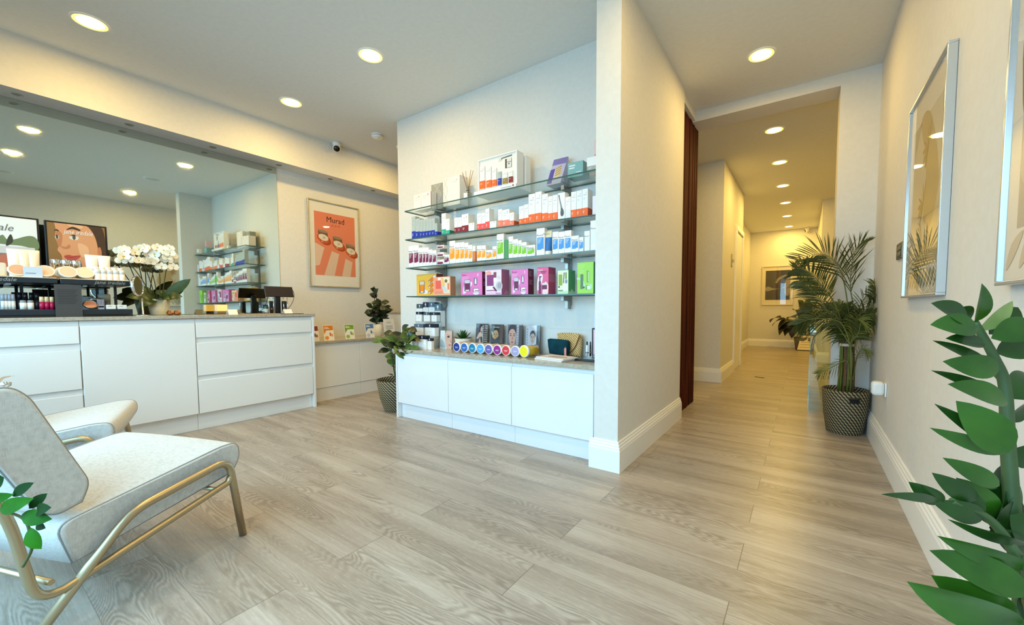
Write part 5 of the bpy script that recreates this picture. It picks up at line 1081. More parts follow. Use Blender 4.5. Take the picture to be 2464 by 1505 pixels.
def a_skincard(b, q):
    b.rect(q, 0, 0, 1, 1, mat((236, 238, 240), 0.5), 0.0004); b.art(q, cr([(0.04, 0.1), (0.05, 0.5), (0.3, 0.42), (0.5, 0.12), (0.4, 0.04)], 4), mat((190, 208, 222), 0.5), 0.0007)
    b.art(q, C1(cr([(0.45, 0.99), (0.40, 0.7), (0.44, 0.45), (0.50, 0.25), (0.62, 0.0), (1.0, -0.05), (1.02, 1.0)], 5)), sk, 0.0009); b.art(q, C1(cr([(0.44, 1), (0.42, 0.86), (0.5, 0.99)], 3)), hr, 0.0012)
    b.art(q, cr([(0.56, 0.80), (0.72, 0.76), (0.88, 0.70), (0.72, 0.74)], 3), mat((110, 80, 66), 0.5), 0.0012); b.art(q, cr([(0.58, 0.66), (0.70, 0.72), (0.82, 0.66), (0.70, 0.62)], 3), hr, 0.0012); b.art(q, cr([(0.70, 0.22), (0.82, 0.27), (0.98, 0.24), (0.84, 0.17)], 3), mat((214, 124, 120), 0.5), 0.0012); b.art(q, [(0.88, 0.6), (0.99, 0.36), (0.86, 0.35)], sk2, 0.0012); lines(b, q, 0.05, 0.16, 2, 0.45, mat((160, 180, 196), 0.5), 0.05, 0.02)
facebox(1058.3, 1086.5, 796.3, 2.545, 'white card printed with half a face, left of the succulent', a_skincard, lean=0.012)
def a_red(b, q):
    b.rect(q, 0, 0, 1, 1, mat((92, 90, 98), 0.5), 0.0004); b.art(q, C1(cr([(0.36, 0.94), (0.30, 0.72), (0.34, 0.66), (0.5, 0.68), (0.56, 0.82), (0.5, 0.98)], 4)), mat((48, 20, 22), 0.5), 0.0007); b.art(q, cr([(0.40, 0.80), (0.42, 0.70), (0.50, 0.70), (0.54, 0.82), (0.48, 0.90)], 4), sk, 0.0010)
    b.art(q, C1(cr([(0.30, 0.66), (0.10, 0.46), (0.04, 0.44), (0.20, 0.42), (0.40, 0.52), (0.28, 0.30), (0.10, 0.0), (0.56, 0.0), (0.58, 0.3), (0.52, 0.64)], 4)), sk, 0.0008); b.art(q, cr([(0.40, 0.46), (0.56, 0.5), (0.60, 0.2), (0.5, 0.24)], 3), mat((18, 16, 20), 0.5), 0.0011); b.rect(q, 0.64, 0, 1, 1, mat((78, 58, 52), 0.5), 0.0006)
    for j in range(11): b.rect(q, 0.70, 0.06+0.085*j, 1.0, 0.085+0.085*j, mat((172, 160, 150), 0.5), 0.0009)
    for j in range(12): b.rect(q, 0.56, 0.05+0.075*j, 0.64, 0.10+0.075*j, mat((226, 222, 218), 0.5), 0.0010)
facebox(1143, 1171, 779.8, 2.660, 'photo display with a dark-haired woman in black, leftmost of the four photo displays', a_red)
def a_dark(b, q):
    b.rect(q, 0, 0, 1, 1, mat((70, 62, 60), 0.5), 0.0004); face_art(b, q, 0.42, 0.60, 0.30, mat((206, 158, 112), 0.5), mat((150, 104, 70), 0.5), mat((16, 14, 16), 0.5), ar=1.4); b.art(q, C1(cr([(0.06, 0.30), (0.10, 0.52), (0.36, 0.44), (0.70, 0.56), (0.72, 0.3), (0.5, 0.12), (0.1, 0.04)], 4)), mat((52, 50, 54), 0.5), 0.0022); b.art(q, [(0.06, 0.72), (0.12, 0.74), (0.24, 0.50), (0.18, 0.48)], mat((220, 196, 150), 0.5), 0.0025); b.rect(q, 0.20, 0.88, 0.70, 0.91, mat((180, 172, 160), 0.5), 0.0024)
    b.rect(q, 0.78, 0, 1, 1, mat((96, 72, 62), 0.5), 0.0024); b.ell(q, 0.5, 0.06, 0.2, 0.06, mat((220, 206, 198), 0.5), 0.0026)
facebox(1179.5, 1208, 781.5, 2.660, 'photo display with a face half hidden by a dark scarf, second from left', a_dark)
def a_grey(b, q):
    b.rect(q, 0, 0, 1, 1, mat((120, 114, 130), 0.5), 0.0004); face_art(b, q, 0.36, 0.58, 0.42, mat((222, 170, 150), 0.5), mat((184, 126, 108), 0.5), mat((58, 52, 60), 0.5), ar=1.15); b.art(q, C1([(0.16, 0.24), (0.50, 0.22), (0.56, 0.0), (0.04, 0.0)]), mat((212, 158, 138), 0.5), 0.0008); b.rect(q, 0.64, 0, 1, 1, mat((196, 192, 204), 0.5), 0.0022)
    for j in range(10): b.rect(q, 0.68, 0.06+0.09*j, 0.76, 0.11+0.09*j, mat((150, 146, 166), 0.5), 0.0026)
    b.rect(q, 0.80, 0, 1, 0.98, mat((84, 76, 74), 0.5), 0.0028)
facebox(1219, 1253.5, 782, 2.660, 'photo display with a close woman\'s face and slicked grey-brown hair, third from left', a_grey)
def a_white(b, q):
    b.rect(q, 0, 0, 1, 1, mat((206, 204, 214), 0.5), 0.0004); face_art(b, q, 0.50, 0.56, 0.24, mat((200, 172, 156), 0.5), mat((160, 130, 116), 0.5), mat((60, 56, 60), 0.5), ar=1.4); b.art(q, C1(cr([(0.26, 0.0), (0.28, 0.24), (0.40, 0.30), (0.5, 0.16), (0.66, 0.28), (0.76, 0.2), (0.78, 0.0)], 4)), mat((238, 238, 242), 0.5), 0.0020); b.art(q, [(0.36, 0.99), (0.76, 0.99), (0.76, 0.80)], M_WHITE, 0.0026)
    b.rect(q, 0.80, 0.12, 1, 1, mat((108, 108, 112), 0.5), 0.0024); b.rect(q, 0.79, 0.30, 0.98, 0.80, mat((44, 38, 38), 0.5), 0.0028)
    for j in range(9): b.rect(q, 0.04, 0.06+0.095*j, 0.12, 0.12+0.095*j, mat((150, 148, 160), 0.5), 0.0010)
facebox(1264.5, 1296, 783.5, 2.660, 'photo display with a woman in a white top and dark hat, rightmost of four', a_white)
# succulent
sc_ = at(1114.5, 838, 'y', 2.60); c = V((sc_.x, 2.60, WB))
r = thing('potted_succulent', 'small spiky succulent in a pale concrete pot behind the blue tins', 'potted plant', c)
pot_round(r, c, 0.056, 0.074, 0.10, noise_mat('pale_concrete', (206, 204, 196), (226, 224, 216), 90, 0.8, bump=0.4))
b = B(); M_SUC = leafmat('succulent_leaf', (28, 64, 24), (66, 112, 44))
for ring, (n, L, el) in enumerate(((11, 0.095, 0.30), (9, 0.10, 0.75), (6, 0.10, 1.15), (3, 0.09, 1.45))):
    for j in range(n):
        a = 2*PI*j/n+ring*0.4; d = V((math.cos(a)*math.cos(el), math.sin(a)*math.cos(el), math.sin(el))); p = c+ZW*0.085
        b.leaf(p+d*0.01, p+d*L, ZW-d*0.3, 0.024, M_SUC, -0.06, 0.5, 5, 0.3)
b.obj('leaves', r, recalc=False)
# row of tins lying on their sides
tins = [((20, 46, 134), 'navy'), ((42, 98, 178), 'mid-blue'), ((0, 122, 166), 'teal'), ((72, 164, 228), 'sky-blue'), ((104, 92, 166), 'violet'), ((152, 24, 134), 'magenta'), ((222, 46, 56), 'red'), ((166, 158, 202), 'lilac')]
tx = [at(u, 840, 'y', 2.42).x for u in (1098.5, 1117, 1136, 1155.6, 1175.5, 1196.2, 1217, 1239.2, 1262)]
R_ = 0.0405; cardb = mat((226, 208, 190), 0.6)
for i, (c3, nm) in enumerate(tins):
    r = thing('lying_tin', 'paper tin lying on its side with a %s round lid facing front' % nm, 'tin', (tx[i], 2.47, WB), 0, 'row of tins lying on the worktop'); c = V((tx[i], 2.42, WB+R_+0.001))
    b = B(); b.lathe([(R_*0.97, 0.004), (R_*0.97, 0.115), (0, 0.115)], c, cardb if i < 7 else mat((110, 106, 110), 0.3), 36, axis=YW); b.obj('tube', r)
    b = B(); b.lathe([(R_*0.985, 0.016), (R_, 0.012), (R_, 0.0), (R_*0.86, -0.001)], c, M_WHITE, 36, axis=YW); b.obj('rim', r)
    b = B(); b.lathe([(R_*0.86, -0.0008), (0, -0.0014)], c, mat(c3, 0.4), 36, axis=YW)
    q = Bas(c+V((0, -0.0015, 0)), XW, ZW); b.rect(q, -0.016, -0.002, 0.018, 0.0006, M_WHITE, 0.0004); b.rect(q, -0.012, -0.008, 0.012, -0.0062, M_WHITE, 0.0004); b.obj('lid', r)
r = thing('glass_jar', 'clear glass jar of yellow filling lying on its side with a yellow lid', 'jar', (tx[8], 2.48, WB), 0, 'row of tins lying on the worktop'); c = V((tx[8], 2.41, WB+0.046)); ax = V((0.18, 1, 0)).normalized()
b = B(); b.lathe([(0.045, 0.022), (0.045, 0.125), (0.036, 0.135), (0, 0.135)], c, M_CG, 36, axis=ax); b.obj('glass', r)
b = B(); b.lathe([(0, 0.022), (0.040, 0.022), (0.041, 0.120), (0.034, 0.128), (0, 0.128)], c, mat((206, 178, 24), 0.5), 30, axis=ax); b.obj('filling', r)
b = B(); b.lathe([(0.041, 0.021), (0.041, 0.004)], c, mat((50, 50, 44), 0.3), 30, axis=ax); b.obj('collar', r)
b = B(); b.lathe([(0.0445, 0.018), (0.0455, 0.014), (0.0455, 0.0), (0.039, -0.001)], c, M_WHITE, 36, axis=ax); b.lathe([(0.039, -0.001), (0, -0.0015)], c, mat((244, 226, 20), 0.4), 36, axis=ax); b.obj('lid', r)
# pouch, straw clutch, booklets, tray
z0 = WB; yp = 2.60; P = lambda u, v, y=yp: at(u, v, 'y', y)
velvet = noise_mat('teal_velvet', (2, 46, 56), (10, 66, 76), 18, 0.85, bump=0.2, spec=0.2)
def pouch(name, label, cat, outline, yf, th, m, seed=0):
    r = thing(name, label, cat, (sum(p.x for p in outline)/len(outline), yf+th/2, WB)); mid = [V((p.x, 0, max(p.z, WB+0.0005))) for p in outline]; cx_ = sum((p.x for p in mid))/len(mid); cz_ = sum((p.z for p in mid))/len(mid); b = B(); rows = []
    for f, dd in ((1.0, 0.5), (0.94, 0.18), (0.75, 0.02), (0.4, 0.0)): rows.append([b.bm.verts.new((cx_+(p.x-cx_)*f, yf+th*dd, max(cz_+(p.z-cz_)*f, WB+0.0005))) for p in mid])
    bk = [[b.bm.verts.new((v.co.x, 2*(yf+th*0.5)-v.co.y, v.co.z)) for v in rr] for rr in rows[1:]]
    seq = bk[::-1]+rows; k = len(mid)
    for i in range(len(seq)-1):
        for j in range(k): f = b.bm.faces.new([seq[i][j], seq[i][(j+1) % k], seq[i+1][(j+1) % k], seq[i+1][j]]); f.smooth = True; f.material_index = b.mi(m)
    b.bm.faces.new(seq[0][::-1]).material_index = b.mi(m); b.bm.faces.new(seq[-1]).material_index = b.mi(m); b.obj('bag', r); return r
r = pouch('velvet_pouch', 'dark teal velvet pouch with a pink zip pull before the straw clutch', 'pouch', [P(1319, 852), P(1316, 835), P(1314.5, 817), P(1320, 815.5), P(1340, 817), P(1361, 819.5), P(1366, 823), P(1367, 840), P(1365, 855), P(1342, 856)], yp, 0.05, velvet)
b = B(); q = P(1362, 842); b.box((q.x-0.010, yp-0.012, q.z-0.048), (q.x+0.008, yp-0.008, q.z+0.012), mat((214, 140, 130), 0.5), 0.002); b.tube([(q.x-0.006, yp-0.010, q.z+0.012), (q.x, yp-0.010, q.z+0.02), (q.x+0.006, yp-0.010, q.z+0.012)], 0.002, M_BRASS, 6); b.obj('zip_pull', r)
t = NT('woven_straw'); tc = t.n('TexCoord'); wv = t.n('TexWave', wave_type='BANDS', bands_direction='DIAGONAL'); wv.inputs['Scale'].default_value = 34; wv.inputs['Distortion'].default_value = 3.0; wv.inputs['Detail'].default_value = 3; t.l(tc.outputs['Object'], wv.inputs[0])
t.l(t.ramp(wv.outputs['Fac'], [(0.1, S(164, 108, 48)), (0.5, S(232, 180, 106)), (0.9, S(252, 220, 158))]), t.b.inputs['Base Color']); t.b.inputs['Roughness'].default_value = 0.8; bp = t.n('Bump'); bp.inputs['Strength'].default_value = 0.8; bp.inputs['Distance'].default_value = 0.004; t.l(wv.outputs['Fac'], bp.inputs['Height']); t.l(bp.outputs[0], t.b.inputs['Normal']); M_STRAW = t.m
yc = 2.662
r = pouch('straw_clutch', 'woven straw clutch with a curved flap leaning on the wall', 'bag', [P(1342, 850, yc), P(1341, 825, yc), P(1340.7, 806, yc), P(1346, 801.5, yc), P(1370, 802, yc), P(1393, 805, yc), P(1398, 812, yc), P(1398, 835, yc), P(1396, 861, yc), P(1368, 860, yc)], yc, 0.045, M_STRAW)
b = B(); b.prism([V((p.x, yc-0.006, p.z)) for p in cr([P(1342, 808, yc), P(1347, 802, yc), P(1372, 802.5, yc), P(1395.5, 806, yc), P(1391, 820, yc), P(1383, 838, yc), P(1370, 849, yc), P(1352, 838, yc)], 5)], (0, 0.006, 0), M_STRAW); b.tube([V((p.x, yc-0.007, p.z)) for p in cr([P(1395.5, 807, yc), P(1391, 820, yc), P(1383, 838, yc), P(1370, 849, yc), P(1352, 838, yc)], 6, False)], 0.003, mat((110, 66, 30), 0.8), 6); b.obj('flap', r)
bk = noise_mat('booklet_cover', (226, 206, 196), (240, 228, 220), 12, 0.45)
for i, (dz, off, lb) in enumerate(((0.0, 0.0, 'lower pale booklet lying flat before the teal pouch'), (0.011, 0.012, 'upper pale booklet with a printed arc, lying on another before the pouch'))):
    r = thing('booklet', lb, 'booklet', (-1.43, 2.42, WB+dz), 0, 'booklets on the worktop'); o1 = V((-1.575+off, 2.385, WB+dz)); R = Matrix.Rotation(-0.18, 3, 'Z')
    b = B(); b.box(o1, o1+V((0.25, 0.17, 0.010)), mat((232, 226, 220), 0.6), 0.0005, 1, rot=(o1, R)); b.obj('pages', r)
    b = B(); cv = [o1+R @ V(p) for p in ((0, 0, 0.0102), (0.25, 0, 0.0102), (0.25, 0.17, 0.0102), (0, 0.17, 0.0102))]; b.face(cv, bk)
    if i:
        q = Bas(o1+ZW*0.0104, R @ XW, R @ YW); b.art(q, cr([(0.07, 0.05), (0.12, 0.08), (0.20, 0.085), (0.235, 0.06), (0.19, 0.068), (0.12, 0.05)], 4), mat((150, 96, 84), 0.5), 0.0002)
    b.obj('cover', r, recalc=False)
r = thing('cosmetic_tray', 'low black tray with a pen and a brush at the right end of the worktop', 'tray', (-1.17, 2.55, WB))
b = B(); b.box((-1.30, 2.47, WB), (-1.072, 2.62, WB+0.014), dark, 0.003); b.obj('tray', r)
b = B(); b.box((-1.285, 2.485, WB+0.0145), (-1.075, 2.61, WB+0.03), M_CLEAR); b.obj('acrylic_insert', r)
for (u, lb, cm, bm_) in ((1412.5, 'white brow pen with a black tip standing in the black tray', M_WHITE, dark), (1420.5, 'thin black brush standing in the black tray', dark, mat((50, 60, 80), 0.4))):
    p = at(u, 862, 'y', 2.54); c = V((p.x, 2.54, WB+0.0305)); r2 = thing('cosmetic_pen', lb, 'makeup pen', c)
    b = B(); b.lathe([(0, 0), (0.006, 0), (0.007, 0.03), (0.006, 0.075), (0.0, 0.075)], c, cm, 12); b.obj('barrel', r2)
    b = B(); b.lathe([(0.0055, 0.0755), (0.0058, 0.092), (0.003, 0.100), (0, 0.100)], c, bm_, 12); b.obj('tip', r2)
    b = B(); b.lathe([(0.008, 0.018), (0.013, 0.020), (0.013, 0.024), (0.008, 0.026)], c, M_STEEL, 14); b.obj('ring_holder', r2)
x0 = at(1424, 830, 'y', 2.63).x
r = thing('pink_card_box', 'pink upright card with a black edge beside the pillar on the worktop', 'card', (x0+0.04, 2.64, WB))
b = B(); b.box((x0, 2.63, WB), (-1.07, 2.655, at(1430, 790, 'y', 2.63).z), dark, 0.001, 1); b.obj('backing', r)
b = B(); b.rect(Bas((x0+0.012, 2.6298, WB+0.03), XW, ZW), 0, 0, -1.071-x0-0.012, at(1430, 792, 'y', 2.63).z-WB-0.035, mat((244, 192, 212), 0.5), 0.0004); b.obj('printed_front', r)
x0 = at(1428, 800, 'y', 2.70).x
b = B(); b.box((x0, 2.70, WB), (-1.068, 2.712, at(1432, 757, 'y', 2.70).z), mat((216, 220, 236), 0.4), 0.001, 1); tag(b.obj('pale_board', loc=(x0, 2.70, WB)), 'tall pale board behind the pink card, against the pillar', 'board')
# ------------------------------------------------------------------ right wall: pictures, switch, plug
silver = mat((206, 212, 216), 0.25, metal=0.6)
def right_picture(y0, y1, z0, z1, label, art):
    r = thing('framed_picture', label, 'picture', (XR, (y0+y1)/2, z0), 0, 'framed prints on the right wall')
    frame_x(r, XR, -1, y0, y1, z0, z1, silver, 0.010, 0.030)
    b = B(); b.box((XR-0.001, y0+0.009, z0+0.009), (XR-0.016, y1-0.009, z1-0.009), M_PAPER); b.obj('mount', r)
    b = B(); q = Bas((XR-0.0165, y1-0.01, z0+0.01), V((0, -1, 0))*(y1-y0-0.02), ZW*(z1-z0-0.02)); art(b, q); b.obj('print', r)
    b = B(); b.face([(XR-0.0225, y0+0.01, z0+0.01), (XR-0.0225, y1-0.01, z0+0.01), (XR-0.0225, y1-0.01, z1-0.01), (XR-0.0225, y0+0.01, z1-0.01)][::-1], M_PANE); b.obj('pane', r, recalc=False)
def a_palm(b, q):
    b.rect(q, 0.10, 0.14, 0.88, 0.86, mat((216, 210, 194), 0.6), 0.0003); tan = mat((190, 170, 128), 0.6); g1 = mat((150, 146, 120), 0.6); g2 = mat((206, 202, 186), 0.6)
    b.art(q, [(0.10, 0.86), (0.10, 0.66), (0.35, 0.86)], mat((180, 178, 166), 0.6), 0.0006); b.art(q, cr([(0.32, 0.86), (0.55, 0.86), (0.80, 0.62), (0.84, 0.44), (0.66, 0.30), (0.48, 0.40), (0.52, 0.62)], 5), tan, 0.0006); b.art(q, cr([(0.42, 0.16), (0.58, 0.32), (0.78, 0.46), (0.86, 0.30), (0.86, 0.15)], 5), mat((222, 202, 156), 0.6), 0.0005)
    for cx, cy, s in ((0.56, 0.70, 0.16), (0.48, 0.44, 0.15)):
        for k in range(7):
            a = 1.2+0.5*k; b.art(q, cr([(cx, cy), (cx+s*0.6*math.cos(a)-0.01, cy+s*0.4*math.sin(a)+0.012), (cx+s*math.cos(a), cy+s*0.7*math.sin(a)), (cx+s*0.6*math.cos(a)+0.01, cy+s*0.4*math.sin(a)-0.012)], 3), mat((164, 136, 84), 0.6), 0.0009+0.0001*k)
    for side in (0, 1):
        for k in range(11):
            t = k/10; x = 0.16+0.10*t+(0.34*t if side else 0.1*t); y = 0.12+0.24*t if not side else 0.10+0.20*t; dx = 0.30*(1-0.5*t); dy = -0.10
            b.art(q, cr([(x, y), (x+dx*0.5, y+dy*0.2+0.006), (x+dx, y+dy), (x+dx*0.5, y+dy*0.2-0.008)], 3), (mat((120, 128, 96), 0.6), g1)[side], 0.0013+0.0001*k)
    for k in range(10):
        x = 0.08+0.085*k; b.art(q, cr([(x, 0.03), (x+0.03, 0.09), (x+0.10, 0.12), (x+0.06, 0.07)], 3), mat((190, 186, 164), 0.6), 0.0012+0.0001*k)
right_picture(2.205, 2.895, 1.045, 2.005, 'tall silver-framed print of pale palm fronds, the one nearer the palm', a_palm)
def a_stone(b, q):
    b.rect(q, 0.10, 0.14, 0.90, 0.94, mat((186, 182, 172), 0.6), 0.0003); b.art(q, cr([(0.12, 0.40), (0.14, 0.92), (0.88, 0.92), (0.88, 0.5), (0.5, 0.46)], 5), mat((142, 118, 66), 0.6), 0.0006); b.art(q, cr([(0.10, 0.30), (0.30, 0.52), (0.7, 0.44), (0.9, 0.3), (0.9, 0.2), (0.4, 0.16)], 5), mat((206, 200, 188), 0.6), 0.0009)
    for k in range(5): b.art(q, cr([(0.02+0.12*k, 0.03), (0.06+0.12*k, 0.10), (0.16+0.12*k, 0.13), (0.1+0.12*k, 0.07)], 3), mat((214, 204, 184), 0.6), 0.0006+0.0001*k)
right_picture(0.93, 1.615, 1.055, 2.005, 'silver-framed print with ochre and stone tones, cut by the right picture edge', a_stone)
r = thing('wall_switch', 'steel double switch plate on the right wall behind the palm print', 'switch', (XR, 3.15, 1.27))
b = B(); b.box((XR-0.001, 3.075, 1.275), (XR-0.009, 3.235, 1.368), M_STEEL, 0.003); b.obj('plate', r)
for z in (1.292, 1.325):
    b = B(); b.box((XR-0.009, 3.10, z), (XR-0.013, 3.21, z+0.022), mat((170, 170, 166), 0.3, metal=0.8), 0.002); b.obj('rocker', r)
r = thing('plug_in_freshener', 'white plug-in freshener in a wall socket beside the palm basket', 'socket', (XR, 3.45, 0.42))
b = B(); b.box((XR-0.001, 3.40, 0.42), (XR-0.010, 3.49, 0.51), M_TRIM, 0.004); b.obj('socket_plate', r)
b = B(); b.box((XR-0.0105, 3.40, 0.425), (XR-0.075, 3.475, 0.515), M_WHITE, 0.02, 4); b.obj('freshener', r)
b = B(); b.box((XR-0.0755, 3.42, 0.44), (XR-0.0765, 3.45, 0.47), mat((150, 190, 214), 0.4), 0.0); b.obj('blue_badge', r)

# ------------------------------------------------------------------ woven baskets and their plants
def woven(name, scale=1.0):
    t = NT(name); tc = t.n('TexCoord'); sx = t.n('SeparateXYZ'); t.l(tc.outputs['Object'], sx.inputs[0]); ang = t.math('ARCTAN2', sx.outputs[1], sx.outputs[0])
    a = t.math('MULTIPLY', ang, 7.0*scale); z = t.math('MULTIPLY', sx.outputs[2], 62.0)
    s1 = t.math('SINE', t.math('MULTIPLY', t.math('ADD', a, t.math('MULTIPLY', z, 0.62)), 5.0)); s2 = t.math('SINE', t.math('MULTIPLY', z, 4.6))
    f = t.math('MULTIPLY_ADD', t.math('ADD', t.math('MULTIPLY', s1, 0.8), t.math('MULTIPLY', s2, 0.35)), 0.45, 0.5)
    t.l(t.ramp(f, [(0.32, S(34, 27, 18)), (0.52, S(84, 72, 50)), (0.72, S(164, 148, 108))]), t.b.inputs['Base Color']); t.b.inputs['Roughness'].default_value = 0.7
    bp = t.n('Bump'); bp.inputs['Strength'].default_value = 0.7; bp.inputs['Distance'].default_value = 0.004; t.l(f, bp.inputs['Height']); t.l(bp.outputs[0], t.b.inputs['Normal']); return t.m
M_WOVEN = woven('woven_rope')
def basket(root, c, r0, r1, h, handle_dirs=()):
    b = B(); b.lathe([(0, 0.001), (r0*0.97, 0.001), (r0, 0.012), ((r0*0.45+r1*0.55), h*0.42), (r1, h), (r1-0.006, h+0.004), (r1-0.012, h), (r1-0.016, h*0.84)], c, M_WOVEN, 40); b.obj('basket', root)
    b = B(); b.lathe([(r1-0.0165, h*0.84), (0, h*0.86)], c, M_SOIL, 40); b.obj('soil', root)
    for a in handle_dirs:
        rr = r1*0.985; da = 0.26; b = B(); out = lambda t, k: V((c.x+math.cos(t)*k, c.y+math.sin(t)*k, 0))
        b.tube([out(a-da, rr)+ZW*(c.z+h*0.86), out(a-da*0.9, rr+0.006)+ZW*(c.z+h*0.87), out(a, rr+0.010)+ZW*(c.z+h*0.87), out(a+da*0.9, rr+0.006)+ZW*(c.z+h*0.87), out(a+da, rr)+ZW*(c.z+h*0.86)], 0.007, mat((58, 46, 34), 0.7), 8); b.obj('handle', root)
        b = B(); b.prism([out(a-da*0.8, rr+0.001)+ZW*(c.z+h*0.76), out(a-da*0.4, rr+0.002)+ZW*(c.z+h*0.76), out(a, rr+0.003)+ZW*(c.z+h*0.76), out(a+da*0.4, rr+0.002)+ZW*(c.z+h*0.76), out(a+da*0.8, rr+0.001)+ZW*(c.z+h*0.76)], (0, 0, h*0.09), mat((26, 20, 16), 0.9)); b.obj('handle_slot', root)
M_PALM = leafmat('palm_leaflet', (44, 54, 14), (78, 86, 28), 0.5); M_PALM2 = leafmat('palm_leaflet_light', (92, 98, 34), (122, 122, 48), 0.5); M_PSTEM = mat((98, 104, 44), 0.6)
r = thing('potted_palm', 'tall feathery palm in a woven rope basket at the hallway mouth', 'potted plant', (0.288, 4.06, 0)); pc = V((0.288, 4.06, 0))
basket(r, pc, 0.118, 0.155, 0.345, (-1.25,))
random.seed(21)
def lim(p):
    p = V(p); p.x = min(p.x, XR-0.012)
    if p.x > 0.17: p.y = min(p.y, 4.235)
    return p
def frond(path, L0, n=16, w=0.016, spread=0.9, m=M_PALM, droop=0.25, start=0.15, both=(1, -1), vary=0.2):
    n = int(n*1.5); w *= 0.62
    st = B(); path = [lim(p) for p in cr(path, 8, False)]; st.tube(path, lambda t: 0.0042*(1-t)+0.0012, M_PSTEM, 6); so = st.obj('frond_stem', r)
    b = B(); N = len(path)
    for i in range(n):
        t = start+(1-start)*i/(n-1); k = min(int(t*(N-1)), N-2); p = path[k].lerp(path[k+1], t*(N-1)-k); ax = (path[k+1]-path[k]).normalized()
        sd = ax.cross(RT.cross(UP)).normalized() if abs(ax.dot(FW)) < 0.9 else ax.cross(ZW).normalized()
        env = math.sin(PI*(0.12+0.80*t))**0.7
        for sg in both:
            d = (sd*sg*spread + ax*(0.55+0.5*t) + FW*random.uniform(-0.35, 0.35)).normalized(); L = L0*env*random.uniform(1-vary, 1+vary)
            m1 = p+d*L*0.5; tip = p+d*L-ZW*L*droop
            tip, m1 = lim(tip), lim(m1); up = (ax.cross(d)+UP*0.15).normalized()
            # two-piece curved leaflet
            prev = None; mi = b.mi(m); side = d.cross(FW).normalized()
            for j in range(6):
                u = j/5; c = p*(1-u)**2+m1*2*u*(1-u)+tip*u*u; ww = w*0.5*max(math.sin(PI*(0.10+0.9*u))**0.7, 0.05); row_ = (b.bm.verts.new(lim(c+side*ww)), b.bm.verts.new(lim(c-side*ww)))
                if prev: f = b.bm.faces.new([prev[0], prev[1], row_[1], row_[0]]); f.smooth = True; f.material_index = mi
                prev = row_
    b.obj('leaflets', so, recalc=False)
PY = 4.03
W_ = lambda pts, dy=0.0: [at(u, v, 'y', PY+dy) for u, v in pts]
base_ = [(2048, 905), (2046, 835)]
frond(W_(base_+[(2040, 740), (2031, 680), (2021, 651), (2008, 630), (1990, 615), (1962, 612), (1918, 626)]), 0.26, 22, 0.014, 1.0, droop=0.10, start=0.42)
frond(W_(base_+[(2012, 740), (1995, 710), (1979, 690), (1964, 671), (1949, 656), (1930, 648), (1914, 646)], -0.10), 0.20, 24, 0.017, 1.0, droop=0.12, start=0.36)
frond(W_(base_+[(1992, 752), (1973, 721), (1958, 703), (1941, 686), (1924, 676)], -0.16), 0.17, 20, 0.014, 0.9, droop=0.25, start=0.36)
frond(W_(base_+[(2052, 740), (2046, 690), (2050, 640), (2060, 600), (2078, 580)], 0.05), 0.20, 15, 0.012, 0.55, droop=0.0, start=0.45)
frond(W_(base_+[(2066, 745), (2090, 708), (2118, 688), (2140, 680)], 0.02), 0.13, 18, 0.010, 0.9, m=M_PALM2, droop=0.2, start=0.4)
frond(W_(base_+[(2070, 760), (2100, 735), (2122, 712), (2132, 694)], -0.05), 0.13, 22, 0.016, 0.9, droop=0.30, start=0.35)
frond(W_(base_+[(2070, 780), (2095, 770), (2120, 766), (2134, 772)], -0.08), 0.14, 18, 0.013, 0.9, droop=0.35, start=0.35)
frond(W_(base_+[(2025, 780), (1985, 768), (1945, 770), (1915, 782)], -0.20), 0.15, 20, 0.014, 0.9, droop=0.35, start=0.35)
frond(W_(base_+[(2020, 770), (1990, 748), (1960, 745), (1935, 756)], -0.12), 0.16, 20, 0.014, 0.9, droop=0.40, start=0.35)
frond(W_([(2044, 915), (2038, 870), (2010, 880), (1985, 893), (1968, 900)], -0.12), 0.09, 12, 0.008, 0.8, m=M_PALM2, droop=0.2, start=0.3)
frond(W_([(2052, 915), (2062, 860), (2078, 840), (2092, 850)], -0.08), 0.09, 12, 0.008, 0.8, m=M_PALM2, droop=0.4, start=0.3)
for k in range(12):
    u = random.uniform(1985, 2108); v = random.uniform(722, 790); dy = random.uniform(-0.16, 0.10)
    frond(W_(base_+[(2046+(u-2046)*0.35, 800), ((2046+u)/2, (800+v)/2-14), (u, v)], dy), random.uniform(0.12, 0.19), 18, 0.014, 0.9, m=random.choice((M_PALM, M_PALM, M_PALM2)), droop=random.uniform(0.2, 0.6), start=0.34)
for k in range(13):
    a = 2*PI*k/13; b = B(); p0 = pc+V((math.cos(a)*0.05, math.sin(a)*0.05, 0.30)); p1 = pc+V((math.cos(a)*0.04, math.sin(a)*0.04, 0.68)); p2 = pc+V((math.cos(a)*0.07, math.sin(a)*0.07, 0.86))
    b.tube([p0, (p0+p1)/2+V((0.004, 0, 0)), p1, lim(p2)], 0.0065, mat((108, 118, 44), 0.6) if k % 3 else mat((124, 84, 52), 0.7), 6); b.obj('cane', r)
b = B(); b.lathe([(0.052, 0.690), (0.054, 0.700), (0.052, 0.712), (0.049, 0.712), (0.049, 0.690), (0.052, 0.690)], pc, mat((226, 214, 190), 0.7), 24); b.obj('tie_band', r)

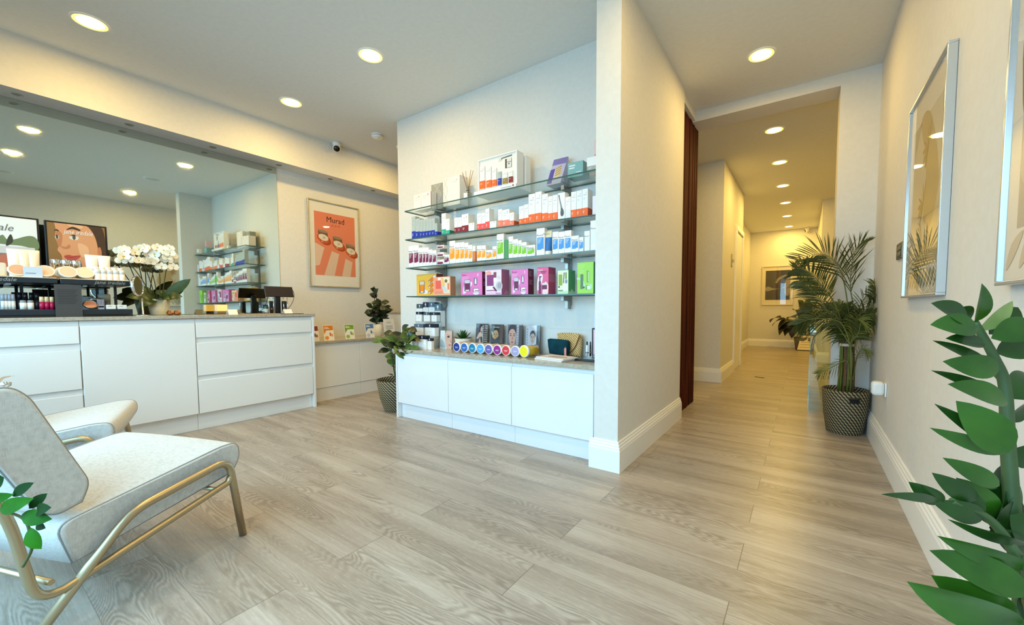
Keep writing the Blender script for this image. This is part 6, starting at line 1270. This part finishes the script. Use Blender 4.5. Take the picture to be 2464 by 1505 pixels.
# basket plant between the low counter and the product cabinets
bc = V((-3.282, 2.505, 0))
r = thing('basket_plant', 'leafy green plant in a dark ribbed basket left of the gloss cabinets', 'potted plant', bc); basket(r, bc, 0.118, 0.186, 0.305)
M_GREEN = leafmat('mid_green_leaf', (50, 78, 26), (92, 116, 46), 0.4); random.seed(31); bl = B()
for (u, v, yy) in ((925, 800, 2.42), (935, 815, 2.45), (968, 800, 2.36), (982, 792, 2.34), (972, 830, 2.33), (960, 815, 2.38), (984, 815, 2.33), (950, 850, 2.5)):
    top = at(u, v, 'y', yy); b = B(); b.tube(cr([bc+V((0, 0, 0.25)), (bc+top)/2+V((0, 0, 0.20)), top], 6, False), 0.0045, M_STEM, 6); b.obj('stem', r)
    for k in range(5):
        a = random.uniform(0, 6.28); d = V((math.cos(a), math.sin(a)*0.7, random.uniform(-0.3, 0.6))).normalized(); p = top-ZW*0.045*k*random.uniform(0.5, 1); L = random.uniform(0.10, 0.15)
        tp = p+d*L; tp.y = min(tp.y, 2.70 if tp.x < -3.1 else 2.37)
        if tp.x > -3.10 and tp.z < 0.64: tp.z = 0.66
        bl.leaf(p, tp, upc(p, 0.6), random.uniform(0.065, 0.085), M_GREEN if k % 3 else M_RUBBER, 0.12, 0.12, 5)
for (u, v, a) in ((945, 885, 2.6), (948, 862, 3.4), (940, 905, 3.0)):
    p = at(u+6, v, 'y', 2.45); bl.leaf(p, p+V((math.cos(a)*0.09, -0.01, 0.01)), ZW, 0.035, M_RUBBER, 0.1, 0.1, 5)
bl.obj('foliage', r, recalc=False)

# ------------------------------------------------------------------ hallway furnishings
r = thing('framed_photo', 'framed dark photograph with a white mount on the end wall of the hallway', 'picture', (-0.57, 11.9, 1.05)); YE = 11.9
hx0, hx1, hz0, hz1 = -0.905, -0.235, 1.05, 2.03
for (a, c, e, f) in ((hx0, hx1, hz0, hz0+0.02), (hx0, hx1, hz1-0.02, hz1), (hx0, hx0+0.02, hz0+0.02, hz1-0.02), (hx1-0.02, hx1, hz0+0.02, hz1-0.02)):
    b = B(); b.box((a, YE-0.001, e), (c, YE-0.03, f), mat((226, 214, 180), 0.35), 0.002); b.obj('frame_bar', r)
b = B(); b.box((hx0+0.018, YE-0.001, hz0+0.018), (hx1-0.018, YE-0.012, hz1-0.018), mat((240, 232, 210), 0.6)); b.obj('mount', r)
b = B(); q = Bas((-0.828, YE-0.0125, 1.18), XW*0.525, ZW*0.735); b.rect(q, 0, 0, 1, 1, mat((56, 50, 44), 0.5), 0.0004); lt = mat((150, 142, 124), 0.5); b.rect(q, 0.45, 0.2, 0.55, 1, mat((74, 56, 46), 0.5), 0.0008)
b.art(q, cr([(0.80, 0.18), (0.78, 0.5), (0.84, 0.72), (0.60, 0.70), (0.46, 0.56), (0.48, 0.72), (0.80, 0.84), (0.97, 0.80), (0.98, 0.2)], 5), lt, 0.0012); b.art(q, cr([(0.0, 0.40), (0.12, 0.46), (0.30, 0.40), (0.62, 0.38), (0.78, 0.46), (0.76, 0.40), (0.3, 0.34), (0.06, 0.30)], 5), lt, 0.0012); b.art(q, [(0.38, 0.62), (0.45, 0.56), (0.5, 0.66), (0.44, 0.62)], lt, 0.0014); b.obj('print', r)
b = B(); b.face([(hx0+0.02, YE-0.02, hz0+0.02), (hx1-0.02, YE-0.02, hz0+0.02), (hx1-0.02, YE-0.02, hz1-0.02), (hx0+0.02, YE-0.02, hz1-0.02)], M_PANE); b.obj('pane', r, recalc=False)
r = thing('hall_picture', 'narrow framed picture seen edge-on on the left hallway wall', 'picture', (-1.19, 9.2, 1.2))
b = B(); b.box((-1.189, 8.9, 1.15), (-1.165, 9.6, 2.05), mat((200, 186, 150), 0.4), 0.002); b.obj('frame', r)
b = B(); b.box((-1.165, 8.95, 1.2), (-1.163, 9.55, 2.0), mat((120, 110, 90), 0.5)); b.obj('print', r)
r = thing('hall_keypad', 'brass switch plate on the left hallway wall before the door lining', 'switch', (-0.9, 6.62, 1.62))
b = B(); b.box((-0.899, 6.57, 1.60), (-0.890, 6.67, 1.78), M_BRASS, 0.002); b.obj('plate', r)
b = B(); b.box((-0.890, 6.60, 1.66), (-0.868, 6.64, 1.70), M_BRASS, 0.002); b.obj('knob', r)
# frameless glass barrier by the right jamb
r = thing('glass_barrier', 'low frameless clear glass barrier behind the palm at the hallway jamb', 'glass barrier', (0.12, 5.2, 0))
for (a, c) in (((0.055, 4.70, 0.0), (0.205, 4.712, 0.83)), ((0.050, 4.714, 0.0), (0.062, 6.2, 0.80))):
    b = B(); b.box((a[0], a[1], 0.001), c, M_GLASS); b.box((a[0], a[1], c[2]+0.0005), (c[0], c[1], c[2]+0.004), M_GEDGE); b.obj('pane', r)
# plants at the far end
r = thing('dark_leaf_plant', 'broad dark-leaved plant standing before the hallway end wall', 'potted plant', (-0.02, 11.3, 0)); pc2 = V((-0.02, 11.35, 0)); pot_round(r, pc2, 0.13, 0.17, 0.30, mat((90, 84, 74), 0.6))
random.seed(8); b = B(); bs = B(); M_DK = leafmat('blackish_leaf', (18, 22, 12), (44, 44, 24))
for (u, v, tu, tv) in ((1880, 765, 1853, 777), (1892, 768, 1858, 786), (1900, 775, 1875, 808), (1905, 772, 1888, 810), (1912, 775, 1905, 815), (1925, 770, 1935, 800), (1915, 765, 1895, 768), (1930, 765, 1955, 775), (1900, 768, 1872, 795), (1940, 770, 1950, 810), (1920, 760, 1905, 745), (1935, 765, 1925, 790)):
    p0 = at(u, v, 'y', 11.3+random.uniform(-0.2, 0.2)); p1 = at(tu, tv, 'y', 11.3+random.uniform(-0.25, 0.2)); b.leaf(p0, p1, ZW+V((0, -0.5, 0)), 0.20, M_DK, 0.15, 0.15, 6)
    bs.tube(cr([pc2+ZW*0.26, (pc2+p0)/2+ZW*0.25, p0], 5, False), 0.008, M_STEM, 6)
bs.obj('stem', r); b.obj('foliage', r, recalc=False)
r = thing('hall_upright_plant', 'upright green plant with paired leaves behind the dark-leaved one', 'potted plant', (0.04, 11.66, 0)); pc3 = V((0.04, 11.66, 0)); pot_round(r, pc3, 0.09, 0.115, 0.24, mat((200, 196, 186), 0.5))
bs = B(); b = B()
for (u, v) in ((1935, 728), (1941, 738), (1929, 752)):
    top = at(u, v, 'y', 11.58); path = cr([pc3+ZW*0.2, (pc3+top)/2+ZW*0.3, top], 8, False); bs.tube(path, 0.009, M_STEM, 6)
    for i in range(6, len(path)):
        for sg in (-1, 1): b.leaf(path[i], path[i]+V((sg*0.13, -0.02, 0.06)), V((0, -1, 0.3)), 0.06, M_PALM, 0.05, 0.1, 5)
bs.obj('stem', r); b.obj('foliage', r, recalc=False)
r = thing('floor_sign', 'small dark-framed notice standing on the hallway floor', 'sign', (0.0, 11.15, 0)); zt = 0.36
b = B(); b.prism([(-0.13, 11.13, 0.001), (-0.13, 11.15, 0.001), (-0.06, 11.26, zt), (-0.06, 11.24, zt)], (0.27, 0, 0), mat((46, 28, 16), 0.5)); b.obj('frame', r)
b = B(); q = Bas((-0.13, 11.129, 0.001), XW*0.27, V((0.07, 0.11, zt))); b.rect(q, 0.06, 0.05, 0.94, 0.95, mat((240, 226, 184), 0.6), 0.001)
for k in range(4): b.rect(q, 0.2, 0.2+0.16*k, 0.8, 0.22+0.16*k, mat((140, 120, 90), 0.6), 0.002)
b.obj('notice', r)
b = B(); b.box((-0.56, 6.55, 0.0006), (-0.44, 6.58, 0.004), mat((40, 34, 26), 0.6), rot=((-0.5, 6.56, 0), Matrix.Rotation(-0.3, 3, 'Z'))); tag(b.obj('floor_scrap', loc=(-0.5, 6.565, 0)), 'small dark sliver lying on the hallway floor', 'scrap')

# ------------------------------------------------------------------ foreground plant on the right
M_ZZ = noise_mat('glossy_zz_leaf', (28, 66, 10), (56, 100, 22), 9, 0.28, spec=0.4); M_ZZD = noise_mat('dark_zz_leaf', (16, 46, 9), (38, 76, 18), 9, 0.28, spec=0.4); M_ZZL = noise_mat('young_zz_leaf', (124, 142, 70), (160, 168, 98), 7, 0.35); M_ZST = noise_mat('zz_stalk', (48, 68, 32), (72, 92, 48), 10, 0.5)
zc = at(2470, 1180, 'x', 0.275)
r = thing('zz_plant', 'large glossy-leaved plant in the right foreground, in a pot below the frame', 'potted plant', (0.30, 0.93, 0)); zpc = V((0.30, 0.93, 0))
b = B(); b.lathe([(0, 0), (0.085, 0), (0.09, 0.01), (0.112, 0.24), (0.105, 0.24), (0.10, 0.21)], zpc, mat((214, 210, 202), 0.5), 32); b.obj('pot', r); b = B(); b.lathe([(0.0995, 0.21), (0, 0.215)], zpc, M_SOIL, 32); b.obj('soil', r)
random.seed(4)
def zleaf(b, bu, bv, tu, tv, w, d, m, dd=0.0, bend=0.06, roll=0.0):
    p0, p1 = far(bu, bv, d), far(tu, tv, d+dd); ax = (p1-p0).normalized(); n = -FW*math.cos(roll)+ax.cross(FW).normalized()*math.sin(roll)
    b.leaf(p0, p1, n, w/FPX*d*0.94, m, bend, 0.30, 10, 0.45)
ZZ = [(2345, 775, 2362, 682, 58, 0.60, M_ZZ), (2330, 780, 2240, 730, 62, 0.58, M_ZZD), (2335, 770, 2300, 745, 50, 0.62, M_ZZD), (2352, 790, 2238, 782, 62, 0.57, M_ZZ), (2370, 830, 2275, 815, 40, 0.57, M_ZZD), (2355, 795, 2437, 725, 42, 0.60, M_ZZL), (2380, 805, 2450, 740, 56, 0.64, M_ZZD), (2385, 815, 2485, 775, 64, 0.58, M_ZZ), (2395, 850, 2490, 820, 66, 0.60, M_ZZD),
      (2400, 895, 2244, 820, 34, 0.57, M_ZZD, 0.03), (2405, 890, 2268, 870, 60, 0.56, M_ZZ), (2398, 870, 2350, 880, 40, 0.62, M_ZZD), (2425, 975, 2240, 892, 36, 0.57, M_ZZD), (2425, 970, 2280, 925, 60, 0.56, M_ZZ), (2425, 965, 2360, 880, 80, 0.60, M_ZZ, 0.06), (2430, 960, 2470, 900, 74, 0.60, M_ZZD, 0.02, 0.1), (2425, 1085, 2248, 972, 36, 0.58, M_ZZD), (2425, 1090, 2237, 1030, 40, 0.57, M_ZZ), (2428, 1090, 2300, 965, 92, 0.55, M_ZZ, 0.01), (2420, 1010, 2470, 970, 50, 0.62, M_ZZD),
      (2440, 1080, 2490, 1110, 70, 0.60, M_ZZD), (2405, 1170, 2268, 1102, 46, 0.58, M_ZZ), (2400, 1175, 2330, 1130, 34, 0.60, M_ZZD), (2350, 1205, 2242, 1138, 50, 0.57, M_ZZD), (2270, 1210, 2186, 1160, 46, 0.56, M_ZZD), (2260, 1205, 2120, 1190, 22, 0.56, M_ZZD, -0.03), (2370, 1245, 2240, 1205, 56, 0.57, M_ZZD), (2340, 1260, 2300, 1160, 66, 0.58, M_ZZD), (2400, 1260, 2300, 1150, 70, 0.60, M_ZZ), (2380, 1280, 2420, 1180, 80, 0.60, M_ZZD), (2460, 1210, 2380, 1270, 70, 0.60, M_ZZD), (2400, 1230, 2455, 1170, 74, 0.61, M_ZZ),
      (2475, 1310, 2280, 1250, 30, 0.56, M_ZZD), (2480, 1365, 2255, 1290, 56, 0.55, M_ZZ, 0.0, 0.05), (2470, 1330, 2380, 1270, 60, 0.58, M_ZZD), (2480, 1425, 2236, 1325, 84, 0.54, M_ZZ, 0.02, 0.04), (2460, 1500, 2182, 1400, 108, 0.52, M_ZZ, 0.02, 0.06), (2455, 1505, 2240, 1385, 100, 0.54, M_ZZ, 0.02, 0.05), (2460, 1490, 2510, 1430, 80, 0.56, M_ZZD), (2440, 1400, 2500, 1370, 70, 0.6, M_ZZD), (2430, 1240, 2490, 1300, 90, 0.58, M_ZZD), (2410, 1120, 2370, 1230, 60, 0.62, M_ZZD)]
st1 = B(); st1.tube(cr([zpc+ZW*0.18, far(2462, 1500, 0.60), far(2440, 1280, 0.60), far(2425, 1060, 0.60), far(2418, 930, 0.60), far(2392, 860, 0.60), far(2345, 775, 0.60)], 8, False), lambda t: 0.0125*(1-0.62*t), M_ZST, 10); s1o = st1.obj('stalk', r)
st2 = B(); st2.tube(cr([zpc+V((-0.03, -0.03, 0.18)), far(2500, 1460, 0.55), far(2440, 1330, 0.56), far(2380, 1250, 0.57), far(2290, 1205, 0.565)], 8, False), lambda t: 0.010*(1-0.6*t), M_ZST, 10); s2o = st2.obj('stalk', r)
st3 = B(); st3.tube(cr([zpc+V((0.0, -0.05, 0.18)), far(2490, 1560, 0.52), far(2475, 1440, 0.54), far(2470, 1340, 0.55)], 8, False), lambda t: 0.010*(1-0.5*t), M_ZST, 10); s3o = st3.obj('stalk', r)
for so, sel in ((s1o, ZZ[:22]), (s2o, ZZ[22:32]), (s3o, ZZ[32:])):
    b = B()
    for a in sel: zleaf(b, *a[:7], *(a[7:] if len(a) > 7 else ()), roll=random.uniform(-0.5, 0.5))
    b.obj('foliage', so, recalc=False)

# small plant at the left edge of the foreground
r = thing('trailing_plant', 'trailing green sprig reaching in at the left edge before the armchair', 'potted plant', (-1.25, -0.32, 0)); tpc = V((-1.25, -0.32, 0))
b = B(); b.lathe([(0, 0), (0.13, 0), (0.13, 0.02), (0.02, 0.03), (0.016, 0.47), (0.10, 0.48), (0.10, 0.495), (0, 0.495)], tpc, M_BRASS, 28); b.obj('plant_stand', r)
b = B(); b.lathe([(0, 0.496), (0.06, 0.496), (0.075, 0.61), (0.068, 0.61), (0.066, 0.585)], tpc, M_POTW, 28); b.obj('pot', r)
b = B(); b.lathe([(0.0655, 0.585), (0, 0.59)], tpc, M_SOIL, 28); b.obj('soil', r)
DL = 0.98; FL = lambda u, v, d=DL: far(u, v, d)
b = B(); b.tube(cr([tpc+ZW*0.58, tpc+V((0.03, 0.08, 0.70)), FL(-60, 1215), FL(0, 1228), FL(50, 1245), FL(68, 1268), FL(75, 1310), FL(74, 1330), FL(55, 1365)], 6, False), 0.003, M_STEM, 6); so = b.obj('stem', r)
b = B(); M_TRD = noise_mat('trailing_leaf_dark', (10, 46, 4), (24, 70, 10), 8, 0.6, spec=0.12); M_TR = noise_mat('trailing_leaf', (24, 84, 6), (52, 124, 18), 8, 0.6, spec=0.12)
for (bu, bv, tu, tv, w, m) in ((30, 1195, 82, 1162, 26, M_TRD), (0, 1230, 82, 1200, 36, M_TR), (70, 1225, 114, 1188, 26, M_TRD), (88, 1230, 124, 1222, 30, M_TRD), (52, 1240, 126, 1250, 36, M_TR), (72, 1270, 100, 1322, 40, M_TR), (70, 1300, 84, 1320, 18, M_TRD), (-40, 1210, 34, 1190, 28, M_TR), (-20, 1165, 10, 1150, 40, M_TRD), (88, 1262, 110, 1272, 18, M_TRD)):
    p0, p1 = FL(bu, bv), FL(tu, tv, DL+random.uniform(-0.03, 0.03)); b.leaf(p0, p1, -FW+UP*random.uniform(0.0, 0.5), w/FPX*DL, m, 0.08, 0.12, 7, 0.5)
b.obj('foliage', so, recalc=False)

# ------------------------------------------------------------------ armchairs
def linen(name):
    t = NT(name); tc = t.n('TexCoord'); facs = []
    for sc in ((700, 60, 60), (60, 700, 60), (60, 60, 800)):
        mp = t.n('Mapping'); mp.inputs['Scale'].default_value = sc; t.l(tc.outputs['Object'], mp.inputs[0]); no = t.n('TexNoise'); no.inputs['Scale'].default_value = 1.0; no.inputs['Detail'].default_value = 1; t.l(mp.outputs[0], no.inputs['Vector']); facs.append(no.outputs['Fac'])
    f = t.math('MULTIPLY', t.math('ADD', t.math('ADD', facs[0], facs[1]), facs[2]), 0.3333)
    t.l(t.ramp(f, [(0.34, S(186, 185, 180)), (0.50, S(205, 204, 199)), (0.68, S(220, 219, 215))]), t.b.inputs['Base Color']); t.b.inputs['Roughness'].default_value = 0.9; t.b.inputs['Specular IOR Level'].default_value = 0.15; t.b.inputs['Sheen Weight'].default_value = 0.2
    bp = t.n('Bump'); bp.inputs['Strength'].default_value = 0.3; bp.inputs['Distance'].default_value = 0.0015; t.l(f, bp.inputs['Height']); t.l(bp.outputs[0], t.b.inputs['Normal']); return t.m
M_LINEN = linen('woven_linen'); M_PIPE = mat((150, 152, 150), 0.8)
def cushion(prof, l0, l1, m, crown=0.010, r=0.014):
    "upholstered block: side outline prof (along, height) between lateral l0..l1, rounded edges, slightly crowned"
    pts = fillet([(p[0], p[1], 0) for p in prof]+[(prof[0][0], prof[0][1], 0)], 0.04, 5)[:-1]
    cx_ = sum((p.x for p in pts))/len(pts); cz_ = sum((p.y for p in pts))/len(pts); b = B(); rings = []; n = 14
    W0 = abs(l1-l0); ds = [0, 0.0015, 0.004, 0.008, 0.0141]; ts = [d/W0 for d in ds]+[0.06+0.88*i/9 for i in range(10)]+[1-d/W0 for d in ds[::-1]]
    for t in ts:
        l = l0+(l1-l0)*t; e = min(t, 1-t)*W0
        ins = r*(1-math.sqrt(max(0, 1-(1-min(e/r, 1))**2))) if e < r else 0.0
        cwn = crown*math.sin(PI*t)**0.6
        ring = []
        for p in pts:
            d = V((p.x-cx_, p.y-cz_, 0)); dl = d.length; q = d*(1-ins*0.9/max(dl, 1e-4)); q = q*(1+cwn/max(dl, 0.05)); ring.append((cx_+q.x, l, cz_+q.y))
        rings.append(ring)
    return rings, pts
def make_chair(loc, rotz, label):
    r = thing('lounge_chair', label, 'armchair', loc, rotz, 'linen lounge chairs with brass frames'); mw = WM[r]
    # local axes: +y towards the chair's front, +x towards the camera-side frame
    L = lambda a, l, z: mw @ V((l, a, z))
    def skin(b, rings, m):
        vv = [[b.bm.verts.new(L(*q)) for q in ring] for ring in rings]; k = len(vv[0])
        for i in range(len(vv)-1):
            for j in range(k): f = b.bm.faces.new([vv[i][j], vv[i][(j+1) % k], vv[i+1][(j+1) % k], vv[i+1][j]]); f.smooth = True; f.material_index = b.mi(m)
        for g in (vv[0][::-1], vv[-1]): f = b.bm.faces.new(g); f.material_index = b.mi(m); f.smooth = False
    seat = [(-0.535, 0.206), (-0.568, 0.338), (-0.05, 0.412), (0.020, 0.408), (0.030, 0.345), (-0.005, 0.285)]
    back = [(-0.50, 0.385), (-0.478, 0.440), (-0.60, 0.745), (-0.635, 0.782), (-0.70, 0.780), (-0.742, 0.735), (-0.60, 0.40), (-0.56, 0.37)]
    for nm, prof, l0, l1 in (('seat', seat, -0.030, -0.705), ('backrest', back, -0.036, -0.700)):
        rings, pts = cushion(prof, l0, l1, M_LINEN); b = B(); skin(b, rings, M_LINEN); co = b.obj(nm, r)
        for i in (3, len(rings)-4):
            b = B(); b.tube([L(*q) for q in rings[i]], 0.0032, M_PIPE, 6, cap=False, closed=True); b.obj('piping', co)
    for l in (0.0, -0.735):
        b = B(); b.tube(fillet([L(0, l, 0.0), L(-0.05, l, 0.36), L(-0.40, l, 0.306), L(-0.69, l, 0.0)], 0.06, 7), 0.0145, M_BRASS, 12); b.obj('side_frame', r)
        b = B(); b.tube(fillet([L(-0.047, l, 0.285), L(-0.055, l, 0.262), L(-0.632, l, 0.142), L(-0.672, l, 0.42), L(-0.768, l, 0.70)], 0.075, 7), 0.0125, M_BRASS, 12); b.obj('back_support', r)
    for a, z in ((-0.10, 0.262), (-0.60, 0.205)):
        b = B(); b.tube([L(a, 0.0, z-0.012), L(a, -0.735, z-0.012)], 0.009, M_BRASS, 10); b.obj('cross_bar', r)
    return r
c1 = make_chair((-2.017, 0.713, 0), math.radians(20), 'pale linen lounge chair with brass frame, the nearer one in the left foreground')
c2 = make_chair((-2.935, 0.45, 0), math.radians(-19), 'pale linen lounge chair with brass frame, the farther one before the drawer counter')

# small side table with a chrome figure between the chairs
tc_ = V((-2.86, 0.14, 0))
r = thing('side_table', 'small round side table standing between the two lounge chairs, mostly hidden by the nearer back', 'table', tc_)
b = B(); b.lathe([(0, 0), (0.10, 0), (0.10, 0.008), (0.012, 0.012), (0.010, 0.50), (0, 0.50)], tc_, M_BRASS, 24); b.obj('pedestal', r)
b = B(); b.lathe([(0, 0.501), (0.075, 0.501), (0.075, 0.515), (0, 0.515)], tc_, M_WHITE, 32); b.obj('tabletop', r)
hz = at(12, 922, 'y', 0.14)
r = thing('chrome_figure', 'small chrome bird-like figure peeking over the nearer chair back', 'ornament', (hz.x, 0.14, 0.516)); hx = hz.x; hh = hz.z
b = B(); b.lathe([(0, 0.516), (0.035, 0.516), (0.032, 0.526), (0.008, 0.535), (0.007, hh-0.02), (0.018, hh-0.012), (0.018, hh), (0.0, hh+0.006)], (hx, 0.14, 0), M_CHROME, 20); b.obj('stand', r)
g = lambda u, v: at(u, v, 'y', 0.14)
b = B(); b.tube(cr([g(-6, 922), g(2, 914), g(10, 909), g(20, 907), g(33, 905)], 6, False), lambda t: 0.007*(1-0.75*t), M_CHROME, 8); b.obj('beak', r)
